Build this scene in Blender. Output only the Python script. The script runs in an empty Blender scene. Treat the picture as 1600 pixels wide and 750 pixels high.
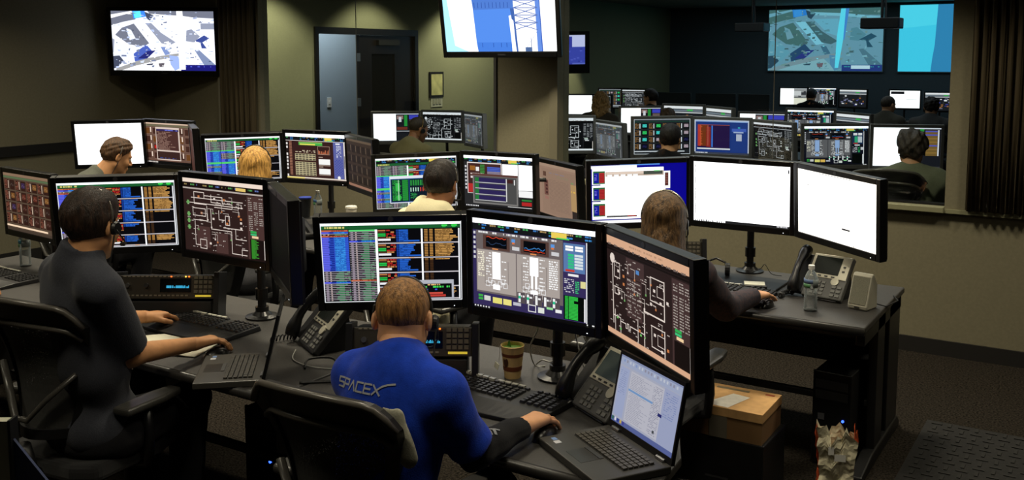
import bpy, bmesh, math, random
import numpy as np
from mathutils import Vector, Matrix
from mathutils import noise as mnoise
from mathutils.bvhtree import BVHTree

# ------------------------------------------------------------------ camera, world, lights, exposure
SC = bpy.context.scene
COL = SC.collection
YAW, PITCH, EYE, FPX = math.radians(32.5), math.radians(5.86), 1.90, 1500.0
cam_data = bpy.data.cameras.new('camera')
cam_data.sensor_width = 36.0
cam_data.lens = FPX / 1600 * 36
cam_data.shift_y = (244 - 375) / 1600
cam_data.clip_start = 0.05
cam = bpy.data.objects.new('camera', cam_data)
COL.objects.link(cam)
cam.location = (0, 0, EYE)
cam.rotation_euler = (math.pi / 2 - PITCH, 0, YAW)
SC.camera = cam
SC.view_settings.view_transform = 'Standard'
SC.view_settings.look = 'None'
SC.view_settings.gamma = 1.0
SC.view_settings.use_curve_mapping = False
SC.view_settings.exposure = 0.0
SC.cycles.use_denoising = True
SC.cycles.max_bounces = 5
SC.cycles.sample_clamp_indirect = 3.0
SC.cycles.caustics_reflective = False
SC.cycles.caustics_refractive = False

world = bpy.data.worlds.new('world')
SC.world = world
world.use_nodes = True
world.node_tree.nodes['Background'].inputs[0].default_value = (0.5, 0.5, 0.42, 1)
world.node_tree.nodes['Background'].inputs[1].default_value = 0.01

def area(name, loc, size, power, color, rot=(0, 0, 0), sizey=None, spread=180):
    l = bpy.data.lights.new(name, 'AREA')
    l.energy = power
    l.color = color
    l.size = size
    if sizey:
        l.shape = 'RECTANGLE'; l.size_y = sizey
    l.spread = math.radians(spread)
    o = bpy.data.objects.new(name, l)
    COL.objects.link(o)
    o.location = loc
    o.rotation_euler = rot
    return o

def spot(name, loc, target, power, color, angle, blend=0.6, radius=0.08):
    l = bpy.data.lights.new(name, 'SPOT')
    l.energy = power; l.color = color; l.spot_size = math.radians(angle); l.spot_blend = blend
    l.shadow_soft_size = radius
    o = bpy.data.objects.new(name, l)
    COL.objects.link(o)
    o.location = loc
    o.rotation_euler = (Vector(target) - Vector(loc)).to_track_quat('-Z', 'Y').to_euler()
    return o

WARM = (1.0, 0.90, 0.68)
OLIVE = (1.0, 0.97, 0.74)
# dimmed recessed downlights of the control room: they wash the lower walls and the aisles
for i, (x, y, p) in enumerate(((-5.4, 5.5, 30), (-3.6, 5.45, 33), (-1.7, 5.45, 24), (0.3, 5.45, 14), (-6.7, 5.0, 15), (-7.35, 3.5, 34), (-7.4, 1.9, 36), (-5.6, 3.4, 15), (-3.9, 3.3, 20), (-2.1, 3.3, 13),
                               (-4.2, 1.2, 14), (-2.3, 1.1, 16), (-0.9, 1.9, 10), (-0.7, 3.3, 8))):
    area('recessed_downlight', (x, y, 2.95), 0.35, p * (1.05 if y > 5 else 1.15 if y > 3.25 and x > -6 else 0.5), WARM, spread=120 if x > -6 else 140)
area('ceiling_bounce_light', (-3.0, 2.6, 2.94), 4.0, 4, (1.0, 0.93, 0.8), sizey=3.5)
# downlights that wash the side wall of the second room
for (y, p, an) in ((8.0, 105, 105), (9.9, 70, 105), (12.0, 135, 110), (15.1, 170, 62)):
    spot('wall_downlight', (-7.85, y, 2.95), (-8.66, y + 0.1, 0.6), p, OLIVE, an, 0.5)
area('corridor_panel_light', (-9.3, 9.9, 2.9), 0.6, 36, (0.94, 0.97, 1.0), sizey=1.5)
area('second_room_panel_light', (-3.4, 8.0, 2.93), 4.0, 32, (0.92, 0.97, 0.95), sizey=1.0)  # these three are added fills for ambient and bounced projector light
area('second_room_panel_light', (-4.0, 13.5, 2.93), 5.0, 30, (0.80, 0.93, 1.0), sizey=3.0)
area('second_room_panel_light', (-4.0, 18.2, 2.93), 6.0, 20, (0.70, 0.90, 1.0), sizey=1.5)

# ------------------------------------------------------------------ helpers
def lin(c):
    c = c / 255.0
    if c > 1:
        return c ** 2.2
    return c / 12.92 if c <= 0.04045 else ((c + 0.055) / 1.055) ** 2.4

def rgb(r, g, b):
    return (lin(r), lin(g), lin(b), 1.0)

MATS = {}

def mat(name, color, rough=0.6, metal=0.0, spec=0.5, noise=None, bump=None, emit=None, trans=0.0, stretch=None, sheen=0.0, alpha=None):
    """noise=(scale, amount): colour grain ; bump=(scale, strength)"""
    if name in MATS:
        return MATS[name]
    m = bpy.data.materials.new(name)
    m.use_nodes = True
    nt = m.node_tree
    b = nt.nodes['Principled BSDF']
    b.inputs['Base Color'].default_value = color
    b.inputs['Roughness'].default_value = rough
    b.inputs['Metallic'].default_value = metal
    b.inputs['Specular IOR Level'].default_value = spec
    if trans:
        b.inputs['Transmission Weight'].default_value = trans
        b.inputs['IOR'].default_value = 1.3
    if sheen:
        b.inputs['Sheen Weight'].default_value = sheen
    if alpha is not None:
        b.inputs['Alpha'].default_value = alpha
    if emit:
        b.inputs['Emission Color'].default_value = emit[0]
        b.inputs['Emission Strength'].default_value = emit[1]
    if noise or bump:
        tc = nt.nodes.new('ShaderNodeTexCoord')
        src = tc.outputs['Object']
        if stretch:
            mp = nt.nodes.new('ShaderNodeMapping')
            mp.inputs['Scale'].default_value = stretch
            nt.links.new(src, mp.inputs['Vector'])
            src = mp.outputs['Vector']
    if noise:
        n = nt.nodes.new('ShaderNodeTexNoise')
        n.inputs['Scale'].default_value = noise[0]
        n.inputs['Detail'].default_value = 4
        nt.links.new(src, n.inputs['Vector'])
        r = nt.nodes.new('ShaderNodeValToRGB')
        a = noise[1]
        r.color_ramp.elements[0].position = 0.3
        r.color_ramp.elements[1].position = 0.7
        r.color_ramp.elements[0].color = tuple(c * (1 - a) for c in color[:3]) + (1,)
        r.color_ramp.elements[1].color = tuple(min(1, c * (1 + a)) for c in color[:3]) + (1,)
        if len(noise) > 2:
            r.color_ramp.elements[0].color = noise[2]
        nt.links.new(n.outputs['Fac'], r.inputs['Fac'])
        nt.links.new(r.outputs['Color'], b.inputs['Base Color'])
    if bump:
        n2 = nt.nodes.new('ShaderNodeTexNoise')
        n2.inputs['Scale'].default_value = bump[0]
        n2.inputs['Detail'].default_value = 3
        nt.links.new(src, n2.inputs['Vector'])
        bp = nt.nodes.new('ShaderNodeBump')
        bp.inputs['Strength'].default_value = bump[1]
        bp.inputs['Distance'].default_value = 0.01
        nt.links.new(n2.outputs['Fac'], bp.inputs['Height'])
        nt.links.new(bp.outputs['Normal'], b.inputs['Normal'])
    MATS[name] = m
    return m

def rotz(a):
    return Matrix.Rotation(a, 4, 'Z')

class MB:
    """collects shapes into one mesh"""
    def __init__(s):
        s.v = []; s.f = []; s.M = None
    def add(s, vs, fs):
        o = len(s.v)
        if s.M is not None:
            vs = [tuple(s.M @ Vector(p)) for p in vs]
        s.v += [tuple(p) for p in vs]
        s.f += [tuple(i + o for i in f) for f in fs]
        return s
    def box(s, x0, x1, y0, y1, z0, z1):
        return s.add([(x0, y0, z0), (x1, y0, z0), (x1, y1, z0), (x0, y1, z0), (x0, y0, z1), (x1, y0, z1), (x1, y1, z1), (x0, y1, z1)],
                     [(3, 2, 1, 0), (4, 5, 6, 7), (0, 1, 5, 4), (1, 2, 6, 5), (2, 3, 7, 6), (3, 0, 4, 7)])
    def cbox(s, c, d):
        return s.box(c[0] - d[0] / 2, c[0] + d[0] / 2, c[1] - d[1] / 2, c[1] + d[1] / 2, c[2] - d[2] / 2, c[2] + d[2] / 2)
    def prism(s, pts, y0, y1):
        """polygon in x,z extruded along y"""
        n = len(pts)
        vs = [(p[0], y0, p[1]) for p in pts] + [(p[0], y1, p[1]) for p in pts]
        fs = [tuple(range(n)), tuple(range(2 * n - 1, n - 1, -1))]
        fs += [(i, i + n, (i + 1) % n + n, (i + 1) % n) for i in range(n)]
        return s.add(vs, fs)
    def prismx(s, pts, x0, x1):
        """polygon in y,z extruded along x"""
        n = len(pts)
        vs = [(x0, p[0], p[1]) for p in pts] + [(x1, p[0], p[1]) for p in pts]
        fs = [tuple(range(n - 1, -1, -1)), tuple(range(n, 2 * n))]
        fs += [((i + 1) % n, (i + 1) % n + n, i + n, i) for i in range(n)]
        return s.add(vs, fs)
    def prismz(s, pts, z0, z1):
        n = len(pts)
        vs = [(p[0], p[1], z0) for p in pts] + [(p[0], p[1], z1) for p in pts]
        fs = [tuple(range(n - 1, -1, -1)), tuple(range(n, 2 * n))]
        fs += [(i, (i + 1) % n, (i + 1) % n + n, i + n) for i in range(n)]
        return s.add(vs, fs)
    def tube(s, pts, r, n=8, cap=True, flat=1.0):
        pts = [Vector(p) for p in pts]
        rs = r if isinstance(r, (list, tuple)) else [r] * len(pts)
        rings = []
        up = None
        for i, p in enumerate(pts):
            a = pts[max(0, i - 1)]; b = pts[min(len(pts) - 1, i + 1)]
            t = (b - a).normalized()
            if up is None:
                up = Vector((0, 0, 1)) if abs(t.z) < 0.9 else Vector((1, 0, 0))
            x = t.cross(up)
            if x.length < 1e-6:
                x = t.orthogonal()
            x.normalize()
            up = x.cross(t).normalized()
            rings.append([p + x * math.cos(k * 2 * math.pi / n) * rs[i] + up * math.sin(k * 2 * math.pi / n) * rs[i] * flat for k in range(n)])
        vs = [q for rg in rings for q in rg]
        fs = []
        for i in range(len(pts) - 1):
            for k in range(n):
                fs.append((i * n + k, i * n + (k + 1) % n, (i + 1) * n + (k + 1) % n, (i + 1) * n + k))
        if cap:
            fs.append(tuple(range(n - 1, -1, -1)))
            fs.append(tuple((len(pts) - 1) * n + k for k in range(n)))
        return s.add(vs, fs)
    def lathe(s, prof, c=(0, 0, 0), n=20):
        """prof: list of (radius, z)"""
        vs = []; fs = []
        for r, z in prof:
            for k in range(n):
                a = 2 * math.pi * k / n
                vs.append((c[0] + r * math.cos(a), c[1] + r * math.sin(a), c[2] + z))
        m = len(prof)
        for i in range(m - 1):
            for k in range(n):
                fs.append((i * n + k, i * n + (k + 1) % n, (i + 1) * n + (k + 1) % n, (i + 1) * n + k))
        fs.append(tuple(range(n - 1, -1, -1)))
        fs.append(tuple((m - 1) * n + k for k in range(n)))
        return s.add(vs, fs)
    def build(s, name, material, parent=None, smooth=False, bev=0.0, kind=None, label=None):
        me = bpy.data.meshes.new(name)
        me.from_pydata(s.v, [], s.f)
        me.update()
        return link(name, me, material, parent, smooth, bev, kind, label)

def link(name, me, material, parent=None, smooth=False, bev=0.0, kind=None, label=None):
    if material is not None:
        me.materials.append(material)
    if smooth:
        me.polygons.foreach_set('use_smooth', [True] * len(me.polygons))
    o = bpy.data.objects.new(name, me)
    COL.objects.link(o)
    if parent is not None:
        o.parent = parent
    if bev:
        md = o.modifiers.new('bevel', 'BEVEL')
        md.width = bev; md.segments = 2; md.limit_method = 'ANGLE'; md.angle_limit = math.radians(35)
    if kind:
        o['kind'] = kind
    if label:
        o['label'] = label
    return o

def tag(o, label, cat, group=None, kind=None):
    o['label'] = label
    o['category'] = cat
    if group:
        o['group'] = group
    if kind:
        o['kind'] = kind
    return o

def thing(name, label, cat, loc=(0, 0, 0), rz=0.0, group=None):
    o = bpy.data.objects.new(name, None)
    COL.objects.link(o)
    o.location = loc
    o.rotation_euler = (0, 0, rz)
    return tag(o, label, cat, group)

def struct(name, mb, material, parent=None, bev=0.0, smooth=False):
    o = mb.build(name, material, parent, bev=bev, smooth=smooth)
    if parent is None:
        o['kind'] = 'structure'
    return o

# ------------------------------------------------------------------ materials
M_WALL = mat('wall_paint', rgb(128, 122, 100), 0.9, spec=0.2, noise=(60, 0.06), bump=(220, 0.05))
M_WALL2 = mat('second_room_paint', rgb(150, 147, 113), 0.9, spec=0.2, noise=(60, 0.05))
M_DARKWALL = mat('screen_wall_paint', rgb(88, 98, 104), 0.9, spec=0.2, noise=(40, 0.06))  # darker and bluer than the other walls
M_CEIL = mat('ceiling_tile', rgb(140, 140, 132), 0.95, spec=0.1, noise=(90, 0.08))
M_CARPET = mat('carpet', rgb(40, 36, 31), 1.0, spec=0.05, noise=(95, 0.95), bump=(220, 0.5))
M_BASE = mat('baseboard_rubber', rgb(28, 26, 24), 0.6)
M_RAIL = mat('chair_rail', rgb(20, 18, 16), 0.5)
M_SILL = mat('sill_paint', rgb(140, 138, 108), 0.55)
M_CURTAIN = mat('curtain_cloth', rgb(88, 78, 60), 0.95, spec=0.1, noise=(14, 0.45), stretch=(9, 9, 0.12), bump=(60, 0.2))
M_BLACK = mat('black_plastic', rgb(24, 24, 25), 0.42)
M_BLACK2 = mat('satin_black_plastic', rgb(17, 17, 18), 0.3)
M_DKGREY = mat('dark_grey_plastic', rgb(44, 44, 45), 0.5)
M_GREY = mat('grey_plastic', rgb(95, 96, 96), 0.5)
M_SILVER = mat('silver_plastic', rgb(194, 190, 172), 0.4, metal=0.15)
M_METAL = mat('brushed_metal', rgb(150, 150, 150), 0.35, metal=0.9)
M_DKMETAL = mat('dark_metal', rgb(40, 40, 42), 0.4, metal=0.5)
M_DESK = mat('desk_laminate', rgb(58, 56, 54), 0.5, noise=(180, 0.25), bump=(300, 0.04))
M_EDGE = mat('desk_edge_rubber', rgb(46, 44, 42), 0.35)
M_KEY = mat('key_caps', rgb(36, 36, 37), 0.38)
M_WHITE = mat('white_plastic', rgb(225, 224, 218), 0.45)
M_PAPER = mat('paper', rgb(225, 222, 200), 0.8)
M_CARD = mat('cardboard', rgb(205, 160, 104), 0.85, noise=(35, 0.08))
M_RUBBER = mat('black_rubber', rgb(14, 14, 14), 0.7)
M_CABLE = mat('black_cable', rgb(20, 20, 20), 0.5)
M_GCABLE = mat('grey_cable', rgb(170, 170, 165), 0.5)
M_LED = mat('white_led', (0.9, 0.95, 1, 1), emit=((0.9, 0.95, 1, 1), 1.5))
M_BLUELED = mat('blue_led', (0.05, 0.1, 1, 1), emit=((0.03, 0.10, 1, 1), 4.0))

def glass_material():
    m = bpy.data.materials.new('window_glass')
    m.use_nodes = True
    nt = m.node_tree
    nt.nodes.clear()
    out = nt.nodes.new('ShaderNodeOutputMaterial')
    mix = nt.nodes.new('ShaderNodeMixShader')
    t = nt.nodes.new('ShaderNodeBsdfTransparent')
    t.inputs[0].default_value = (0.90, 0.93, 0.93, 1)
    g = nt.nodes.new('ShaderNodeBsdfGlossy')
    g.inputs['Roughness'].default_value = 0.02
    mix.inputs[0].default_value = 0.025
    nt.links.new(t.outputs[0], mix.inputs[1])
    nt.links.new(g.outputs[0], mix.inputs[2])
    nt.links.new(mix.outputs[0], out.inputs[0])
    return m
M_GLASS = glass_material()

def clear_plastic():
    m = bpy.data.materials.new('clear_bottle_plastic')
    m.use_nodes = True
    nt = m.node_tree
    nt.nodes.clear()
    out = nt.nodes.new('ShaderNodeOutputMaterial')
    mix = nt.nodes.new('ShaderNodeMixShader')
    t = nt.nodes.new('ShaderNodeBsdfTransparent')
    t.inputs[0].default_value = (0.97, 0.985, 0.985, 1)
    g = nt.nodes.new('ShaderNodeBsdfPrincipled')
    g.inputs['Base Color'].default_value = (0.8, 0.85, 0.85, 1)
    g.inputs['Roughness'].default_value = 0.12
    lw = nt.nodes.new('ShaderNodeFresnel')
    lw.inputs['IOR'].default_value = 1.6
    add = nt.nodes.new('ShaderNodeMath'); add.operation = 'ADD'; add.inputs[1].default_value = 0.12
    nt.links.new(lw.outputs[0], add.inputs[0])
    nt.links.new(add.outputs[0], mix.inputs[0])
    nt.links.new(t.outputs[0], mix.inputs[1])
    nt.links.new(g.outputs[0], mix.inputs[2])
    nt.links.new(mix.outputs[0], out.inputs[0])
    return m
M_CLEAR = clear_plastic()

def mesh_fabric():
    m = bpy.data.materials.new('chair_mesh_fabric')
    m.use_nodes = True
    nt = m.node_tree
    nt.nodes.clear()
    out = nt.nodes.new('ShaderNodeOutputMaterial')
    mix = nt.nodes.new('ShaderNodeMixShader')
    t = nt.nodes.new('ShaderNodeBsdfTransparent')
    g = nt.nodes.new('ShaderNodeBsdfPrincipled')
    g.inputs['Base Color'].default_value = rgb(62, 62, 60)
    g.inputs['Roughness'].default_value = 0.7
    tc = nt.nodes.new('ShaderNodeTexCoord')
    v = nt.nodes.new('ShaderNodeTexVoronoi')
    v.inputs['Scale'].default_value = 420
    gt = nt.nodes.new('ShaderNodeMath'); gt.operation = 'GREATER_THAN'; gt.inputs[1].default_value = 0.30
    nt.links.new(tc.outputs['Object'], v.inputs['Vector'])
    nt.links.new(v.outputs['Distance'], gt.inputs[0])
    nt.links.new(gt.outputs[0], mix.inputs[0])
    nt.links.new(t.outputs[0], mix.inputs[1])
    nt.links.new(g.outputs[0], mix.inputs[2])
    nt.links.new(mix.outputs[0], out.inputs[0])
    return m
M_MESH = mesh_fabric()

def screen_material(name, strength):
    m = bpy.data.materials.new(name)
    m.use_nodes = True
    nt = m.node_tree
    b = nt.nodes['Principled BSDF']
    b.inputs['Base Color'].default_value = (0.004, 0.004, 0.004, 1)
    b.inputs['Roughness'].default_value = 0.5
    b.inputs['Specular IOR Level'].default_value = 0.06
    a = nt.nodes.new('ShaderNodeVertexColor')
    a.layer_name = 'Col'
    nt.links.new(a.outputs['Color'], b.inputs['Emission Color'])
    b.inputs['Emission Strength'].default_value = strength
    return m
M_SCREEN = screen_material('monitor_display', 1.0)
M_FARSCREEN = screen_material('far_monitor_display', 0.95)
M_TV = screen_material('television_display', 1.35)
M_PROJ = screen_material('projected_picture', 1.0)
M_LAP = screen_material('laptop_display', 0.8)
# ------------------------------------------------------------------ the setting
WX = -8.66            # side wall
WY0, WY1 = 6.54, 6.66  # window wall
struct('floor', MB().box(-10.5, 4.0, -3.0, 21.0, -0.1, 0.0), M_CARPET)
struct('ceiling', MB().box(-10.5, 4.0, -3.0, 21.0, 2.98, 3.08), M_CEIL)
# side wall of both rooms, with a double doorway
wl = MB()
wl.box(WX - 0.12, WX, -3.0, 9.0, 0, 2.98)
wl.box(WX - 0.12, WX, 10.96, 20.3, 0, 2.98)
wl.box(WX - 0.12, WX, 9.0, 10.96, 2.22, 2.98)
sw = struct('wall_left', wl, M_WALL2)
struct('wall_left_lining', MB().box(WX, WX + 0.012, -3.0, 6.54, 0, 2.98), M_WALL)
struct('wall_back', MB().box(-8.78, 4.0, 20.2, 20.32, 0, 2.98), M_DARKWALL)
struct('wall_right', MB().box(3.4, 3.52, -3.0, 20.2, 0, 2.98), M_DARKWALL)
struct('wall_rear', MB().box(-8.78, 4.0, -3.1, -3.0, 0, 2.98), M_WALL)
# dark return of the side wall deeper in the second room
struct('trim_1', MB().box(WX, WX + 0.035, -3.0, 6.54, 0.99, 1.085), M_RAIL)
# window wall between the rooms: parapet, header, the piers
ww = MB()
ww.box(WX, 3.4, WY0, WY1, 0, 0.925)
ww.box(WX, 3.4, WY0, WY1, 2.75, 2.98)
ww.box(WX, -7.06, WY0, WY1, 0.925, 2.75)
ww.box(-0.92, 3.4, WY0, WY1, 0.925, 2.75)
struct('wall_window', ww, M_WALL)
pl = struct('wall_pillar', MB().box(-4.30, -3.72, WY0 - 0.02, WY1 + 0.02, 0.925, 2.75), M_WALL)
struct('pillar_edge_trim', MB().box(-4.325, -4.30, WY0 - 0.03, WY1 + 0.03, 0.965, 2.75), M_METAL, pl)
struct('pillar_edge_trim', MB().box(-3.79, -3.72, WY0 - 0.045, WY0 - 0.02, 0.965, 2.75), mat('pillar_trim_paint', rgb(118, 112, 92), 0.6), pl)
# sills
struct('trim_2', MB().box(-7.06, -4.325, WY0 - 0.05, WY1 + 0.03, 0.925, 0.962), M_SILL, bev=0.004)
struct('trim_3', MB().box(-3.72, -0.92, WY0 - 0.05, WY1 + 0.03, 0.925, 0.962), M_SILL, bev=0.004)
struct('trim_4', MB().box(-0.92, 3.4, WY0 - 0.03, WY0, 0.925, 0.95), M_SILL)
struct('trim_5', MB().box(-7.62, -7.575, WY0 - 0.03, WY0, 0.0, 2.98), mat('corner_bead', rgb(150, 146, 128), 0.5))
struct('trim_6', MB().box(-0.92, -0.80, WY0 - 0.012, WY0, 0.95, 2.75), M_WALL)
# windows: each pane an object of its own
def window(name, x0, xj, x1):
    fr = MB()
    fr.box(x0, x1, WY0 + 0.03, WY0 + 0.09, 2.72, 2.75)
    fr.box(x0, x1, WY0 + 0.03, WY0 + 0.09, 0.962, 0.975)
    w = struct(name, fr, M_DKMETAL)
    for a, b in ((x0, xj - 0.003), (xj + 0.003, x1)):
        MB().box(a, b, WY0 + 0.055, WY0 + 0.061, 0.97, 2.73).build('pane', M_GLASS, w)
    MB().box(xj - 0.0025, xj + 0.0025, WY0 + 0.055, WY0 + 0.061, 0.97, 2.73).build('glass_joint', mat('joint_sealant', rgb(84, 82, 74), 0.4), w)
window('window_1', -7.06, -5.87, -4.325)
window('window_2', -3.72, -2.05, -0.92)
# baseboards
struct('baseboard_window', MB().box(WX, 3.4, WY0 - 0.015, WY0, 0, 0.1), M_BASE)
struct('baseboard_left', MB().box(WX, WX + 0.03, -3.0, WY0 - 0.015, 0, 0.1), M_BASE)
# curtains with real folds
def curtain(name, label, x0, x1, y, z0, z1, nf, amp):
    n = nf * 8
    vs = []; fs = []
    rnd = random.Random(nf)
    ph = [rnd.uniform(0.7, 1.3) for _ in range(nf + 1)]
    for i in range(n + 1):
        t = i / n
        k = int(t * nf)
        a = amp * ph[min(k, nf)]
        x = x0 + (x1 - x0) * t + 0.006 * math.sin(t * nf * 4 * math.pi)
        yy = y + a * math.cos(t * nf * 2 * math.pi)
        for z in (z0, z1):
            vs.append((x, yy, z)); vs.append((x, yy + 0.004, z))
    for i in range(n):
        a = i * 4; b = a + 4
        fs += [(a, b, b + 2, a + 2), (a + 1, a + 3, b + 3, b + 1), (a, a + 1, b + 1, b), (a + 2, b + 2, b + 3, a + 3)]
    m = MB().add(vs, fs)
    return tag(m.build(name, M_CURTAIN, smooth=True), label, 'curtain', 'curtains beside the window')
curtain('curtain', 'brown pleated curtain hanging beside the corner television', -7.56, -7.08, WY0 - 0.06, 0.05, 2.95, 7, 0.022)
curtain('curtain', 'dark brown pleated curtain at the end of the window by the bare wall', -0.80, -0.10, WY0 - 0.05, 0.953, 2.95, 15, 0.02)

# doorway in the side wall: frame, closed dark leaf with a vision panel, corridor beyond
door = MB()
door.box(WX - 0.14, WX + 0.03, 8.94, 9.0, 0, 2.29)
door.box(WX - 0.14, WX + 0.03, 10.96, 11.03, 0, 2.29)
door.box(WX - 0.14, WX + 0.03, 9.0, 10.96, 2.205, 2.29)
M_DOORF = mat('door_frame_paint', rgb(18, 15, 13), 0.35)
dr = struct('door_1', door, M_DOORF)
lf = MB()
lf.box(WX - 0.06, WX - 0.015, 9.80, 10.06, 0.02, 2.2); lf.box(WX - 0.06, WX - 0.015, 10.55, 10.95, 0.02, 2.2)
lf.box(WX - 0.06, WX - 0.015, 10.06, 10.55, 0.02, 1.15); lf.box(WX - 0.06, WX - 0.015, 10.06, 10.55, 1.95, 2.2)
leaf = lf.build('door_leaf', mat('dark_door_paint', rgb(22, 17, 14), 0.3), dr)
MB().box(WX - 0.045, WX - 0.035, 10.06, 10.55, 1.15, 1.95).build('vision_panel', mat('dark_vision_glass', rgb(14, 17, 19), 0.1), leaf)
MB().box(WX - 0.015, WX + 0.04, 10.15, 10.6, 2.07, 2.14).build('door_closer', mat('door_closer_metal', rgb(70, 66, 58), 0.35, metal=0.7), leaf)
MB().tube([(WX - 0.015, 10.84, 1.02), (WX + 0.045, 10.84, 1.02), (WX + 0.045, 10.72, 1.02)], 0.011).build('door_handle', M_METAL, leaf)
for z in (0.5, 1.25, 1.85):
    MB().box(WX - 0.012, WX + 0.012, 9.74, 9.80, z, z + 0.11).build('hinge', M_METAL, dr)
struct('wall_corridor', MB().box(-9.9, -9.78, 8.0, 12.5, 0, 2.98), mat('corridor_paint', rgb(150, 165, 178), 0.85))
lw = tag(MB().box(-9.778, -9.765, 10.34, 10.42, 1.18, 1.32).build('light_switch', M_WHITE), 'small white light switch on the blue grey corridor wall', 'light switch')
MB().box(-9.765, -9.757, 10.365, 10.395, 1.23, 1.27).build('toggle', M_WHITE, lw)
# framed notice and switch plate beside the door
fn = thing('framed_notice', 'small dark framed notice on the olive wall beside the doorway', 'framed notice', (WX, 11.48, 1.50))
MB().box(0, 0.02, -0.17, 0.17, -0.19, 0.19).build('frame', mat('notice_frame', rgb(25, 20, 16), 0.4), fn)
MB().box(0.02, 0.024, -0.135, 0.135, -0.155, 0.155).build('sheet', mat('notice_sheet', rgb(205, 196, 130), 0.7, noise=(9, 0.25)), fn)
sp = thing('switch_plate', 'ivory switch plate with a row of rockers under the framed notice', 'switch plate', (WX, 11.49, 1.25))
MB().box(0, 0.01, -0.14, 0.14, -0.08, 0.08).build('plate', mat('ivory_plastic', rgb(200, 195, 165), 0.5), sp)
for k in range(3):
    MB().box(0.01, 0.018, -0.1 + k * 0.075, -0.05 + k * 0.075, -0.04, 0.04).build('rocker', mat('ivory_rocker', rgb(170, 165, 140), 0.5), sp)
# reflections of ceiling lights, built as faintly glowing strips in the second room
for k, (x, y, l) in enumerate(((-6.4, 15.0, 2.2), (-5.2, 14.6, 1.7), (-4.4, 16.2, 1.7))):
    f = thing('ceiling_light', ['faint long light strip on the dark ceiling nearest the side wall', 'faint light strip in the middle of the dark ceiling', 'faint light strip on the dark ceiling by the projector'][k], 'ceiling light', (x, y, 2.98), group='ceiling light strips')
    MB().box(-0.06, 0.06, -l / 2, l / 2, -0.03, 0).build('housing', M_GREY, f)
    MB().box(-0.045, 0.045, -l / 2 + 0.05, l / 2 - 0.05, -0.036, -0.03).build('diffuser', mat('dim_diffuser', (0.3, 0.28, 0.24, 1), emit=((1, 0.9, 0.75, 1), 0.10)), f)
# ------------------------------------------------------------------ pictures shown on the displays
class Scr:
    """flat coloured areas in 0..1 display coordinates, y downwards"""
    def __init__(s, bg=(0, 0, 0)):
        s.r = []
        s.rect(0, 0, 1, 1, bg)
    def rect(s, x0, y0, x1, y1, c):
        x0, x1 = max(0, min(x0, x1)), min(1, max(x0, x1))
        y0, y1 = max(0, min(y0, y1)), min(1, max(y0, y1))
        if x1 > x0 and y1 > y0:
            s.r.append(([(x0, y0), (x1, y0), (x1, y1), (x0, y1)], c))
    def poly(s, pts, c):
        s.r.append(([(min(1, max(0, x)), min(1, max(0, y))) for x, y in pts], c))
    def frame(s, x0, y0, x1, y1, c, w=0.004):
        h = w * 1.6
        s.rect(x0, y0, x1, y0 + h, c); s.rect(x0, y1 - h, x1, y1, c)
        s.rect(x0, y0 + h, x0 + w, y1 - h, c); s.rect(x1 - w, y0 + h, x1, y1 - h, c)
    def path(s, pts, c, w=0.005):
        for (a, b), (d, e) in zip(pts, pts[1:]):
            if abs(a - d) < 1e-6:
                s.rect(a - w / 2, min(b, e) - w * 0.8, a + w / 2, max(b, e) + w * 0.8, c)
            elif abs(b - e) < 1e-6:
                s.rect(min(a, d), b - w * 0.8, max(a, d), b + w * 0.8, c)
            else:
                l = math.hypot(d - a, e - b)
                nx, ny = -(e - b) / l * w / 2, (d - a) / l * w * 0.8
                s.poly([(a + nx, b + ny), (d + nx, e + ny), (d - nx, e - ny), (a - nx, b - ny)], c)
    def words(s, x0, y, x1, h, c, rnd, fill=0.75):
        """a line of illegible small words"""
        x = x0
        while x < x1:
            w = rnd.uniform(0.006, 0.028)
            if rnd.random() < fill:
                s.rect(x, y, min(x + w, x1), y + h, c)
            x += w + rnd.uniform(0.003, 0.008)
    def haze(s, a, b):  # lifts blacks: washed-out off-angle panel glow painted into the colours
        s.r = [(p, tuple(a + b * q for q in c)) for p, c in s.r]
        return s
    def disc(s, cx, cy, r, c, n=10):
        s.poly([(cx + r * math.cos(2 * math.pi * k / n), cy + 1.6 * r * math.sin(2 * math.pi * k / n)) for k in range(n)], c)
    def mesh(s, name, w, h):
        vs = []; fs = []; cols = []
        # areas drawn later lie a hair in front of the earlier ones they cover
        grid = np.zeros((400, 400), np.int16)
        for p, c in s.r:
            xs = [q[0] for q in p]; ys = [q[1] for q in p]
            g = grid[int(min(ys) * 399):int(max(ys) * 399) + 1, int(min(xs) * 399):int(max(xs) * 399) + 1]
            lay = int(g.max()) + 1
            g[:] = lay
            o = len(vs)
            for x, y in p:
                vs.append(((x - 0.5) * w, -0.00012 * lay, (0.5 - y) * h))
            # seen from -y the order must run anticlockwise
            fs.append(tuple(range(o + len(p) - 1, o - 1, -1)))
            cols.append(c)
        me = bpy.data.meshes.new(name)
        me.from_pydata(vs, [], fs)
        ca = me.color_attributes.new('Col', 'FLOAT_COLOR', 'CORNER')
        buf = []
        for pl_, c in zip(me.polygons, cols):
            k = (lin(c[0]), lin(c[1]), lin(c[2]), 1.0)
            buf += list(k) * len(pl_.vertices)
        ca.data.foreach_set('color', buf)
        return me

WHT = (255, 255, 255)

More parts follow.
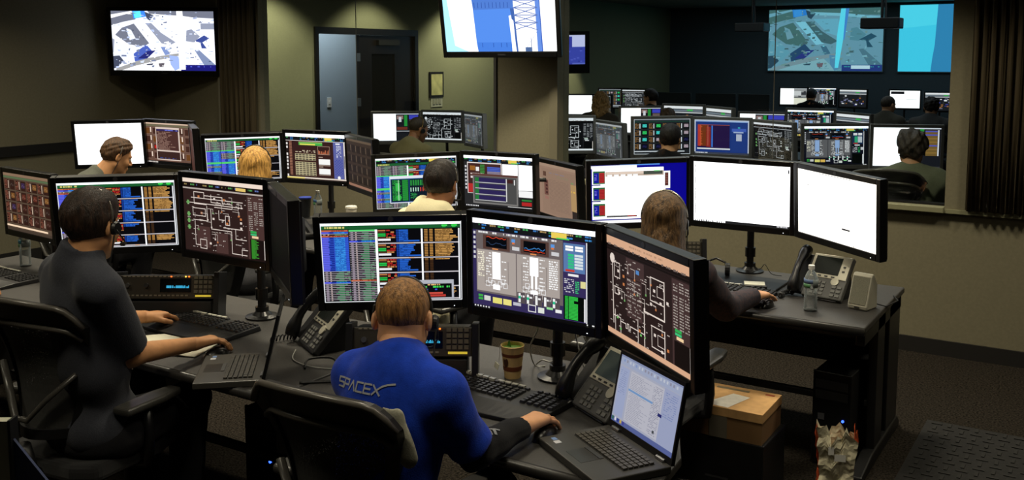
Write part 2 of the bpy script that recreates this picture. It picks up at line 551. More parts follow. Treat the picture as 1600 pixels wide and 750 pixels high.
def scr_telemetry(seed, popup=False, split=0.52, partial=False, bar=False):
    """two lists on the left, event blocks on the right"""
    r = random.Random(seed)
    s = Scr((8, 8, 12))
    s.rect(0, 0, 1, 0.035, (300, 302, 305))
    y0 = 0.035
    if bar:
        status_bar(s, 0.035, 0.10, r)
        y0 = 0.105
    s.rect(0, y0, 1, y0 + 0.045, (28, 92, 48))
    s.words(0.03, y0 + 0.012, 0.17, 0.022, (220, 210, 120), r, 0.9)
    for a in (0.86, 0.93):
        s.rect(a, y0 + 0.006, a + 0.04, y0 + 0.024, (70, 235, 90)); s.rect(a + 0.004, y0 + 0.028, a + 0.03, y0 + 0.04, (40, 190, 70))
    top = y0 + 0.052
    n = 40
    dy = (0.985 - top) / n
    for col, (x0, x1) in enumerate(((0.005, 0.195), (0.2, 0.385))):
        for i in range(n):
            y = top + i * dy
            blue = (col == 0 and (1 <= i <= 1 or 4 <= i <= 22 or i == 29)) or (col == 1 and i == 6)
            red = (col == 0 and i in (0, 3)) or (col == 1 and i == 28)
            green = col == 1 and i == 0
            if partial:
                blue = (10 <= i <= 20 or i in (23, 24, 27, 28, 29, 30, 33, 34)) if col == 0 else (i in (9, 10, 11) or i > 17 and i < 34)
                green = i in (9, 21, 22)
                red = False
            if green:
                s.rect(x0, y, x1, y + dy * 0.85, (90, 220, 120)); continue
            if red:
                s.rect(x0, y, x1, y + dy * 0.8, (200, 110, 80)); s.words(x0 + 0.05, y + dy * 0.2, x1, dy * 0.4, (120, 30, 20), r); continue
            if blue:
                s.rect(x0, y, x1, y + dy * 0.86, (52, 90, 215))
                s.rect(x0, y, x0 + 0.05, y + dy * 0.86, (95, 100, 235))
                s.rect(x0 + 0.045 + r.uniform(0, .02), y + dy * 0.2, x0 + 0.085, y + dy * 0.65, (12, 16, 120))
                s.rect(x0 + 0.09, y + dy * 0.05, x0 + 0.165, y + dy * 0.8, (58, 150, 235))
                s.words(x0 + 0.09, y + dy * 0.3, x1 - 0.02, dy * 0.3, (16, 60, 170), r, 0.6)
                continue
            s.rect(x0, y, x1, y + dy * 0.3, (168, 160, 170))
            s.rect(x0 + 0.012, y + dy * 0.25, x0 + 0.03, y + dy * 0.8, (150, 135, 150))
            s.rect(x0 + 0.045, y + dy * 0.2, x0 + 0.055, y + dy * 0.8, (190, 170, 165))
            g0 = x0 + r.uniform(0.075, 0.11)
            s.rect(g0, y + dy * 0.3, x1 - 0.045, y + dy * 0.9, (52, 122, 76))
            s.words(x1 - 0.04, y + dy * 0.35, x1, dy * 0.4, (70, 150, 90), r, 0.5)
    s.rect(0.385, top, 0.402, 0.99, (275, 276, 280))
    # event blocks
    by = [top, 0.27, 0.455, 0.64, 0.825, 0.985]
    for k in range(5):
        a, b = by[k], by[k + 1]
        s.rect(0.402, b - 0.016, 0.985, b - 0.002, (196, 190, 196))
        s.rect(0.62, b - 0.012, 0.66, b - 0.004, (230, 160, 90))
        dd = (b - a - 0.03) / 7
        for i in range(7):
            y = a + 0.008 + i * dd
            if i < 5:
                s.rect(0.405, y, 0.46, y + dd * 0.7, (190, 120, 70) if i == 0 else ((40, 200, 80) if i in (2, 3) else (80, 48, 30)))
                s.words(0.465, y, 0.53, dd * 0.7, [(190, 45, 40), (205, 140, 80), (180, 40, 36)][i % 3], r, 0.85)
            elif i == 5:
                s.rect(0.405, y, 0.495, y + dd * 1.2, (240, 240, 244))
        nb = [7, 7, 7, 2, 5][k]
        for i in range(nb):
            y = a + 0.008 + i * dd
            s.rect(0.535, y, 0.55, y + dd * 0.8, (22, 60, 150))
            s.rect(0.553, y, [0.62, 0.63, 0.605, 0.62, 0.63][k] + (0.08 if i == nb - 1 and k < 3 else r.uniform(0, 0.05) if k else 0), y + dd * 0.82, (36, 96, 200))
            s.words(0.56, y + dd * 0.25, 0.62, dd * 0.35, (14, 44, 110), r, 0.55)
        no = [8, 8, 1, 0, 5][k]
        for i in range(8):
            y = a + 0.008 + i * dd * 0.9
            dim = i >= no
            s.rect(0.735, y, 0.76, y + dd * 0.55, (84, 56, 30) if dim else (178, 128, 66))
            s.rect(0.772, y, 0.796, y + dd * 0.55, (70, 46, 26) if dim else (190, 138, 70))
            if not dim:
                s.rect(0.812, y, 0.93 + r.uniform(-0.02, 0.045), y + dd * 0.6, (206, 154, 84))
                s.words(0.815, y + dd * 0.15, 0.92, dd * 0.3, (110, 76, 36), r, 0.55)
    s.rect(0.712, top, 0.724, 0.985, (270, 272, 276))
    s.rect(0.978, top, 0.988, 0.985, (240, 242, 246))
    if popup:
        s.rect(0.60, 0.735, 0.94, 0.985, (178, 180, 190)); s.rect(0.61, 0.785, 0.925, 0.965, (10, 12, 16))
        s.words(0.75, 0.79, 0.84, 0.016, (235, 190, 120), r, 0.9)
        s.words(0.63, 0.815, 0.91, 0.022, (70, 220, 90), r, 0.8)
        s.words(0.74, 0.85, 0.82, 0.018, (60, 90, 220), r, 0.8)
        s.rect(0.66, 0.895, 0.86, 0.918, (205, 80, 66)); s.rect(0.66, 0.925, 0.88, 0.952, (190, 60, 52))
    s.frame(0, 0, 1, 1, (235, 238, 242), 0.006)
    return s

def status_bar(s, a, b, r):
    s.rect(0, a, 1, b, (20, 22, 26))
    h = (b - a) / 2
    for i in range(14):
        x = 0.01 + i * 0.07
        c = [(70, 170, 90), (60, 120, 190), (170, 140, 90)][i % 3]
        s.words(x, a + h * 0.2, x + 0.05, h * 0.5, c, r, 0.8)
        if i % 2:
            s.words(x, a + h * 1.15, x + 0.05, h * 0.5, (60, 140, 210), r, 0.8)
    s.rect(0.66, a + 0.004, 0.78, b - 0.004, (236, 208, 90))
    s.rect(0.70, b - 0.4 * h, 0.8, b, (80, 210, 90))

def scr_pid(seed, bg=(46, 30, 28), line=(226, 212, 202), title=(242, 222, 206), colr=True, variant=0):  # brown bg paints the off-angle glow of the panel over black
    """piping schematic"""
    r = random.Random(seed)
    s = Scr(bg)
    dk = tuple(int(c * 0.55) for c in bg)
    pan = tuple(min(255, int(c * 1.45) + 8) for c in bg)
    s.rect(0, 0, 1, 0.085 if variant else 0.055, title)
    s.rect(0, 0.09 if variant else 0.06, 1, 0.12, dk)
    for k in range(12):
        s.words(0.02 + k * 0.08, 0.075, 0.07 + k * 0.08, 0.02, [(150, 130, 80), (80, 150, 80), (90, 110, 170)][k % 3] if colr and variant == 0 else (110, 96, 90), r, 0.8)
    if colr and variant == 0:
        s.rect(0.67, 0.07, 0.79, 0.11, (228, 196, 110))
    s.rect(0, 0.125, 1, 0.145, tuple(int(c * 0.8) for c in line) if variant == 0 else dk)
    s.rect(0.80, 0.16, 1, 0.985, pan)
    s.rect(0.82, 0.72, 1, 0.985, dk)
    if colr and variant == 0:
        s.rect(0.835, 0.72, 0.875, 0.975, (50, 130, 40))
        for k in range(14):
            s.rect(0.875, 0.73 + k * 0.017, 0.875 + r.uniform(0.01, 0.05), 0.74 + k * 0.017, (60, 150, 50))
    s.rect(0.985, 0.72, 0.995, 0.97, (235, 225, 215))
    for k in range(17):
        for x in (0.815, 0.88, 0.94):
            if r.random() < 0.8:
                s.words(x, 0.18 + k * 0.026, x + 0.045, 0.011, tuple(int(c * 0.75) for c in line), r, 0.9)
    s.rect(0.83, 0.61, 0.90, 0.638, (46, 170, 80) if colr else (200, 215, 200))
    s.rect(0.83, 0.645, 0.90, 0.668, (60, 190, 120) if colr else (190, 200, 200))
    s.rect(0.845, 0.675, 0.92, 0.705, (240, 206, 160) if colr else (230, 230, 230))
    w = 0.006
    L = line
    if variant == 0:
        s.rect(0.16, 0.64, 0.33, 0.92, pan); s.rect(0.40, 0.70, 0.55, 0.97, pan)
        P = s.path
        P([(0.1, 0.26), (0.75, 0.26)], L, w); P([(0.14, 0.18), (0.14, 0.34), (0.3, 0.34)], L, w); P([(0.14, 0.18), (0.27, 0.18), (0.27, 0.26)], L, w)
        P([(0.27, 0.22), (0.5, 0.22), (0.5, 0.3), (0.62, 0.3), (0.62, 0.36), (0.4, 0.36)], L, w)
        P([(0.3, 0.36), (0.3, 0.56), (0.12, 0.56)], L, w); P([(0.06, 0.33), (0.75, 0.33)], L, w)
        P([(0.35, 0.4), (0.35, 0.66), (0.6, 0.66), (0.6, 0.95), (0.78, 0.95)], L, w)
        P([(0.14, 0.56), (0.14, 0.9), (0.2, 0.9)], L, w); P([(0.2, 0.82), (0.28, 0.82), (0.28, 0.94), (0.2, 0.94), (0.2, 0.82)], L, w)
        P([(0.45, 0.4), (0.45, 0.52), (0.52, 0.52)], L, w); P([(0.53, 0.46), (0.58, 0.46), (0.58, 0.58), (0.53, 0.58), (0.53, 0.46)], L, w)
        P([(0.50, 0.62), (0.65, 0.62), (0.65, 0.75), (0.78, 0.75)], L, w); P([(0.65, 0.62), (0.74, 0.62)], L, w)
        P([(0.72, 0.88), (0.72, 0.96)], L, w); P([(0.72, 0.88), (0.79, 0.88)], L, w)
        P([(0.12, 0.4), (0.28, 0.4), (0.28, 0.5), (0.12, 0.5), (0.12, 0.4)], L, w); P([(0.36, 0.2), (0.36, 0.3), (0.48, 0.3)], L, w)
        for y in (0.32, 0.48, 0.57, 0.66):
            s.rect(0.04, y, 0.085, y + 0.022, (96, 150, 84)); s.rect(0.05, y - 0.02, 0.075, y + 0.04, (110, 165, 95))
        dots = [(0.2, 0.24), (0.23, 0.46), (0.4, 0.25), (0.52, 0.25), (0.38, 0.52), (0.55, 0.56), (0.33, 0.86), (0.72, 0.48), (0.72, 0.53), (0.72, 0.6)]
    else:
        s.rect(0.255, 0.155, 0.48, 0.34, pan); s.rect(0.255, 0.35, 0.45, 0.74, pan)
        P = s.path
        P([(0.075, 0.2), (0.075, 0.88)], L, 0.009); P([(0.075, 0.80), (0.17, 0.80), (0.17, 0.97), (0.1, 0.97), (0.1, 0.74)], L, w)
        P([(0.1, 0.25), (0.17, 0.25), (0.17, 0.4), (0.1, 0.4), (0.1, 0.25)], L, w); P([(0.1, 0.5), (0.15, 0.5), (0.15, 0.57), (0.1, 0.57), (0.1, 0.5)], L, w)
        s.disc(0.075, 0.22, 0.032, L)
        P([(0.17, 0.83), (0.24, 0.83), (0.24, 0.87), (0.26, 0.87), (0.26, 0.82), (0.28, 0.82), (0.28, 0.87), (0.30, 0.87), (0.30, 0.83), (0.48, 0.83)], L, w)
        P([(0.48, 0.60), (0.48, 0.97), (0.72, 0.97), (0.72, 0.70)], L, 0.009); P([(0.56, 0.70), (0.72, 0.70)], L, w); P([(0.57, 0.70), (0.57, 0.9), (0.72, 0.9)], L, w)
        P([(0.48, 0.60), (0.72, 0.60), (0.72, 0.24)], L, 0.009); P([(0.56, 0.24), (0.72, 0.24)], L, w); P([(0.56, 0.24), (0.56, 0.46), (0.72, 0.46)], L, w)
        P([(0.64, 0.3), (0.72, 0.3)], L, 0.004); P([(0.64, 0.3), (0.64, 0.4), (0.72, 0.4)], L, 0.004); P([(0.64, 0.76), (0.72, 0.76)], L, 0.004)
        P([(0.64, 0.76), (0.64, 0.86), (0.72, 0.86)], L, 0.004); P([(0.40, 0.72), (0.40, 0.94)], L, w)
        for k in range(9):
            for x in (0.27, 0.33, 0.39):
                s.words(x, 0.37 + k * 0.04, x + 0.045, 0.012, tuple(int(c * 0.7) for c in L), r, 0.9)
        dots = [(0.15, 0.33), (0.16, 0.55), (0.22, 0.36), (0.22, 0.44), (0.6, 0.36), (0.68, 0.45), (0.6, 0.78), (0.69, 0.9), (0.42, 0.82), (0.56, 0.5), (0.75, 0.42), (0.75, 0.86)]
        if colr:
            s.rect(0.38, 0.24, 0.42, 0.28, (80, 130, 190))
            for x, y in ((0.12, 0.8), (0.16, 0.9), (0.42, 0.85)):
                s.rect(x, y, x + 0.02, y + 0.02, (110, 190, 100))
    for x, y in dots:
        s.rect(x - 0.012, y - 0.014, x + 0.012, y + 0.014, (196, 120, 70) if colr and r.random() < 0.6 else L)
    for k in range(14):
        x, y = round(r.uniform(0.1, 0.68), 2), round(r.uniform(0.2, 0.85), 2)
        dx, dy = r.uniform(0.03, 0.09), r.uniform(0.03, 0.1)
        s.path([(x, y), (x + dx, y), (x + dx, y + dy)], tuple(int(c * 0.9) for c in L), 0.0035)
        s.rect(x + dx - 0.008, y + dy - 0.01, x + dx + 0.008, y + dy + 0.01, r.choice([(196, 120, 70), (110, 165, 95), L]) if colr else L)
    for k in range(80):
        x, y = r.uniform(0.03, 0.76), r.uniform(0.17, 0.95)
        s.words(x, y, x + r.uniform(0.02, 0.04), 0.01, tuple(int(c * 0.8) for c in L), r)
    s.rect(0, 0.988, 1, 1, title if variant else dk)
    if variant:
        s.rect(0, 0.95, 1, 1, title); s.words(0.3, 0.03, 0.7, 0.018, tuple(int(c * 0.86) for c in title), r)
    return s

def scr_engines(seed, dark=False):
    """grey overview page with two tank and engine columns"""
    r = random.Random(seed)
    g = (98, 98, 100) if dark else (170, 160, 154)
    fr = (46, 46, 50) if dark else (108, 98, 98)
    s = Scr((14, 16, 22))
    s.rect(0, 0, 1, 0.055, (305, 307, 312))
    status_bar(s, 0.055, 0.125, r)
    s.rect(0.0, 0.13, 0.93, 0.975, (52, 44, 88) if not dark else (16, 18, 30))
    s.rect(0.03, 0.135, 0.75, 0.83, fr)
    s.words(0.05, 0.14, 0.7, 0.02, (235, 235, 235), r, 0.7)
    for x in (0.09, 0.41):
        s.rect(x, 0.175, x + 0.23, 0.335, (84, 60, 54) if not dark else (20, 20, 22))
        s.rect(x + 0.025, 0.19, x + 0.205, 0.31, (6, 8, 14))
        p = [(x + 0.03 + k * 0.017, 0.27 + r.uniform(-0.02, 0.01)) for k in range(11)]
        s.path(p, (60, 130, 200) if x > 0.3 else (40, 60, 90), 0.005)
        p = [(x + 0.03 + k * 0.017, 0.2 + (0.09 if x > 0.3 else 0) + r.uniform(-0.01, 0.01)) for k in range(11)]
        s.path(p, (220, 70, 40), 0.005)
        s.rect(x + 0.08, 0.318, x + 0.13, 0.332, (220, 140, 80))
        s.rect(x + 0.245, 0.19, x + 0.275, 0.225, (90, 150, 220)); s.rect(x + 0.25, 0.225, x + 0.27, 0.245, (225, 120, 60))
        s.rect(x + 0.25, 0.27, x + 0.31, 0.31, (205, 205, 208))
    s.rect(0.035, 0.345, 0.37, 0.81, g); s.rect(0.378, 0.345, 0.725, 0.80, g)
    wh = (290, 290, 292) if not dark else (150, 180, 225)
    for cx in (0.205, 0.52):
        s.rect(cx - 0.035, 0.36, cx + 0.035, 0.56 if cx > 0.3 else 0.66, wh)
        if cx > 0.3:
            s.rect(cx - 0.025, 0.56, cx - 0.008, 0.7, wh); s.rect(cx + 0.008, 0.56, cx + 0.025, 0.7, wh)
        for k, (dx, dy) in enumerate(((-0.055, 0.68), (0.055, 0.68), (-0.075, 0.72), (0.075, 0.72), (0, 0.74), (-0.03, 0.71), (0.03, 0.71))):
            s.frame(cx + dx - 0.018, dy - 0.03, cx + dx + 0.018, dy + 0.03, (240, 240, 242), 0.004)
        s.rect(cx - 0.03, 0.72, cx + 0.03, 0.775, wh)
        s.path([(cx - 0.1, 0.45), (cx - 0.1, 0.72), (cx - 0.05, 0.72)], (120, 110, 106), 0.004)
        s.path([(cx + 0.1, 0.45), (cx + 0.1, 0.7)], (120, 110, 106), 0.004)
        for k in range(9):
            s.words(cx - 0.09, 0.37 + k * 0.03, cx - 0.045, 0.012, (246, 246, 246), r)
            s.words(cx + 0.045, 0.37 + k * 0.04, cx + 0.085, 0.012, (246, 246, 246), r, 0.5)
    for k in range(13):
        s.words(0.045, 0.37 + k * 0.022, 0.1, 0.012, (246, 240, 215), r, 0.8); s.words(0.64, 0.37 + k * 0.024, 0.71, 0.014, (248, 248, 248), r, 0.95)
    for k, x in enumerate((0.39, 0.46, 0.53, 0.6, 0.67)):
        s.rect(x - 0.01, 0.76, x + 0.055, 0.88, (84, 76, 80) if not dark else (18, 24, 30))
        s.rect(x, 0.77, x + 0.018, 0.87, (240, 240, 240)); s.words(x + 0.022, 0.79, x + 0.05, 0.02, (235, 235, 235), r, 0.9)
        if k in (0, 1, 4):
            s.rect(x, 0.80, x + 0.018, 0.83, (40, 190, 140))
    s.rect(0.045, 0.855, 0.085, 0.88, (60, 170, 70)); s.rect(0.045, 0.89, 0.085, 0.915, (60, 170, 70)); s.rect(0.095, 0.86, 0.15, 0.915, (215, 215, 210))
    s.rect(0.17, 0.865, 0.25, 0.93, (228, 220, 120)); s.rect(0.26, 0.865, 0.33, 0.93, (232, 222, 130) if not dark else (235, 190, 90))
    s.rect(0.345, 0.88, 0.41, 0.915, (190, 190, 200))
    s.frame(0.47, 0.875, 0.535, 0.955, (230, 230, 230), 0.006); s.rect(0.55, 0.89, 0.6, 0.95, (220, 225, 215)); s.rect(0.62, 0.87, 0.67, 0.895, (150, 220, 150)); s.rect(0.69, 0.88, 0.74, 0.915, (235, 235, 235))
    # right column
    s.rect(0.755, 0.155, 0.92, 0.46, (88, 122, 172) if not dark else (30, 50, 80))
    for k in range(2):
        s.rect(0.77, 0.18 + k * 0.03, 0.83, 0.203 + k * 0.03, WHT); s.rect(0.845, 0.18 + k * 0.03, 0.905, 0.203 + k * 0.03, WHT)
    for k in range(5):
        s.rect(0.79, 0.265 + k * 0.032, 0.835, 0.29 + k * 0.032, (52, 190, 130)); s.rect(0.84, 0.265 + k * 0.032, 0.905, 0.29 + k * 0.032, (215, 225, 230))
    s.rect(0.77, 0.43, 0.84, 0.452, (200, 60, 40)); s.rect(0.79, 0.475, 0.87, 0.5, (235, 235, 235))
    for k in range(8):
        s.words(0.76, 0.53 + k * 0.019, 0.835, 0.01, (205, 205, 210), r); s.words(0.845, 0.53 + k * 0.019, 0.875, 0.01, (60, 200, 120), r)
    s.rect(0.885, 0.54, 0.925, 0.61, (222, 214, 150) if not dark else (210, 210, 215))
    s.rect(0.755, 0.71, 0.93, 0.965, (4, 8, 6))
    if not dark:
        for k in range(17):
            s.rect(0.765, 0.715 + k * 0.0145, 0.79, 0.726 + k * 0.0145, (46, 180, 66)); s.rect(0.795, 0.715 + k * 0.0145, 0.865 - (0.03 if k in (3, 4) else 0), 0.726 + k * 0.0145, (52, 196, 72))
    s.rect(0.912, 0.72, 0.924, 0.965, (235, 235, 238)); s.rect(0.928, 0.13, 0.936, 0.975, (235, 235, 238))
    s.rect(0, 0.976, 1, 1, (12, 12, 14))
    for k in range(6):
        s.rect(0.01 + k * 0.024, 0.98, 0.022 + k * 0.024, 0.996, (225, 225, 230))
    s.words(0.92, 0.98, 0.99, 0.014, (235, 235, 235), r)
    for k in range(6):
        s.rect(0.006, 0.15 + k * 0.055, 0.024, 0.18 + k * 0.055, (210, 210, 214))
    return s

def scr_tiles(seed, bg=(84, 68, 54), tile=(50, 28, 22), far=False):  # brown defaults paint in the off-angle panel glow
    """grid of small gauge tiles"""
    r = random.Random(seed)
    s = Scr(bg)
    hl = tuple(min(255, int(c * 1.6)) for c in bg)
    s.rect(0, 0, 1, 0.05, hl); s.rect(0, 0.055, 1, 0.09, (86, 104, 72) if not far else (30, 60, 50))
    for i in range(8):
        for j in range(4):
            x, y = 0.015 + i * 0.123, 0.115 + j * 0.195
            bigt = i % 2 == 1
            s.rect(x, y, x + 0.108, y + 0.17, tile)
            if bigt:
                c = r.choice([(120, 80, 40), (56, 40, 70), (62, 36, 28), (62, 34, 26), (80, 120, 46), (48, 32, 26), (48, 32, 26), (92, 44, 32)])
                if far:
                    c = r.choice([(20, 24, 28), (40, 190, 90), (60, 200, 190), (170, 150, 160), (16, 18, 60)])
                s.rect(x + 0.015, y + 0.03, x + 0.09, y + 0.12, c)
                s.path([(x + 0.015, y + 0.1), (x + 0.04, y + 0.06), (x + 0.07, y + 0.1), (x + 0.09, y + 0.08)], tuple(min(255, q + 40) for q in c), 0.006)
            else:
                for k in range(7):
                    s.words(x + 0.006, y + 0.01 + k * 0.022, x + 0.07, 0.01, (150, 90, 70) if not far else (176, 130, 80), r, 0.9)
                s.rect(x + 0.085, y + 0.015, x + 0.099, y + 0.15, (206, 182, 160) if not far else (240, 244, 250))
    s.rect(0, 0.905, 0.9, 0.935, (246, 216, 184) if not far else (210, 214, 220))
    s.rect(0, 0.955, 1, 1, (70, 58, 48) if not far else (20, 22, 26))
    if far:
        s.frame(0, 0, 1, 1, (200, 206, 212), 0.01)
    return s

def scr_console(seed):
    """brown page with a terminal window over gauge columns"""
    r = random.Random(seed)
    s = Scr((104, 76, 64))
    s.rect(0, 0, 1, 0.03, (226, 196, 172)); s.rect(0, 0.035, 1, 0.09, (112, 104, 80))
    for x in (0.02, 0.17, 0.76, 0.88):
        for j in range(4):
            y = 0.12 + j * 0.2
            s.rect(x, y, x + 0.09, y + 0.16, (66, 38, 30) if r.random() < 0.75 else (104, 64, 30))
            s.frame(x, y, x + 0.09, y + 0.16, (140, 110, 98), 0.004)
    s.rect(0.19, 0.55, 0.245, 0.63, (186, 38, 34))
    for x in (0.115, 0.81):
        for j in range(4):
            s.rect(x, 0.11 + j * 0.2, x + 0.022, 0.23 + j * 0.2, (246, 224, 206))
    s.rect(0.235, 0.1, 0.765, 0.90, (216, 196, 184)); s.rect(0.25, 0.145, 0.735, 0.655, (74, 44, 40)); s.rect(0.25, 0.69, 0.75, 0.875, (56, 34, 30))
    s.rect(0.25, 0.145, 0.75, 0.19, (44, 34, 84)); s.words(0.45, 0.155, 0.72, 0.025, (120, 130, 235), r)
    for k in range(14):
        s.words(0.26, 0.21 + k * 0.032, 0.26 + r.uniform(0.2, 0.4), 0.016, (160, 126, 112), r, 0.85)
    s.words(0.3, 0.84, 0.66, 0.02, (60, 80, 150), r, 0.7)
    s.rect(0, 0.93, 1, 1, (10, 9, 9))
    for k in range(7):
        s.rect(0.03 + k * 0.032, 0.945, 0.05 + k * 0.032, 0.975, (232, 224, 216))
    return s

def scr_table(seed):
    r = random.Random(seed)
    s = Scr((54, 30, 28))
    s.rect(0, 0, 1, 0.07, (310, 310, 310)); status_bar(s, 0.07, 0.145, r)
    s.rect(0, 0.15, 1, 0.16, (236, 230, 224))
    s.rect(0, 0.16, 0.05, 1, (34, 20, 18))
    for k in range(22):
        s.rect(0.055, 0.18 + k * 0.034, 0.1, 0.2 + k * 0.034, (160, 110, 88))
    for k in range(10):
        s.rect(0.004, 0.2 + k * 0.078, 0.03, 0.25 + k * 0.078, (230, 226, 222) if r.random() < 0.7 else (30, 30, 30))
    s.rect(0.22, 0.18, 0.62, 0.25, (70, 176, 74)); s.rect(0.24, 0.215, 0.5, 0.245, (226, 216, 96)); s.rect(0.22, 0.18, 0.62, 0.19, (200, 210, 120))
    for x0, y0, x1, y1, nx, ny in ((0.15, 0.44, 0.5, 0.58, 6, 3), (0.15, 0.62, 0.5, 0.92, 6, 7)):
        s.rect(x0, y0, x1, y1, (206, 194, 150))
        for i in range(nx):
            for j in range(ny):
                a = x0 + (x1 - x0) * i / nx; b = y0 + (y1 - y0) * j / ny
                s.rect(a + 0.006, b + 0.008, a + (x1 - x0) / nx - 0.003, b + (y1 - y0) / ny - 0.004, (92, 84, 70))
    for k in range(6):
        s.words(0.16 + k * 0.06, 0.36, 0.2 + k * 0.06, 0.02, (214, 200, 170), r); s.words(0.16 + k * 0.06, 0.39, 0.2 + k * 0.06, 0.02, (214, 200, 170), r)
    s.frame(0.54, 0.26, 0.74, 0.44, (190, 160, 140), 0.004)
    for k in range(16):
        h = r.uniform(0.01, 0.1)
        s.rect(0.55 + k * 0.011, 0.43 - h, 0.556 + k * 0.011, 0.43, (226, 130, 90))
    for y in (0.54, 0.75):
        s.rect(0.55, y, 0.74, y + 0.12, (248, 248, 246)); s.rect(0.55, y + 0.13, 0.74, y + 0.145, (170, 150, 136)); s.rect(0.55, y - 0.05, 0.62, y - 0.03, (170, 150, 136))
    s.rect(0.80, 0.16, 0.965, 0.95, (92, 98, 160))
    s.rect(0.84, 0.18, 0.91, 0.21, (240, 240, 246))
    for k in range(9):
        s.words(0.85, 0.24 + k * 0.03, 0.93, 0.014, (230, 232, 244), r)
    for k in range(12):
        for j in range(6):
            if (k + j) % 2:
                s.rect(0.82 + j * 0.022, 0.54 + k * 0.028, 0.835 + j * 0.022, 0.56 + k * 0.028, (50, 66, 160))
    s.disc(0.88, 0.93, 0.025, (245, 245, 245)); s.rect(0.97, 0.15, 0.99, 0.95, (232, 226, 220)); s.rect(0.975, 0.45, 0.985, 0.72, (20, 20, 24))
    s.rect(0, 0.955, 1, 0.985, (226, 214, 200)); s.rect(0, 0.96, 0.3, 0.99, (232, 214, 120))
    return s

def scr_green(seed):
    s = scr_telemetry(seed, bar=True, partial=True)
    r = random.Random(seed)
    s.rect(0.165, 0.36, 0.68, 0.90, (226, 230, 240)); s.rect(0.175, 0.415, 0.67, 0.885, (30, 74, 130)); s.rect(0.185, 0.43, 0.4, 0.87, (14, 34, 40)); s.rect(0.41, 0.43, 0.66, 0.87, (12, 26, 40))
    for k in range(22):
        y = 0.44 + k * 0.019
        s.words(0.2, y, 0.28 + r.uniform(0, 0.03), 0.011, (46, 176, 70), r, 0.95)
        s.rect(0.32, y, 0.39, y + 0.013, (40, 158, 60))
    s.rect(0.24, 0.5, 0.29, 0.66, (60, 190, 80)); s.disc(0.275, 0.79, 0.035, (50, 180, 70)); s.rect(0.27, 0.44, 0.277, 0.85, (210, 235, 215))
    for k in range(6):
        s.rect(0.42 + k * 0.03, 0.45, 0.44 + k * 0.03, 0.56, (40, 140, 60)); s.rect(0.42 + k * 0.03, 0.6, 0.432 + k * 0.03, 0.68, (180, 225, 200) if k < 4 else (200, 70, 60)); s.words(0.42, 0.71 + k * 0.02, 0.5, 0.01, (50, 170, 80), r)
    return s

def scr_windows(seed):
    """dark desktop with brown, grey and white windows"""
    r = random.Random(seed)
    s = Scr((40, 40, 42))
    s.rect(0, 0, 1, 0.055, (310, 310, 310)); status_bar(s, 0.055, 0.125, r)
    s.rect(0.57, 0.14, 0.79, 0.7, (310, 310, 310)); s.rect(0.80, 0.14, 1, 0.62, (310, 310, 310)); s.rect(0.80, 0.63, 1, 0.75, (246, 246, 246))
    s.rect(0.05, 0.13, 0.56, 0.74, (236, 226, 222)); s.rect(0.06, 0.15, 0.55, 0.73, (66, 38, 36))
    s.rect(0.09, 0.2, 0.17, 0.29, (150, 96, 40)); s.rect(0.18, 0.22, 0.23, 0.3, (236, 236, 236))
    for k in range(6):
        s.rect(0.245, 0.17 + k * 0.03, 0.31, 0.19 + k * 0.03, (52, 140, 60))
        s.rect(0.35, 0.21 + k * 0.03, 0.54, 0.232 + k * 0.03, (70, 100, 200) if k < 3 else (150, 140, 160))
    s.words(0.1, 0.34, 0.3, 0.03, (226, 206, 200), r); s.rect(0.1, 0.4, 0.16, 0.44, (230, 220, 220)); s.rect(0.06, 0.55, 0.14, 0.72, (180, 46, 44))
    s.rect(0.13, 0.37, 0.79, 0.93, (120, 118, 116)); s.rect(0.15, 0.4, 0.77, 0.9, (74, 74, 74)); s.rect(0.13, 0.345, 0.79, 0.39, (92, 60, 54))
    for k in range(4):
        y = 0.425 + k * 0.115
        s.rect(0.165, y, 0.615, y + 0.08, (44, 36, 84)); s.rect(0.165, y, 0.22, y + 0.08, (36, 120, 56)); s.rect(0.165, y + 0.085, 0.615, y + 0.098, (196, 196, 200))
    s.rect(0.62, 0.42, 0.632, 0.86, (228, 228, 228)); s.rect(0.64, 0.43, 0.72, 0.5, (66, 34, 32)); s.rect(0.735, 0.43, 0.75, 0.53, (226, 226, 226))
    s.rect(0.82, 0.77, 1, 0.96, (28, 30, 30)); s.rect(0.84, 0.79, 0.98, 0.82, (46, 130, 60)); s.rect(0.84, 0.84, 0.98, 0.91, (176, 40, 40))
    for k in range(7):
        s.rect(0.015, 0.2 + k * 0.07, 0.04, 0.24 + k * 0.07, (214, 214, 218))
    s.rect(0.64, 0.945, 0.98, 0.955, (226, 226, 226)); s.rect(0, 0.96, 1, 1, (18, 18, 20))
    for k in range(8):
        s.rect(0.02 + k * 0.025, 0.968, 0.036 + k * 0.025, 0.99, (220, 220, 224))
    return s

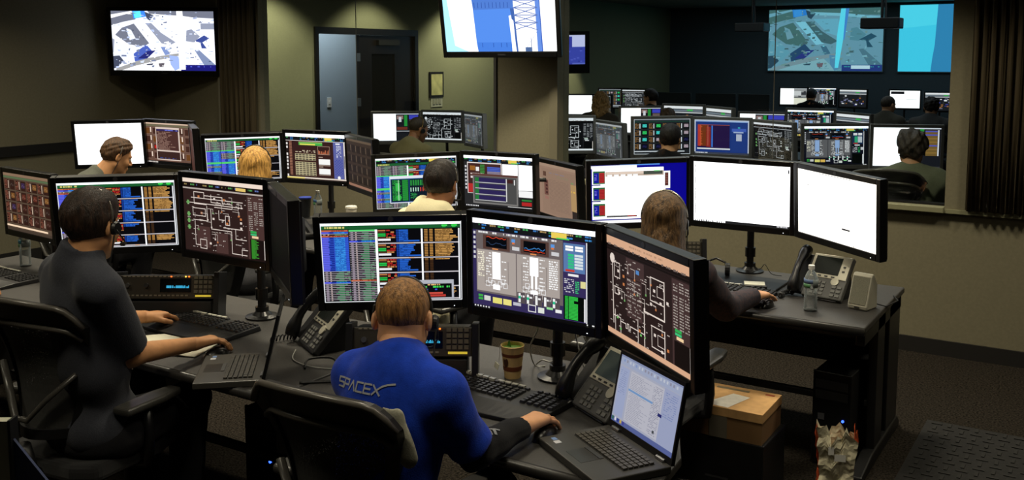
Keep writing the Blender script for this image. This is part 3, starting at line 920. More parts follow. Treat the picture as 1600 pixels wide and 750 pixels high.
def scr_document(seed):  # tan tint and dimness of the off-angle panel painted into the page
    r = random.Random(seed)
    s = Scr((150, 122, 104))
    s.rect(0, 0, 1, 0.06, (160, 134, 114)); s.rect(0.1, 0.1, 0.98, 0.97, (144, 118, 100))
    s.rect(0.14, 0.16, 0.22, 0.25, (92, 66, 54)); s.rect(0.16, 0.32, 0.27, 0.62, (112, 76, 66)); s.rect(0.17, 0.64, 0.27, 0.7, (150, 108, 96))
    for k in range(4):
        s.rect(0.2, 0.34 + k * 0.07, 0.25, 0.38 + k * 0.07, (70, 42, 40))
    s.rect(0.5, 0.2, 0.8, 0.25, (140, 120, 100)); s.words(0.3, 0.16, 0.7, 0.02, (128, 120, 130), r)
    for k in range(24):
        s.words(0.3, 0.3 + k * 0.025, 0.8, 0.008, (122, 100, 88), r, 0.9)
    s.rect(0.85, 0.3, 0.98, 0.8, (172, 140, 96)); s.rect(0.86, 0.26, 0.92, 0.29, (120, 140, 96)); s.words(0.86, 0.42, 0.96, 0.03, (224, 180, 80), r)
    s.rect(0.87, 0.80, 1, 1, (46, 38, 36))
    return s

def scr_blue(seed):
    r = random.Random(seed)
    s = Scr((8, 4, 140))
    s.rect(0.3, 0.0, 0.72, 0.02, (90, 150, 235))
    s.rect(0, 0.01, 0.48, 0.06, (252, 252, 252)); s.rect(0.01, 0.06, 0.76, 0.93, (320, 320, 320))
    for k in range(3):
        y = 0.1 + k * 0.28
        s.rect(0.02, y, 0.145, y + 0.22, (46, 104, 60)); s.rect(0.03, y + 0.03, 0.08, y + 0.2, (20, 20, 150)); s.rect(0.085, y + 0.03, 0.14, y + 0.2, (176, 42, 44))
        for i in range(6):
            s.words(0.035, y + 0.06 + i * 0.022, 0.06, 0.01, (130, 130, 235), r); s.rect(0.09, y + 0.05 + i * 0.025, 0.135, y + 0.056 + i * 0.025, (110, 20, 24))
        if k:
            s.rect(0.0, y - 0.055, 0.1, y - 0.035, (20, 30, 120))
    s.rect(0.15, 0.12, 0.76, 0.2, (196, 176, 160)); s.rect(0.16, 0.13, 0.55, 0.16, (226, 206, 190)); s.rect(0.55, 0.12, 0.75, 0.18, (72, 78, 70)); s.rect(0.66, 0.115, 0.72, 0.13, (70, 200, 90))
    for x in (0.17, 0.24, 0.31, 0.38, 0.44):
        s.rect(x, 0.165, x + 0.05, 0.2, (252, 252, 252))
    s.rect(0.155, 0.2, 0.78, 0.87, (330, 330, 330))
    for y in (0.16, 0.5):
        s.rect(0.76, y - 0.03, 0.83, y + 0.27, (252, 252, 252)); s.rect(0.775, y, 0.81, y + 0.22, (84, 40, 36))
        for i in range(6):
            s.rect(0.78, y + 0.02 + i * 0.03, 0.805, y + 0.03 + i * 0.03, (150, 100, 90))
    s.rect(0.78, 0.76, 0.85, 0.8, (252, 252, 252)); s.rect(0.16, 0.87, 0.48, 0.9, (84, 84, 84)); s.rect(0.38, 0.87, 0.47, 0.89, (180, 70, 60))
    s.rect(0, 0.95, 1, 1, (252, 252, 252))
    return s

def scr_white(seed, marks=0):
    r = random.Random(seed)
    s = Scr((345, 345, 345))
    if marks == 1:
        for k in range(46):
            if r.random() < 0.8:
                s.rect(0.012, 0.05 + k * 0.0185, 0.024, 0.062 + k * 0.0185, (40, 40, 44))
        s.rect(0.978, 0.05, 0.99, 0.11, (30, 30, 34))
        s.rect(0.34, 0.965, 1, 1, (34, 34, 36))
        for k in range(14):
            s.rect(0.01 + k * 0.024, 0.975, 0.016 + k * 0.024 + r.uniform(0, 0.008), 1.0, (60, 60, 64))
        s.words(0.86, 0.97, 0.98, 0.02, (210, 210, 214), r)
    if marks == 2:
        s.rect(0, 0, 1, 1, (345, 338, 322))
        s.rect(0.28, 0.012, 0.7, 0.02, (90, 96, 110)); s.rect(0.13, 0.22, 0.14, 0.235, (60, 60, 60))
        s.rect(0.58, 0.76, 0.68, 0.785, (50, 50, 54)); s.rect(0.9, 0.95, 0.905, 0.965, (60, 60, 60)); s.rect(0.72, 0.985, 0.74, 0.995, (60, 60, 60))
    return s

def scr_white_left(seed, frac=0.5, kind=0):
    """white window beside coloured ones"""
    r = random.Random(seed)
    s = Scr((26, 28, 34))
    s.rect(0, 0, frac, 0.97, (320, 320, 320))
    s.rect(frac, 0, 1, 0.03, (220, 224, 232))
    if kind == 0:
        s.rect(frac + 0.02, 0.07, frac + 0.16, 0.2, (150, 120, 116)); s.rect(frac + 0.06, 0.12, frac + 0.12, 0.3, (220, 220, 226)); s.rect(frac + 0.18, 0.05, frac + 0.25, 0.45, (42, 150, 62))
        s.rect(frac + 0.29, 0.05, 0.99, 0.2, (66, 72, 196)); s.rect(frac + 0.3, 0.22, 0.98, 0.48, (110, 92, 88)); s.rect(frac + 0.02, 0.48, frac + 0.25, 0.58, (120, 52, 40)); s.rect(frac, 0.62, 1, 0.64, (226, 226, 230))
    elif kind == 1:
        s.rect(frac + 0.02, 0.03, frac + 0.14, 0.1, (90, 44, 30)); s.rect(frac + 0.06, 0.06, frac + 0.1, 0.1, (240, 240, 240)); s.rect(frac + 0.16, 0.03, frac + 0.22, 0.12, (40, 150, 60))
        s.rect(frac + 0.24, 0.06, 0.95, 0.7, (120, 94, 48))
        for k in range(7):
            s.rect(frac + 0.24, 0.07 + k * 0.09, 0.95, 0.1 + k * 0.09, (80, 90, 200) if k in (0, 1, 4) else (146, 112, 56))
        s.rect(0.955, 0.05, 0.975, 0.7, (235, 235, 240))
    else:
        s.rect(frac, 0.03, 1, 0.55, (160, 160, 160))
        for k in range(9):
            s.rect(frac + r.uniform(0, 0.3), 0.08 + r.uniform(0, 0.35), frac + r.uniform(0.1, 0.45), 0.12 + r.uniform(0, 0.4), r.choice([(90, 90, 92), (220, 220, 220), (60, 60, 64)]))
        s.rect(frac, 0.58, 1, 0.97, (250, 246, 226))
    s.rect(0, 0.97, 1, 1, (60, 60, 64))
    return s

def scr_terminal(seed):
    """blue desktop with an orange and violet listing"""
    r = random.Random(seed)
    s = Scr((32, 58, 128))
    s.frame(0, 0, 1, 1, (214, 220, 234), 0.02)
    s.rect(0.02, 0.03, 0.98, 0.06, (150, 180, 230))
    s.rect(0.06, 0.15, 0.65, 0.87, (40, 24, 70))
    s.rect(0.06, 0.16, 0.25, 0.78, (122, 56, 24)); s.rect(0.06, 0.16, 0.12, 0.78, (196, 62, 48)); s.rect(0.22, 0.2, 0.3, 0.8, (150, 44, 40))
    for k in range(30):
        s.rect(0.1, 0.17 + k * 0.02, 0.1 + r.uniform(0.01, 0.05), 0.178 + k * 0.02, (226, 110, 60)); s.rect(0.24, 0.17 + k * 0.02, 0.26, 0.178 + k * 0.02, (206, 120, 90))
    s.rect(0.315, 0.17, 0.34, 0.8, (70, 130, 226)); s.rect(0.05, 0.83, 0.66, 0.87, (236, 236, 240)); s.rect(0.06, 0.14, 0.65, 0.16, (170, 80, 60))
    s.rect(0.68, 0.1, 0.97, 0.92, (36, 62, 132)); s.rect(0.69, 0.24, 0.95, 0.33, (70, 100, 190)); s.rect(0.72, 0.33, 0.9, 0.37, (170, 186, 220)); s.rect(0.77, 0.4, 0.87, 0.6, (190, 196, 214)); s.rect(0.8, 0.2, 0.84, 0.23, (60, 190, 190))
    s.rect(0, 0.95, 1, 1, (60, 66, 84)); s.words(0.02, 0.955, 0.25, 0.03, (230, 230, 236), r)
    return s

def scr_landing(seed, cyan=False):
    """aerial picture of roads, roofs and a tall white column"""
    r = random.Random(seed)
    def c(a):
        if cyan:
            l = (a[0] * 0.3 + a[1] * 0.5 + a[2] * 0.2) / 255
            return (int(40 + 70 * l * (a[0] / 255 + .2)), int(84 + 150 * l), int(100 + 150 * l))
        return a
    s = Scr(c((236, 240, 250)))
    P = s.poly
    gr = c((108, 112, 128)); gr2 = c((140, 146, 166)); wh = c((255, 255, 255)); sh = c((64, 70, 90))
    if cyan:
        gr = (70, 112, 112); gr2 = (84, 140, 156); sh = (44, 74, 92)
        s.rect(0, 0, 1, 1, (104, 156, 176))
    P([(0, 0), (0.22, 0), (0.24, 0.14), (0.12, 0.18), (0, 0.24)], gr)
    P([(0, 0.06), (0.2, 0.0), (0.22, 0.02), (0, 0.12)], wh if not cyan else (110, 170, 190))
    P([(0.36, 0), (1, 0), (1, 0.12), (0.66, 0.09), (0.4, 0.1)], gr)
    P([(0.33, 0.04), (0.7, 0.08), (1, 0.15), (1, 0.19), (0.66, 0.12), (0.33, 0.09)], wh if not cyan else (120, 190, 210))
    P([(0.21, 0), (0.33, 0), (0.35, 0.09), (0.22, 0.13)], c((60, 130, 230)) if not cyan else (46, 130, 214))
    P([(0.22, 0.01), (0.29, 0.0), (0.3, 0.1), (0.23, 0.12)], (96, 222, 248) if not cyan else (60, 150, 226))
    P([(0.33, 0.01), (0.42, 0.07), (0.38, 0.16), (0.35, 0.13)], sh)
    # roads and fields
    P([(0.03, 0.4), (0.1, 0.28), (0.22, 0.21), (0.3, 0.4), (0.36, 0.54), (0.3, 0.6), (0.16, 0.56)], gr)
    P([(0.14, 0.28), (0.19, 0.32), (0.23, 0.46), (0.17, 0.49)], c((225, 230, 240)) if not cyan else (110, 160, 176))
    P([(0.24, 0.2), (0.33, 0.2), (0.5, 0.56), (0.43, 0.58)], wh if not cyan else (126, 200, 222))
    P([(0.33, 0.2), (0.39, 0.2), (0.48, 0.36), (0.62, 0.52), (0.56, 0.57), (0.48, 0.54)], gr2 if not cyan else (66, 104, 112))
    P([(0.4, 0.16), (0.62, 0.16), (0.63, 0.45), (0.52, 0.38)], c((248, 248, 252)) if not cyan else (104, 176, 200))
    P([(0, 0.46), (0.08, 0.54), (0.12, 0.64), (0, 0.7)], gr2)
    P([(0.02, 0.48), (0.12, 0.56), (0.2, 0.7), (0.12, 0.84), (0.0, 0.74)], c((222, 228, 240)) if not cyan else (96, 160, 180))
    P([(0, 0.76), (0.06, 0.75), (0.1, 0.84), (0.03, 0.96), (0, 0.97)], sh)
    P([(0.02, 0.97), (0.3, 0.8), (0.66, 0.7), (0.66, 0.74), (0.2, 0.93), (0.08, 1), (0.02, 1)], c((150, 150, 150)) if not cyan else (120, 150, 160))
    P([(0.08, 1), (0.22, 0.92), (0.5, 0.8), (0.62, 1)], c((246, 246, 250)) if not cyan else (128, 178, 190))
    P([(0.2, 0.72), (0.33, 0.56), (0.38, 0.66), (0.32, 0.8), (0.21, 0.85)], c((70, 92, 176)) if not cyan else (40, 76, 110))
    P([(0.24, 0.8), (0.34, 0.67), (0.42, 0.66), (0.33, 0.8)], c((36, 40, 110)) if not cyan else (44, 58, 130))
    P([(0.47, 0.6), (0.52, 0.6), (0.56, 0.72), (0.51, 0.74)], c((120, 140, 190)) if not cyan else (64, 110, 134))
    P([(0.73, 0.32), (0.78, 0.3), (0.86, 0.42), (0.8, 0.52), (0.72, 0.5)], gr2)
    P([(0.8, 0.5), (0.9, 0.4), (0.95, 0.45), (0.88, 0.52), (0.92, 0.62), (0.87, 0.62), (0.86, 0.52)], c((56, 72, 140)) if not cyan else (40, 84, 106))
    P([(0.87, 0.2), (1, 0.2), (1, 0.3), (0.87, 0.3)], gr2)
    P([(0.8, 0.65), (0.84, 0.64), (1, 0.9), (1, 0.94), (0.9, 0.94)], c((120, 134, 168)) if not cyan else (78, 122, 140))
    P([(0.55, 0.74), (0.64, 0.76), (0.66, 0.95), (0.6, 1), (0.56, 0.9)], c((150, 172, 226)) if not cyan else (84, 140, 176))
    P([(0.44, 0.88), (0.5, 0.87), (0.49, 0.94), (0.45, 0.94)], c((90, 84, 92)) if not cyan else (110, 96, 106))
    P([(0.32, 0.89), (0.39, 0.88), (0.38, 0.91), (0.33, 0.91)], sh)
    for k in range(16):
        x, y = r.uniform(0.02, 0.95), r.uniform(0.3, 0.95)
        s.rect(x, y, x + r.uniform(0.006, 0.02), y + 0.012, sh if k % 2 else wh)
    for k in range(150):
        x, y = r.uniform(0.0, 0.97), r.uniform(0.0, 0.96)
        w_, h_ = r.uniform(0.006, 0.045), r.uniform(0.008, 0.03)
        if cyan:
            q = r.choice([(90, 146, 160), (76, 124, 132), (120, 176, 192), (70, 104, 110), (110, 150, 150)])
        else:
            q = r.choice([(150, 160, 190), (200, 210, 232), (255, 255, 255), (112, 122, 150), (176, 190, 224)])
        P([(x, y), (x + w_, y + r.uniform(-0.02, 0.02)), (x + w_ * r.uniform(0.7, 1.2), y + h_), (x + w_ * r.uniform(-0.2, 0.2), y + h_)], q)
    s.rect(0.66, 0.9, 1, 1, c((26, 26, 110)) if not cyan else (40, 62, 130))
    s.words(0.68, 0.92, 0.98, 0.02, c((70, 80, 190)), r, 0.5)
    # the tall column
    if cyan:
        P([(0.64, 0), (0.68, 0), (0.665, 0.5), (0.63, 0.95), (0.6, 0.95), (0.61, 0.45)], (96, 226, 250)); P([(0.68, 0), (0.71, 0), (0.675, 0.5), (0.665, 0.5)], (70, 140, 214))
        s.rect(0.74, 0.91, 0.9, 0.965, (190, 224, 236))
    else:
        P([(0.64, 0), (0.7, 0), (0.71, 0.5), (0.705, 0.98), (0.645, 0.98), (0.645, 0.5)], (255, 255, 255))
    return s

def scr_tower(seed):
    """blue tower block beside a steel lattice mast against white"""
    s = Scr((255, 255, 255))
    s.poly([(0, 0), (0.03, 0), (0.08, 0.9), (0.2, 1), (0, 1)], (170, 236, 255))
    P = s.poly
    b = (76, 128, 214)
    P([(0.26, 0), (0.63, 0), (0.62, 0.4), (0.585, 0.42), (0.6, 0.85), (0.6, 1), (0.29, 1), (0.28, 0.85), (0.275, 0.6)], b)
    P([(0.26, 0.14), (0.63, 0.14), (0.63, 0.3), (0.27, 0.32)], (70, 112, 190))
    for k in range(10):
        s.rect(0.28 + k * 0.033, 0.2, 0.285 + k * 0.033, 0.29, (40, 74, 150))
    P([(0.29, 0.85), (0.6, 0.85), (0.6, 1), (0.29, 1)], (64, 116, 204))
    for x in (0.33, 0.43, 0.5, 0.55):
        s.rect(x, 0.86, x + 0.006, 0.93, (40, 80, 160))
    P([(0.6, 0.3), (0.635, 0.3), (0.655, 1), (0.64, 1)], (58, 92, 160))
    P([(0.585, 0.42), (0.625, 0.5), (0.635, 0.95), (0.6, 0.9)], (244, 248, 255))
    P([(0.82, 0), (0.86, 0), (0.875, 1), (0.83, 1)], (92, 130, 206)); P([(0.855, 0), (0.862, 0), (0.877, 1), (0.868, 1)], (50, 86, 170))
    for k in range(5):
        y = 0.05 + k * 0.12
        s.path([(0.63, y + 0.12), (0.84, y)], (86, 110, 170), 0.008); s.path([(0.63, y), (0.84, y + 0.12)], (86, 110, 170), 0.008); s.path([(0.63, y), (0.84, y + 0.005)], (86, 110, 170), 0.008)
    s.path([(0.73, 0.95), (0.84, 0.65)], (120, 140, 180), 0.003); s.path([(0.775, 0.78), (0.775, 0.95)], (70, 90, 130), 0.005)
    s.rect(0.72, 0.93, 0.78, 1, (70, 96, 140))
    return s

def scr_office(seed):
    """pale text page of a laptop"""
    r = random.Random(seed)
    s = Scr((176, 180, 200))
    s.rect(0, 0, 1, 0.03, (140, 150, 185)); s.rect(0, 0.03, 1, 0.14, (168, 178, 206))
    for k in range(18):
        s.rect(0.05 + k * 0.05, 0.05, 0.075 + k * 0.05, 0.09, r.choice([(140, 160, 205), (200, 206, 220), (150, 150, 170)]))
    s.rect(0.2, 0.17, 0.74, 0.9, (196, 196, 208))
    for k in range(30):
        s.words(0.22, 0.2 + k * 0.023, 0.55 + r.uniform(-0.15, 0), 0.007, (146, 148, 168), r, 0.9); s.words(0.58, 0.2 + k * 0.023, 0.72, 0.007, (120, 122, 148), r, 0.7)
    s.rect(0.2, 0.43, 0.6, 0.46, (120, 158, 206)); s.rect(0.74, 0.15, 1, 0.94, (164, 172, 204)); s.rect(0.02, 0.17, 0.17, 0.9, (166, 176, 210))
    for k in range(12):
        s.words(0.77, 0.2 + k * 0.03, 0.95, 0.01, (120, 136, 186), r); s.words(0.03, 0.22 + k * 0.03, 0.14, 0.008, (130, 142, 184), r)
    s.rect(0.7, 0.53, 0.76, 0.575, (40, 44, 110)); s.rect(0.66, 0.8, 0.69, 0.84, (70, 74, 80))
    s.rect(0, 0.93, 1, 1, (92, 104, 160))
    for k in range(5):
        s.rect(0.01 + k * 0.045, 0.93, 0.04 + k * 0.045, 0.98, [(60, 110, 90), (230, 230, 240), (40, 60, 140), (210, 180, 90), (70, 70, 160)][k])
    return s

def scr_colourline(seed):
    """dark far page with white title and mixed panels"""
    r = random.Random(seed)
    s = Scr((30, 32, 36))
    s.rect(0, 0, 1, 0.1, (250, 250, 252)); s.rect(0, 0.13, 1, 0.2, (120, 130, 140)); s.rect(0.6, 0.12, 0.75, 0.18, (70, 190, 90)); s.rect(0, 0.22, 1, 0.26, (210, 210, 214))
    for k in range(26):
        x, y = r.uniform(0.02, 0.9), r.uniform(0.3, 0.9)
        s.rect(x, y, x + r.uniform(0.03, 0.12), y + r.uniform(0.03, 0.09), r.choice([(240, 240, 240), (60, 60, 66), (120, 120, 150), (150, 100, 60), (70, 70, 150)]))
    return s

def scr_dim(seed):
    r = random.Random(seed)
    s = Scr((58, 46, 38))
    s.rect(0, 0, 1, 0.05, (96, 80, 64))
    for i in range(5):
        for j in range(4):
            s.rect(0.04 + i * 0.19, 0.12 + j * 0.21, 0.18 + i * 0.19, 0.28 + j * 0.21, (40, 32, 27)); s.rect(0.185 + i * 0.19, 0.13 + j * 0.21, 0.2 + i * 0.19, 0.25 + j * 0.21, (112, 96, 80))
    s.rect(0, 0.95, 1, 1, (150, 110, 90))
    return s

def scr_bar(seed):
    s = Scr((320, 320, 320))
    s.rect(0.03, 0.05, 0.48, 0.2, (20, 20, 24)); s.rect(0.55, 0.5, 0.9, 0.52, (190, 190, 190))
    return s
# ------------------------------------------------------------------ monitors
SW, SH = 0.518, 0.324
def pose(x, y, z, yaw, tilt=0.0, roll=0.0):
    """x right, y into the screen, z up; yaw 0 faces -y"""
    a, t, r = math.radians(yaw), math.radians(tilt), math.radians(roll)
    u = Vector((math.cos(a), math.sin(a), 0)); n = Vector((math.sin(a), -math.cos(a), 0))
    v = Vector((0, 0, 1)) * math.cos(t) - n * math.sin(t)
    u, v = u * math.cos(r) + v * math.sin(r), v * math.cos(r) - u * math.sin(r)
    w = -(u.cross(v))
    return Matrix(((u.x, w.x, v.x, x), (u.y, w.y, v.y, y), (u.z, w.z, v.z, z), (0, 0, 0, 1)))

def frame_mesh(w, h, l, r, t, b, y0, y1):
    """ring around a w x h opening"""
    m = MB()
    m.box(-w / 2 - l, -w / 2, y0, y1, -h / 2 - b, h / 2 + t); m.box(w / 2, w / 2 + r, y0, y1, -h / 2 - b, h / 2 + t)
    m.box(-w / 2, w / 2, y0, y1, h / 2, h / 2 + t); m.box(-w / 2, w / 2, y0, y1, -h / 2 - b, -h / 2)
    return m

MON_MESH = {}
M_MONGREY = mat('grey_monitor_bezel', rgb(128, 124, 116), 0.5)
def monitor(P, label, scr, group, silver=False, far=False, matS=None):
    o = thing('monitor', label, 'monitor', group=group)
    o.matrix_world = pose(*P)
    bm_ = M_MONGREY if silver else M_BLACK2
    if 'frame' not in MON_MESH:
        m = MB()
        w, h, l, t, b = SW, SH, 0.026, 0.027, 0.034
        m.box(-w / 2 - l, -w / 2, -0.006, 0.038, -h / 2 - b, h / 2 + t); m.box(w / 2, w / 2 + l, -0.006, 0.038, -h / 2 - b, h / 2 + t)
        m.box(-w / 2, w / 2, -0.006, 0.038, h / 2, h / 2 + t); m.box(-w / 2, w / 2, -0.006, 0.038, -h / 2 - b, -h / 2)
        o1 = m.build('bezel', None, bev=0.003); MON_MESH['frame'] = o1.data; bpy.data.objects.remove(o1)
        m = MB()
        m.box(-w / 2 - 0.02, w / 2 + 0.02, 0.004, 0.046, -h / 2 - 0.028, h / 2 + 0.02)
        z0, z1, x = -0.12, 0.12, 0.19
        m.add([(-x, 0.046, z0), (x, 0.046, z0), (x, 0.046, z1), (-x, 0.046, z1), (-x * .8, 0.075, z0 * .8), (x * .8, 0.075, z0 * .8), (x * .8, 0.075, z1 * .8), (-x * .8, 0.075, z1 * .8)],
              [(7, 6, 5, 4), (0, 1, 5, 4), (1, 2, 6, 5), (2, 3, 7, 6), (3, 0, 4, 7)])
        o1 = m.build('housing', None); MON_MESH['back'] = o1.data; bpy.data.objects.remove(o1)
        m = MB(); m.lathe([(0.0105, 0), (0.0105, 0.0012)], n=14); m.v = [(x, -z - 0.006, y) for x, y, z in m.v]
        o1 = m.build('emblem', None); MON_MESH['emb'] = o1.data; bpy.data.objects.remove(o1)
        o1 = MB().box(-0.002, 0.002, -0.007, -0.003, -0.0012, 0.0012).build('led', None); MON_MESH['led'] = o1.data; bpy.data.objects.remove(o1)
    def inst(nm, key, m_, loc=(0, 0, 0), bev=0.0):
        me = MON_MESH[key]
        k = bpy.data.objects.new(nm, me); COL.objects.link(k); k.parent = o; k.location = loc
        if not me.materials:
            me.materials.append(m_)
        k.material_slots[0].link = 'OBJECT'; k.material_slots[0].material = m_
        if bev:
            md = k.modifiers.new('bevel', 'BEVEL'); md.width = bev; md.segments = 2; md.limit_method = 'ANGLE'
        return k
    inst('bezel', 'frame', bm_, bev=0.003)
    inst('housing', 'back', M_MONGREY if silver else M_BLACK)
    me = scr.mesh('screen', SW, SH)
    link('screen', me, matS or (M_FARSCREEN if far else M_SCREEN), o)
    if far:
        hz = P[2] - DZ
        MB().lathe([(0.1, -hz), (0.1, -hz + 0.012), (0.03, -hz + 0.02)], (0, 0.1, 0), 16).build('foot', M_BLACK, o)
        MB().tube([(0, 0.1, -hz + 0.015), (0, 0.1, 0), (0, 0.07, 0)], 0.018, 8).build('neck', M_BLACK, o)
    if not far:
        inst('emblem', 'emb', mat('emblem_grey', rgb(70, 70, 74), 0.4), (0, 0, SH / 2 + 0.0135))
        inst('power_light', 'led', M_LED, (SW / 2 - 0.03, 0, -SH / 2 - 0.022))
    return o

def stand(x, y, zdesk, mons, label, group):
    """pole with three arms; mons = poses of the monitors it carries"""
    o = thing('monitor_stand', label, 'monitor stand', (x, y, zdesk), group=group)
    zt = mons[0][2] - zdesk
    MB().lathe([(0.075, 0), (0.075, 0.008), (0.045, 0.014), (0.03, 0.03), (0.03, 0.05)], n=24).build('base', M_BLACK2, o, smooth=False)
    MB().tube([(0, 0, 0.03), (0, 0, zt + 0.06)], 0.019, 14).build('pole', M_BLACK, o, smooth=False)
    MB().tube([(0, 0, 0.085), (0, 0, 0.135)], 0.028, 14).build('collar', M_BLACK2, o)
    MB().tube([(0, 0, zt - 0.03), (0, 0, zt + 0.03)], 0.03, 14).build('collar', M_BLACK2, o)
    for p in mons:
        M = pose(*p)
        b = M @ Vector((0, 0.07, 0)); b2 = M @ Vector((0, 0.13, 0))
        b = b - Vector((x, y, zdesk)); b2 = b2 - Vector((x, y, zdesk))
        mid = Vector((b2.x * 0.6, b2.y * 0.5 + 0.05, zt))
        if abs(b2.x) < 0.1:
            pts = [(0, 0, zt), b]
        else:
            pts = [(0, 0, zt), mid, b2, b]
        MB().tube(pts, 0.014, 8).build('arm', M_BLACK, o)
        m = MB(); m.M = Matrix.Translation(-Vector((x, y, zdesk))) @ M
        m.box(-0.06, 0.06, 0.074, 0.084, -0.06, 0.06).build('mount_plate', M_DKMETAL, o)
    return o

# ------------------------------------------------------------------ desks
DZ = 0.73
def desk(cx, y0, label, group, w=1.535, d=0.92, depth_top=0.03, angled=False):
    o = thing('console_desk', label, 'desk', (cx, y0, 0), group=group)
    h = w / 2 - 0.002
    m = MB()
    m.prismz([(-h, 0.02), (-h, d), (h, d), (h, 0.02)] if not angled else [(-h, 0.02), (-h, d), (0.34, d), (0.62, 0.3), (0.64, 0.1), (0.6, 0.02)], DZ - depth_top, DZ)
    hr = 0.60 if angled else h
    m.build('desk_top', M_DESK, o, bev=0.006)
    MB().tube([(-h, 0.018, DZ - 0.016), (hr, 0.018, DZ - 0.016)], 0.019, 10).build('front_edge', M_EDGE, o, smooth=True)
    for s in (-1, 1):
        if angled and s > 0:
            m = MB(); m.box(0.3, 0.34, 0.36, d - 0.1, 0.0, DZ - depth_top); m.build('leg', M_BLACK, o, bev=0.006)
            continue
        m = MB()
        m.box(s * (h - 0.03) - 0.02, s * (h - 0.03) + 0.02, 0.36, 0.52, 0.06, DZ - depth_top)
        m.box(s * (h - 0.03) - 0.02, s * (h - 0.03) + 0.02, 0.62, d - 0.04, 0.06, DZ - depth_top)
        m.box(s * (h - 0.03) - 0.02, s * (h - 0.03) + 0.02, 0.08, d - 0.02, DZ - 0.1, DZ - depth_top)
        m.build('leg', M_BLACK, o, bev=0.006)
        MB().prismx([(0.08, 0.0), (0.08, 0.03), (0.3, 0.065), (d - 0.05, 0.065), (d, 0.03), (d, 0.0)], s * (h - 0.03) - 0.03, s * (h - 0.03) + 0.03).build('foot', M_BLACK, o, bev=0.008)
    MB().box(-h + 0.05, (0.3 if angled else h - 0.05), 0.42, 0.45, 0.24, 0.275).build('stretcher', mat('stretcher_paint', rgb(70, 68, 66), 0.35, metal=0.4), o, bev=0.006)
    MB().box(-h + 0.05, (0.3 if angled else h - 0.05), d - 0.06, d - 0.045, 0.30, DZ - depth_top).build('back_panel', M_BLACK, o)
    MB().box(-h + 0.06, (0.3 if angled else h - 0.06), 0.30, 0.52, DZ - 0.13, DZ - 0.11).build('cable_tray', M_DKMETAL, o)
    return o

# ------------------------------------------------------------------ chairs
CH = {}
def back_pt(u, v, off=0.0):
    return Vector((u * (0.255 - 0.12 * (1 - v) ** 1.1), -0.27 + 0.085 * u * u - 0.06 * (v - 0.2) + 0.05 * math.sin(v * 3.0) + off, 0.50 + 0.47 * v + 0.035 * (1 - u * u) * v - 0.055 * (max(0.0, abs(u) - 0.7) / 0.3) ** 2 * v * v))
def slab(m, u0, u1, v0, v1, t, nu=12, nv=8, o=0.0):
    vs = []; fs = []
    for s in (0, 1):
        for i in range(nu + 1):
            for j in range(nv + 1):
                vs.append(back_pt(u0 + (u1 - u0) * i / nu, v0 + (v1 - v0) * j / nv, o - t / 2 + t * s))
    n = (nu + 1) * (nv + 1)
    k = lambda s, i, j: s * n + i * (nv + 1) + j
    for i in range(nu):
        for j in range(nv):
            fs.append((k(0, i, j), k(0, i + 1, j), k(0, i + 1, j + 1), k(0, i, j + 1)))
            fs.append((k(1, i, j), k(1, i, j + 1), k(1, i + 1, j + 1), k(1, i + 1, j)))
    for i in range(nu):
        fs.append((k(0, i, 0), k(1, i, 0), k(1, i + 1, 0), k(0, i + 1, 0))); fs.append((k(0, i, nv), k(0, i + 1, nv), k(1, i + 1, nv), k(1, i, nv)))
    for j in range(nv):
        fs.append((k(0, 0, j), k(0, 0, j + 1), k(1, 0, j + 1), k(1, 0, j))); fs.append((k(0, nu, j), k(1, nu, j), k(1, nu, j + 1), k(0, nu, j + 1)))
    m.add(vs, fs)

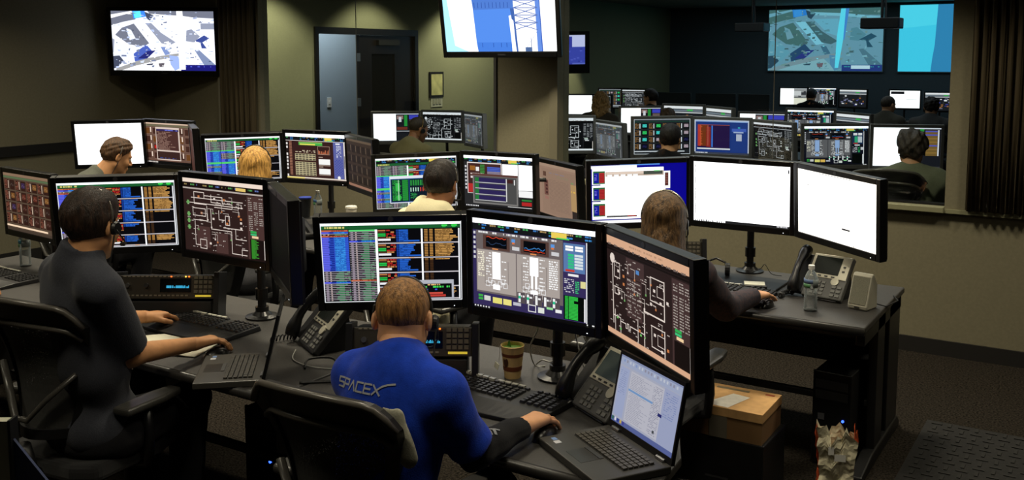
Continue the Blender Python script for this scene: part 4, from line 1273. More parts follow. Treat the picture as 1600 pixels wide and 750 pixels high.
M_CHAIR = mat('chair_plastic', rgb(26, 26, 27), 0.32)
M_SEAT = mat('chair_fabric', rgb(22, 22, 24), 0.95, noise=(200, 0.3), sheen=0.2)
def chair_parts():
    P = []
    def rec(name, m, material, smooth=False, bev=0.0):
        o = m.build(name, material, smooth=smooth); P.append((name, o.data, bev)); bpy.data.objects.remove(o)
    m = MB()
    slab(m, -1.0, 1.0, 0.82, 1.0, 0.032, 24, 4); slab(m, -1.0, -0.86, 0.0, 0.87, 0.03, 3, 16); slab(m, 0.86, 1.0, 0.0, 0.87, 0.03, 3, 16); slab(m, -1.0, 1.0, 0.0, 0.07, 0.03, 20, 2)
    rec('back_frame', m, M_CHAIR)
    m = MB()
    m.tube([back_pt(u / 10 - 1, 0.995, -0.016) for u in range(0, 21)], 0.011, 8); m.tube([back_pt((u / 10 - 1) * 0.95, 0.825, -0.02) for u in range(0, 21)], 0.01, 8)
    rec('top_rail', m, mat('chair_rail_plastic', rgb(84, 80, 74), 0.28), smooth=True)  # lighter than the frame: highlight on the ridges painted into the colour
    m = MB(); slab(m, -0.88, 0.88, 0.05, 0.84, 0.004, 16, 12)
    rec('mesh_back', m, M_MESH)
    m = MB(); m.tube([back_pt(-0.9, 0.52, -0.045), back_pt(-0.5, 0.3, -0.05), back_pt(-0.2, 0.16, -0.055), back_pt(0.2, 0.16, -0.055), back_pt(0.5, 0.3, -0.05), back_pt(0.9, 0.52, -0.045)], 0.014, 8, flat=0.6)
    rec('lumbar_bar', m, mat('lumbar_plastic', rgb(60, 58, 54), 0.3), smooth=True)
    m = MB(); m.tube([(0, -0.30, 0.56), (0, -0.27, 0.45), (0, -0.16, 0.40), (0, 0.0, 0.40)], 0.03, 10)
    rec('back_bracket', m, M_CHAIR, smooth=True)
    m = MB(); m.prismz([(-0.24, -0.2), (-0.25, 0.1), (-0.2, 0.24), (0.2, 0.24), (0.25, 0.1), (0.24, -0.2), (0.15, -0.24), (-0.15, -0.24)], 0.42, 0.49)
    rec('seat', m, M_SEAT, bev=0.025)
    for s in (-1, 1):
        m = MB(); m.prismz([(s * 0.275 - 0.04, -0.12), (s * 0.275 - 0.045, 0.05), (s * 0.275 - 0.03, 0.15), (s * 0.275 + 0.03, 0.15), (s * 0.275 + 0.045, 0.05), (s * 0.275 + 0.04, -0.12)], 0.645, 0.675)
        rec('armrest', m, mat('armrest_pad', rgb(58, 57, 54), 0.28), bev=0.012)
        m = MB(); m.tube([(s * 0.2, 0.0, 0.415), (s * 0.275, 0.0, 0.43), (s * 0.285, 0.0, 0.52), (s * 0.275, 0.0, 0.65)], 0.02, 10)
        rec('armrest_post', m, M_CHAIR, smooth=True)
    m = MB(); m.tube([(0, 0, 0.08), (0, 0, 0.3), (0, 0, 0.42)], [0.03, 0.028, 0.022], 14)
    rec('gas_column', m, M_DKMETAL, smooth=True)
    for k in range(5):
        a = k * 2 * math.pi / 5 + 0.3
        c, s = math.cos(a), math.sin(a)
        m = MB(); m.tube([(0.02 * c, 0.02 * s, 0.11), (0.29 * c, 0.29 * s, 0.075)], [0.028, 0.016], 8)
        rec('base_leg', m, M_CHAIR, smooth=True)
        m = MB(); m.tube([(0.29 * c - 0.02 * s, 0.29 * s + 0.02 * c, 0.028), (0.29 * c + 0.02 * s, 0.29 * s - 0.02 * c, 0.028)], 0.028, 12)
        rec('caster', m, M_RUBBER, smooth=False)
    return P
def chair(x, y, rz, label, group, dz=0.0):
    if 'p' not in CH:
        CH['p'] = chair_parts()
    o = thing('office_chair', label, 'office chair', (x, y, 0), rz, group)
    for nm, me, bev in CH['p']:
        k = bpy.data.objects.new(nm, me); COL.objects.link(k); k.parent = o
        if bev:
            md = k.modifiers.new('bevel', 'BEVEL'); md.width = bev; md.segments = 3; md.limit_method = 'ANGLE'
        if dz and nm in ('back_frame', 'top_rail', 'mesh_back', 'lumbar_bar'):
            k.location = (0, 0, dz)
    return o

# ------------------------------------------------------------------ desk equipment
KB = {}
def keyboard(x, y, z, rz, label, group):
    o = thing('keyboard', label, 'keyboard', (x, y, z), rz, group)
    if not KB:
        m = MB()
        n = 16
        for i in range(n):
            u0, u1 = -1 + 2 * i / n, -1 + 2 * (i + 1) / n
            def sec(u):
                xx = u * 0.245; yc = -0.012 * math.cos(u * 2.4); zc = 0.012 * math.cos(u * 1.5)
                return [(xx, -0.135 + yc, 0.0), (xx, -0.135 + yc, 0.014), (xx, -0.05 + yc, 0.02 + zc), (xx, 0.1 + yc, 0.022 + zc), (xx, 0.11 + yc, 0.0)]
            a, b = sec(u0), sec(u1)
            vs = a + b
            fs = [(k, k + 5, (k + 1) % 5 + 5, (k + 1) % 5) for k in range(5)]
            if i == 0: fs.append((0, 1, 2, 3, 4))
            if i == n - 1: fs.append((9, 8, 7, 6, 5))
            m.add(vs, fs)
        o1 = m.build('case', M_BLACK); KB['case'] = o1.data; bpy.data.objects.remove(o1)
        m = MB()
        for row in range(6):
            nk = 19
            for k in range(nk):
                u = -0.94 + 1.88 * k / (nk - 1)
                if k in (13,) or (row == 0 and k in (1, 6)):
                    continue
                xx = u * 0.245; yy = 0.088 - row * 0.0195 - 0.012 * math.cos(u * 2.4) - (0.004 if row else -0.004); zz = 0.021 + 0.012 * math.cos(u * 1.5)
                w = 0.0095 if not (row == 5 and 4 <= k <= 8) else 0.0115
                m.add([(xx - w, yy - 0.0078, zz), (xx + w, yy - 0.0078, zz), (xx + w, yy + 0.0078, zz), (xx - w, yy + 0.0078, zz),
                       (xx - w * .75, yy - 0.0055, zz + 0.007), (xx + w * .75, yy - 0.0055, zz + 0.007), (xx + w * .75, yy + 0.0065, zz + 0.007), (xx - w * .75, yy + 0.0065, zz + 0.007)],
                      [(4, 5, 6, 7), (0, 1, 5, 4), (1, 2, 6, 5), (2, 3, 7, 6), (3, 0, 4, 7)])
        o1 = m.build('keys', M_KEY); KB['keys'] = o1.data; bpy.data.objects.remove(o1)
        m = MB()
        for k in range(9):
            m.cbox((-0.2 + k * 0.03 + (0.01 if k > 4 else 0), 0.102 - 0.012 * math.cos((-0.2 + k * 0.03) * 9), 0.036), (0.024, 0.014, 0.009))
        o1 = m.build('media_keys', mat('media_key_silver', rgb(205, 203, 190), 0.3, metal=0.2)); KB['media'] = o1.data; bpy.data.objects.remove(o1)
    for nm, key, kd in (('case', 'case', None), ('keys', 'keys', 'stuff'), ('media_keys', 'media', None)):
        k = bpy.data.objects.new(nm, KB[key]); COL.objects.link(k); k.parent = o
        if kd: k['kind'] = kd
        if nm == 'case':
            md = k.modifiers.new('bevel', 'BEVEL'); md.width = 0.004; md.segments = 2; md.limit_method = 'ANGLE'
    return o

def mouse(x, y, z, rz, label, group):
    o = thing('computer_mouse', label, 'computer mouse', (x, y, z), rz, group)
    m = MB(); n = 14; rings = 8
    vs = []; fs = []
    for i in range(rings + 1):
        t = i / rings; a = t * math.pi / 2
        for k in range(n):
            b = 2 * math.pi * k / n
            vs.append((0.033 * math.cos(a) * math.cos(b), 0.058 * math.cos(a) * math.sin(b), 0.036 * math.sin(a)))
    for i in range(rings):
        for k in range(n):
            fs.append((i * n + k, i * n + (k + 1) % n, (i + 1) * n + (k + 1) % n, (i + 1) * n + k))
    m.add(vs, fs).build('shell', M_BLACK2, o, smooth=True)
    MB().tube([(-0.004, 0.03, 0.03), (0.004, 0.03, 0.03)], 0.008, 10).build('scroll_wheel', M_RUBBER, o)
    return o

def laptop(M, lid_deg, scr, label, group, w=0.345, d=0.24, on=True):
    """M: base frame, origin at the middle of the hinge; x along the hinge, -y to the front edge"""
    o = thing('laptop', label, 'laptop', group=group)
    o.matrix_world = M
    m = MB(); m.box(-w / 2, w / 2, -d, 0.006, 0, 0.024)
    m.build('base', mat('laptop_case', rgb(64, 62, 58), 0.38), o, bev=0.004)
    m = MB(); m.box(-w / 2 + 0.03, w / 2 - 0.03, -0.135, -0.03, 0.0235, 0.0248)
    m.build('key_tray', M_BLACK, o)
    m = MB()
    for r_ in range(6):
        for k in range(15):
            xx = -w / 2 + 0.04 + k * (w - 0.08) / 14; yy = -0.038 - r_ * 0.0175
            m.cbox((xx, yy, 0.0275), (0.0155, 0.013, 0.005))
    m.build('keys', mat('laptop_keys', rgb(78, 74, 66), 0.42) if on else mat('dim_laptop_keys', rgb(66, 63, 57), 0.42), o, kind='stuff')
    MB().box(-0.045, 0.045, -0.215, -0.155, 0.0238, 0.0246).build('touchpad', mat('touchpad', rgb(52, 50, 47), 0.3), o)
    MB().box(-0.045, 0.045, -0.153, -0.14, 0.0238, 0.026).build('touchpad_buttons', M_DKGREY, o)
    MB().box(-w / 2 + 0.02, -w / 2 + 0.04, -d + 0.03, -d + 0.045, 0.0238, 0.0244).build('sticker', mat('blue_sticker', rgb(110, 140, 190), 0.5), o)
    MB().box(-w / 2 + 0.045, -w / 2 + 0.065, -d + 0.025, -d + 0.045, 0.0238, 0.0244).build('sticker', mat('pale_sticker', rgb(200, 200, 205), 0.5), o)
    for s in (-1, 1):
        MB().tube([(s * (w / 2 - 0.05) - 0.02, 0.002, 0.026), (s * (w / 2 - 0.05) + 0.02, 0.002, 0.026)], 0.007, 8).build('hinge', M_METAL, o)
    a = math.radians(lid_deg)   # angle of the lid from vertical, leaning back
    sh = 0.208; sw = 0.332 if w > 0.34 else w - 0.03
    L = Matrix.Translation((0, 0.004, 0.024)) @ Matrix.Rotation(-a, 4, 'X')
    m = frame_mesh(sw, sh, (w - sw) / 2, (w - sw) / 2, 0.012, 0.02, 0.0, 0.006)
    m.v = [(x, y, z + sh / 2 + 0.02) for x, y, z in m.v]
    m.box(-w / 2, w / 2, 0.003, 0.012, 0.0, sh + 0.032)
    lid = m.build('lid', M_BLACK, o); lid.matrix_local = L
    me = scr.mesh('display', sw, sh)
    dsp = link('display', me, M_LAP, lid); dsp.location = (0, 0.0025, sh / 2 + 0.02)
    return o

def phone(x, y, z, rz, label, group, tilt=48, silver=True, lit=True):
    o = thing('desk_phone', label, 'desk phone', (x, y, z), rz, group)
    T = Matrix.Translation((0, -0.09, 0.012)) @ Matrix.Rotation(math.radians(tilt), 4, 'X')
    def part(name, m, material, bev=0.0, smooth=False, parent=o, kind=None):
        k = m.build(name, material, parent, bev=bev, smooth=smooth, kind=kind)
        if parent is o:
            k.matrix_local = T
        return k
    part('body', MB().box(-0.05, 0.155, 0.0, 0.235, -0.022, 0.008), M_DKGREY if not silver else mat('phone_grey', rgb(84, 84, 82), 0.5), bev=0.006)
    part('bezel', MB().box(-0.045, 0.15, 0.105, 0.232, 0.008, 0.012), M_SILVER, bev=0.003)
    part('display', MB().box(-0.03, 0.105, 0.125, 0.22, 0.012, 0.0135), mat('phone_display_lit', rgb(60, 66, 62), 0.15, emit=(rgb(70, 82, 84), 0.12)) if lit else mat('phone_display_off', rgb(40, 44, 42), 0.15))
    m = MB()
    for k in range(4):
        m.cbox((-0.02 + k * 0.034, 0.114, 0.013), (0.016, 0.006, 0.004))
    for k in range(2):
        m.cbox((0.125, 0.15 + k * 0.025, 0.013), (0.012, 0.008, 0.004))
    part('soft_keys', m, M_DKGREY)
    m = MB()
    for i in range(3):
        for j in range(4):
            m.cbox((0.0 + i * 0.024, 0.02 + j * 0.02, 0.0105), (0.017, 0.013, 0.006))
    for j in range(3):
        m.cbox((0.105, 0.02 + j * 0.022, 0.0105), (0.02, 0.013, 0.006)); m.cbox((0.132, 0.02 + j * 0.022, 0.0105), (0.02, 0.013, 0.006))
    part('keypad', m, mat('phone_keys', rgb(112, 112, 108), 0.5), kind='stuff')
    m = MB(); m.lathe([(0.02, 0.008), (0.02, 0.014), (0.011, 0.015)], (0.1, 0.092, 0), 20)
    part('navigation_ring', m, M_SILVER)
    m = MB()
    pts = [(-0.082, 0.0 + 0.24 * t, 0.03 + 0.03 * math.sin(math.pi * t)) for t in [i / 10 for i in range(11)]]
    rs = [0.027, 0.03, 0.027, 0.021, 0.019, 0.019, 0.019, 0.021, 0.027, 0.03, 0.026]
    m.tube(pts, rs, 12)
    part('handset', m, M_BLACK2, smooth=True)
    part('cradle', MB().box(-0.11, -0.05, 0.01, 0.225, -0.022, 0.006), M_BLACK, bev=0.005)
    MB().prismx([(-0.02, 0.0), (-0.09, 0.006), (0.05, 0.16), (0.06, 0.15), (0.09, 0.0)], -0.03, 0.13).build('foot', M_BLACK, o)
    pts = []
    for i in range(110):
        t = i / 109; a = i * 0.9
        c = Vector((-0.09 - 0.03 * math.sin(t * 3), -0.1 - 0.07 * t + 0.03 * math.sin(t * 6), 0.016))
        pts.append(c + Vector((0.011 * math.cos(a), 0.004 * math.sin(a) + 0.0, 0.011 * math.sin(a))))
    MB().tube(pts, 0.003, 5).build('coiled_cord', M_CABLE, o, smooth=True)
    return o

def comm_panel(x, y, z, rz, label, group, tilt=12):
    o = thing('intercom_panel', label, 'intercom panel', (x, y, z), rz, group)
    T = Matrix.Rotation(math.radians(-tilt), 4, 'X')
    def part(nm, m, material, bev=0.0, kind=None):
        k = m.build(nm, material, o, bev=bev, kind=kind); k.matrix_local = T
        return k
    part('faceplate', MB().box(-0.215, 0.215, 0.0, 0.012, 0.015, 0.118), mat('panel_face', rgb(70, 66, 58), 0.45, metal=0.3), bev=0.002)
    part('chassis', MB().box(-0.205, 0.205, 0.012, 0.16, 0.02, 0.12), M_BLACK)
    for s in (-1, 1):
        part('bracket', MB().box(s * 0.228 - 0.012, s * 0.228 + 0.012, -0.02, 0.10, -0.078, 0.135), M_BLACK, bev=0.003)
    part('display_window', MB().box(-0.03, 0.11, -0.003, 0.0, 0.045, 0.105), mat('panel_window', rgb(10, 12, 14), 0.15))
    m = MB()
    r = random.Random(int(abs(x) * 10))
    xx = 0.0
    while xx < 0.098:
        w = r.choice([0.0015, 0.003, 0.005])
        hz = r.choice([0, 0, 0.004])
        m.box(xx, xx + w, -0.0045, -0.003, 0.063, 0.074 - hz)
        xx += w + r.choice([0.0012, 0.0012, 0.004])
    part('readout', m, mat('cyan_readout', (0, 0, 0, 1), emit=(rgb(60, 180, 225), 0.9)), kind='stuff')
    m = MB()
    for i in range(4):
        for j in range(4):
            m.cbox((0.132 + i * 0.0215, -0.002, 0.04 + j * 0.021 + 0.008), (0.016, 0.006, 0.015))
    part('keypad', m, mat('panel_keys', rgb(104, 98, 84), 0.5), kind='stuff')
    m = MB()
    for i in range(15):
        m.cbox((-0.19 + i * 0.02, -0.001, 0.03), (0.012, 0.003, 0.006)); m.cbox((-0.19 + i * 0.02, -0.001, 0.114), (0.012, 0.003, 0.005))
    part('button_row', m, mat('panel_buttons', rgb(140, 134, 118), 0.5), kind='stuff')
    part('label_strip', MB().box(0.13, 0.2, -0.003, 0.0, 0.024, 0.032), mat('yellow_label_strip', rgb(220, 205, 80), 0.5, emit=(rgb(230, 200, 60), 0.5)))
    for k, (xx, c) in enumerate(((0.02, (255, 110, 40)), (0.085, (255, 200, 80)), (0.1, (255, 120, 30)))):
        part('indicator_light', MB().cbox((xx, -0.003, 0.114), (0.006, 0.004, 0.006)), mat('indicator_%d' % k, (0, 0, 0, 1), emit=(rgb(*c), 2.0)))
    for xx in (-0.175, -0.09):
        m = MB(); m.tube([(xx, -0.012, 0.075), (xx, 0.0, 0.075)], 0.010, 14)
        part('knob', m, M_METAL if xx < -0.1 else M_DKGREY)
    return o

def tower_pc(x, y, z, rz, label, group):
    o = thing('computer_tower', label, 'computer tower', (x, y, z), rz, group)
    MB().box(-0.085, 0.085, 0.012, 0.44, 0.0, 0.43).build('case', M_BLACK, o, bev=0.004)
    MB().box(-0.088, 0.088, 0.0, 0.012, 0.0, 0.435).build('front_panel', M_BLACK2, o, bev=0.005)
    for k in range(2):
        MB().box(-0.075, 0.075, -0.003, 0.0, 0.355 - k * 0.05, 0.395 - k * 0.05).build('drive_bay', M_DKGREY, o)
    MB().box(-0.06, -0.03, -0.003, 0.0, 0.205, 0.235).build('emblem', mat('tower_emblem', rgb(70, 70, 74), 0.4), o)
    m = MB(); m.tube([(0.055, -0.005, 0.215), (0.055, 0.0, 0.215)], 0.006, 12)
    m.build('power_light', M_BLUELED, o)
    m = MB()
    for k in range(3):
        m.cbox((0.05, -0.001, 0.12 + k * 0.016), (0.014, 0.004, 0.007))
    m.build('ports', M_GREY, o)
    return o

def water_bottle(x, y, z, label, group, full=0.5, band=(60, 130, 180)):
    o = thing('water_bottle', label, 'water bottle', (x, y, z), 0, group)
    prof = [(0.026, 0.0), (0.031, 0.006)]
    for k in range(9):
        prof += [(0.031, 0.012 + k * 0.011), (0.0285, 0.0175 + k * 0.011)]
    prof += [(0.031, 0.115), (0.032, 0.13), (0.031, 0.15), (0.022, 0.175), (0.0125, 0.19), (0.0125, 0.2)]
    MB().lathe(prof, n=20).build('bottle_body', M_CLEAR, o, smooth=True)
    MB().lathe([(0.0145, 0.196), (0.0145, 0.213), (0.0135, 0.2145)], n=16).build('cap', M_WHITE, o)
    def arc(z0, z1, a0, a1, c):
        m = MB(); n = 10
        for i in range(n + 1):
            t = math.radians(a0 + (a1 - a0) * i / n)
            for z in (z0, z1):
                for q in (0.0323, 0.0328):
                    m.v.append((q * math.cos(t), q * math.sin(t), z))
        for i in range(n):
            k = i * 4
            m.f += [(k + 1, k + 5, k + 7, k + 3), (k, k + 2, k + 6, k + 4), (k, k + 4, k + 5, k + 1), (k + 2, k + 3, k + 7, k + 6)]
        m.build('label_band', mat('bottle_label_%d_%d_%d' % c, rgb(*c), 0.4), o, smooth=True)
    arc(0.131, 0.152, -190, -60, band)
    arc(0.112, 0.131, -200, -80, (84, 140, 92))
    arc(0.112, 0.152, -60, 20, (130, 138, 136))
    return o

def coffee_cup(x, y, z, label, group):
    o = thing('coffee_cup', label, 'coffee cup', (x, y, z), 0, group)
    MB().lathe([(0.028, 0.0), (0.04, 0.1)], n=24).build('cup_body', mat('cup_white', rgb(225, 218, 200), 0.6), o, smooth=False)
    MB().lathe([(0.0425, 0.1), (0.043, 0.106), (0.04, 0.116), (0.034, 0.118)], n=24).build('lid', mat('lid_white', rgb(235, 230, 215), 0.45), o)
    MB().lathe([(0.0335, 0.035), (0.0385, 0.08)], n=24).build('sleeve', mat('cup_sleeve', rgb(196, 186, 160), 0.8), o)
    return o
# ------------------------------------------------------------------ people: smooth implicit surfaces turned into meshes
def V3(*a):
    return np.array(a, float)

def surface_nets(F, org, h):
    S = F < 0
    c = [S[i:S.shape[0] - 1 + i, j:S.shape[1] - 1 + j, k:S.shape[2] - 1 + k] for i in (0, 1) for j in (0, 1) for k in (0, 1)]
    al = c[0].copy(); an = c[0].copy()
    for q in c[1:]:
        al &= q; an |= q
    act = an & ~al
    idx = np.argwhere(act)
    if len(idx) == 0:
        return np.zeros((0, 3)), np.zeros((0, 4), int)
    num = -np.ones(act.shape, np.int64)
    num[tuple(idx.T)] = np.arange(len(idx))
    offs = [(i, j, k) for i in (0, 1) for j in (0, 1) for k in (0, 1)]
    vals = np.stack([F[idx[:, 0] + o[0], idx[:, 1] + o[1], idx[:, 2] + o[2]] for o in offs], 1)
    acc = np.zeros((len(idx), 3)); cnt = np.zeros(len(idx))
    for a in range(8):
        for b in range(a + 1, 8):
            d = [offs[b][i] - offs[a][i] for i in range(3)]
            if sum(abs(x) for x in d) != 1:
                continue
            va, vb = vals[:, a], vals[:, b]
            m = (va < 0) != (vb < 0)
            t = np.where(m, va / np.where(m, va - vb, 1), 0)
            for i in range(3):
                acc[:, i] += np.where(m, offs[a][i] + d[i] * t, 0)
            cnt += m
    V = (idx + acc / cnt[:, None]) * h + org
    Q = []
    for ax in range(3):
        sl0 = [slice(None)] * 3; sl1 = [slice(None)] * 3
        sl0[ax] = slice(0, -1); sl1[ax] = slice(1, None)
        A, B = S[tuple(sl0)], S[tuple(sl1)]
        e = np.argwhere(A != B)
        u, w = (ax + 1) % 3, (ax + 2) % 3
        ok = (e[:, u] > 0) & (e[:, w] > 0) & (e[:, u] < F.shape[u] - 1) & (e[:, w] < F.shape[w] - 1)
        e = e[ok]
        inside = A[tuple(e.T)]
        def cell(du, dw):
            q = e.copy(); q[:, u] += du; q[:, w] += dw
            return num[tuple(q.T)]
        q = np.stack([cell(-1, -1), cell(0, -1), cell(0, 0), cell(-1, 0)], 1)
        q[~inside] = q[~inside][:, ::-1]
        Q.append(q)
    return V, np.concatenate(Q)

def prim_d(p, X, Y, Z):
    if p[0] == 'cone' or p[0] == 'cut':
        a, b, ra, rb = p[1], p[2], p[3], p[4]
        ab = b - a; l2 = float(ab @ ab) + 1e-12
        px, py, pz = X - a[0], Y - a[1], Z - a[2]
        tr = (px * ab[0] + py * ab[1] + pz * ab[2]) / l2
        t = np.clip(tr, 0, 1)
        d = np.sqrt((px - ab[0] * t) ** 2 + (py - ab[1] * t) ** 2 + (pz - ab[2] * t) ** 2) - (ra + (rb - ra) * t)
        if p[0] == 'cut':
            d = np.maximum(d, (tr - 1) * math.sqrt(l2))
        return d
    c, r, R = p[1], p[2], p[3]
    px, py, pz = X - c[0], Y - c[1], Z - c[2]
    if R is not None:
        px, py, pz = R[0][0] * px + R[1][0] * py + R[2][0] * pz, R[0][1] * px + R[1][1] * py + R[2][1] * pz, R[0][2] * px + R[1][2] * py + R[2][2] * pz
    k0 = np.sqrt((px / r[0]) ** 2 + (py / r[1]) ** 2 + (pz / r[2]) ** 2) + 1e-9
    k1 = np.sqrt((px / r[0] ** 2) ** 2 + (py / r[1] ** 2) ** 2 + (pz / r[2] ** 2) ** 2) + 1e-9
    return k0 * (k0 - 1) / k1

def prim_bb(p):
    if p[0] in ('cone', 'cut'):
        r = max(p[3], p[4])
        return np.minimum(p[1], p[2]) - r, np.maximum(p[1], p[2]) + r
    r = max(p[2])
    return p[1] - r, p[1] + r

def cone(a, b, ra, rb, k=0.03):
    return ('cone', np.asarray(a, float), np.asarray(b, float), ra, rb, k)
def cut(a, b, ra, rb, k=0.02):
    return ('cut', np.asarray(a, float), np.asarray(b, float), ra, rb, k)
def ell(c, r, R=None, k=0.03):
    return ('ell', np.asarray(c, float), np.asarray(r, float), R, None, k)
def sub(c, r, R=None, k=0.01):
    return ('sub', np.asarray(c, float), np.asarray(r, float), R, None, k)

def fold_noise(X, Y, Z, amp, freq, seed):
    r = random.Random(seed)
    n = 0
    for _ in range(5):
        d = V3(r.gauss(0, 1), r.gauss(0, 1), r.gauss(0, 1)); d /= np.linalg.norm(d)
        f = freq * r.uniform(0.6, 1.7); ph = r.uniform(0, 6)
        q = d[0] * X + d[1] * Y + d[2] * Z
        n = n + np.sin(q * f + ph + 1.5 * np.sin(q * f * 0.37 + ph * 2))
    return n * amp / 3

def implicit(prims, h, offset=0.0, noise=None, clip=None):
    bb = [prim_bb(p) for p in prims if p[0] != 'sub']
    lo = np.min([b[0] for b in bb], 0) - offset - 4 * h - 0.01
    hi = np.max([b[1] for b in bb], 0) + offset + 4 * h + 0.01
    n = np.ceil((hi - lo) / h).astype(int) + 1
    F = np.full(n, 1.0, np.float32)
    ax = [lo[i] + h * np.arange(n[i]) for i in range(3)]
    for p in prims:
        b0, b1 = prim_bb(p)
        k = p[5]
        mg = k + offset + 3 * h + 0.012
        i0 = np.maximum(0, np.floor((b0 - mg - lo) / h).astype(int)); i1 = np.minimum(n, np.ceil((b1 + mg - lo) / h).astype(int) + 1)
        sl = tuple(slice(i0[i], i1[i]) for i in range(3))
        X, Y, Z = ax[0][sl[0]][:, None, None], ax[1][sl[1]][None, :, None], ax[2][sl[2]][None, None, :]
        d = prim_d(p, X, Y, Z)
        f = F[sl]
        if p[0] == 'sub':
            d = -d
            t = np.clip(0.5 - 0.5 * (d - f) / k, 0, 1)
            F[sl] = d * (1 - t) + f * t + k * t * (1 - t)
        else:
            t = np.clip(0.5 + 0.5 * (d - f) / k, 0, 1)
            F[sl] = d * (1 - t) + f * t - k * t * (1 - t)
    F -= offset
    X, Y, Z = ax[0][:, None, None], ax[1][None, :, None], ax[2][None, None, :]
    if noise:
        F += fold_noise(X, Y, Z, *noise).astype(np.float32)
    if clip:
        F = np.maximum(F, clip(X, Y, Z)).astype(np.float32)
    return surface_nets(F, lo, h)

def np_mesh(name, pieces, mats):
    """pieces: list of (verts, quads, material index)"""
    me = bpy.data.meshes.new(name)
    vs = []; qs = []; mi = []; o = 0
    for V, Q, k in pieces:
        vs.append(V); qs.append(Q + o); o += len(V); mi += [k] * len(Q)
    V = np.concatenate(vs); Q = np.concatenate(qs)
    me.vertices.add(len(V)); me.vertices.foreach_set('co', V.astype(np.float32).ravel())
    me.loops.add(len(Q) * 4); me.loops.foreach_set('vertex_index', Q.astype(np.int32).ravel())
    me.polygons.add(len(Q)); me.polygons.foreach_set('loop_start', np.arange(0, len(Q) * 4, 4, dtype=np.int32))
    me.polygons.foreach_set('material_index', np.array(mi, np.int32))
    me.polygons.foreach_set('use_smooth', np.ones(len(Q), bool))
    me.update(calc_edges=True); me.validate()
    for m in mats:
        me.materials.append(m)
    return me

def head_matrix(pos, yaw, pitch, roll):
    """local x right, y face forward, z up; yaw = compass angle of the face in degrees from +x; pitch>0 looks down"""
    a = math.radians(yaw - 90)
    return Matrix.Translation(pos) @ Matrix.Rotation(a, 4, 'Z') @ Matrix.Rotation(math.radians(-pitch), 4, 'X') @ Matrix.Rotation(math.radians(roll), 4, 'Y')

def xform(V, M):
    A = np.array(M)
    return V @ A[:3, :3].T + A[:3, 3]

def head_prims(ears=True):
    P = [ell((0, -0.012, 0.03), (0.075, 0.096, 0.086)),
         ell((0, 0.028, -0.04), (0.060, 0.062, 0.072), k=0.035),
         cone((-0.05, 0.0, -0.055), (-0.012, 0.066, -0.097), 0.020, 0.018, 0.03), cone((0.05, 0.0, -0.055), (0.012, 0.066, -0.097), 0.020, 0.018, 0.03),
         ell((0, 0.073, -0.1), (0.020, 0.016, 0.016), k=0.015),
         cone((-0.034, 0.077, 0.022), (0.034, 0.077, 0.022), 0.011, 0.011, 0.02),
         ell((-0.042, 0.058, -0.028), (0.022, 0.024, 0.022), k=0.02), ell((0.042, 0.058, -0.028), (0.022, 0.024, 0.022), k=0.02),
         sub((-0.031, 0.094, 0.004), (0.017, 0.014, 0.012), None, 0.012), sub((0.031, 0.094, 0.004), (0.017, 0.014, 0.012), None, 0.012),
         cone((0, 0.086, 0.016), (0, 0.109, -0.024), 0.008, 0.011, 0.01),
         ell((-0.011, 0.097, -0.03), (0.009, 0.011, 0.008), k=0.008), ell((0.011, 0.097, -0.03), (0.009, 0.011, 0.008), k=0.008),
         cone((-0.018, 0.087, -0.058), (0.018, 0.087, -0.058), 0.007, 0.007, 0.008), cone((-0.016, 0.086, -0.069), (0.016, 0.086, -0.069), 0.008, 0.008, 0.008)]
    if ears:
        for s in (-1, 1):
            R = np.array(Matrix.Rotation(math.radians(18 * s), 3, 'Z') @ Matrix.Rotation(math.radians(-10), 3, 'X'))
            P += [ell((s * 0.079, -0.012, -0.003), (0.010, 0.020, 0.032), R, 0.006), sub((s * 0.09, -0.008, 0.0), (0.007, 0.011, 0.018), R, 0.004)]
    P.append(cone((0, -0.03, -0.13), (0, -0.02, -0.04), 0.056, 0.052, 0.03))
    return P

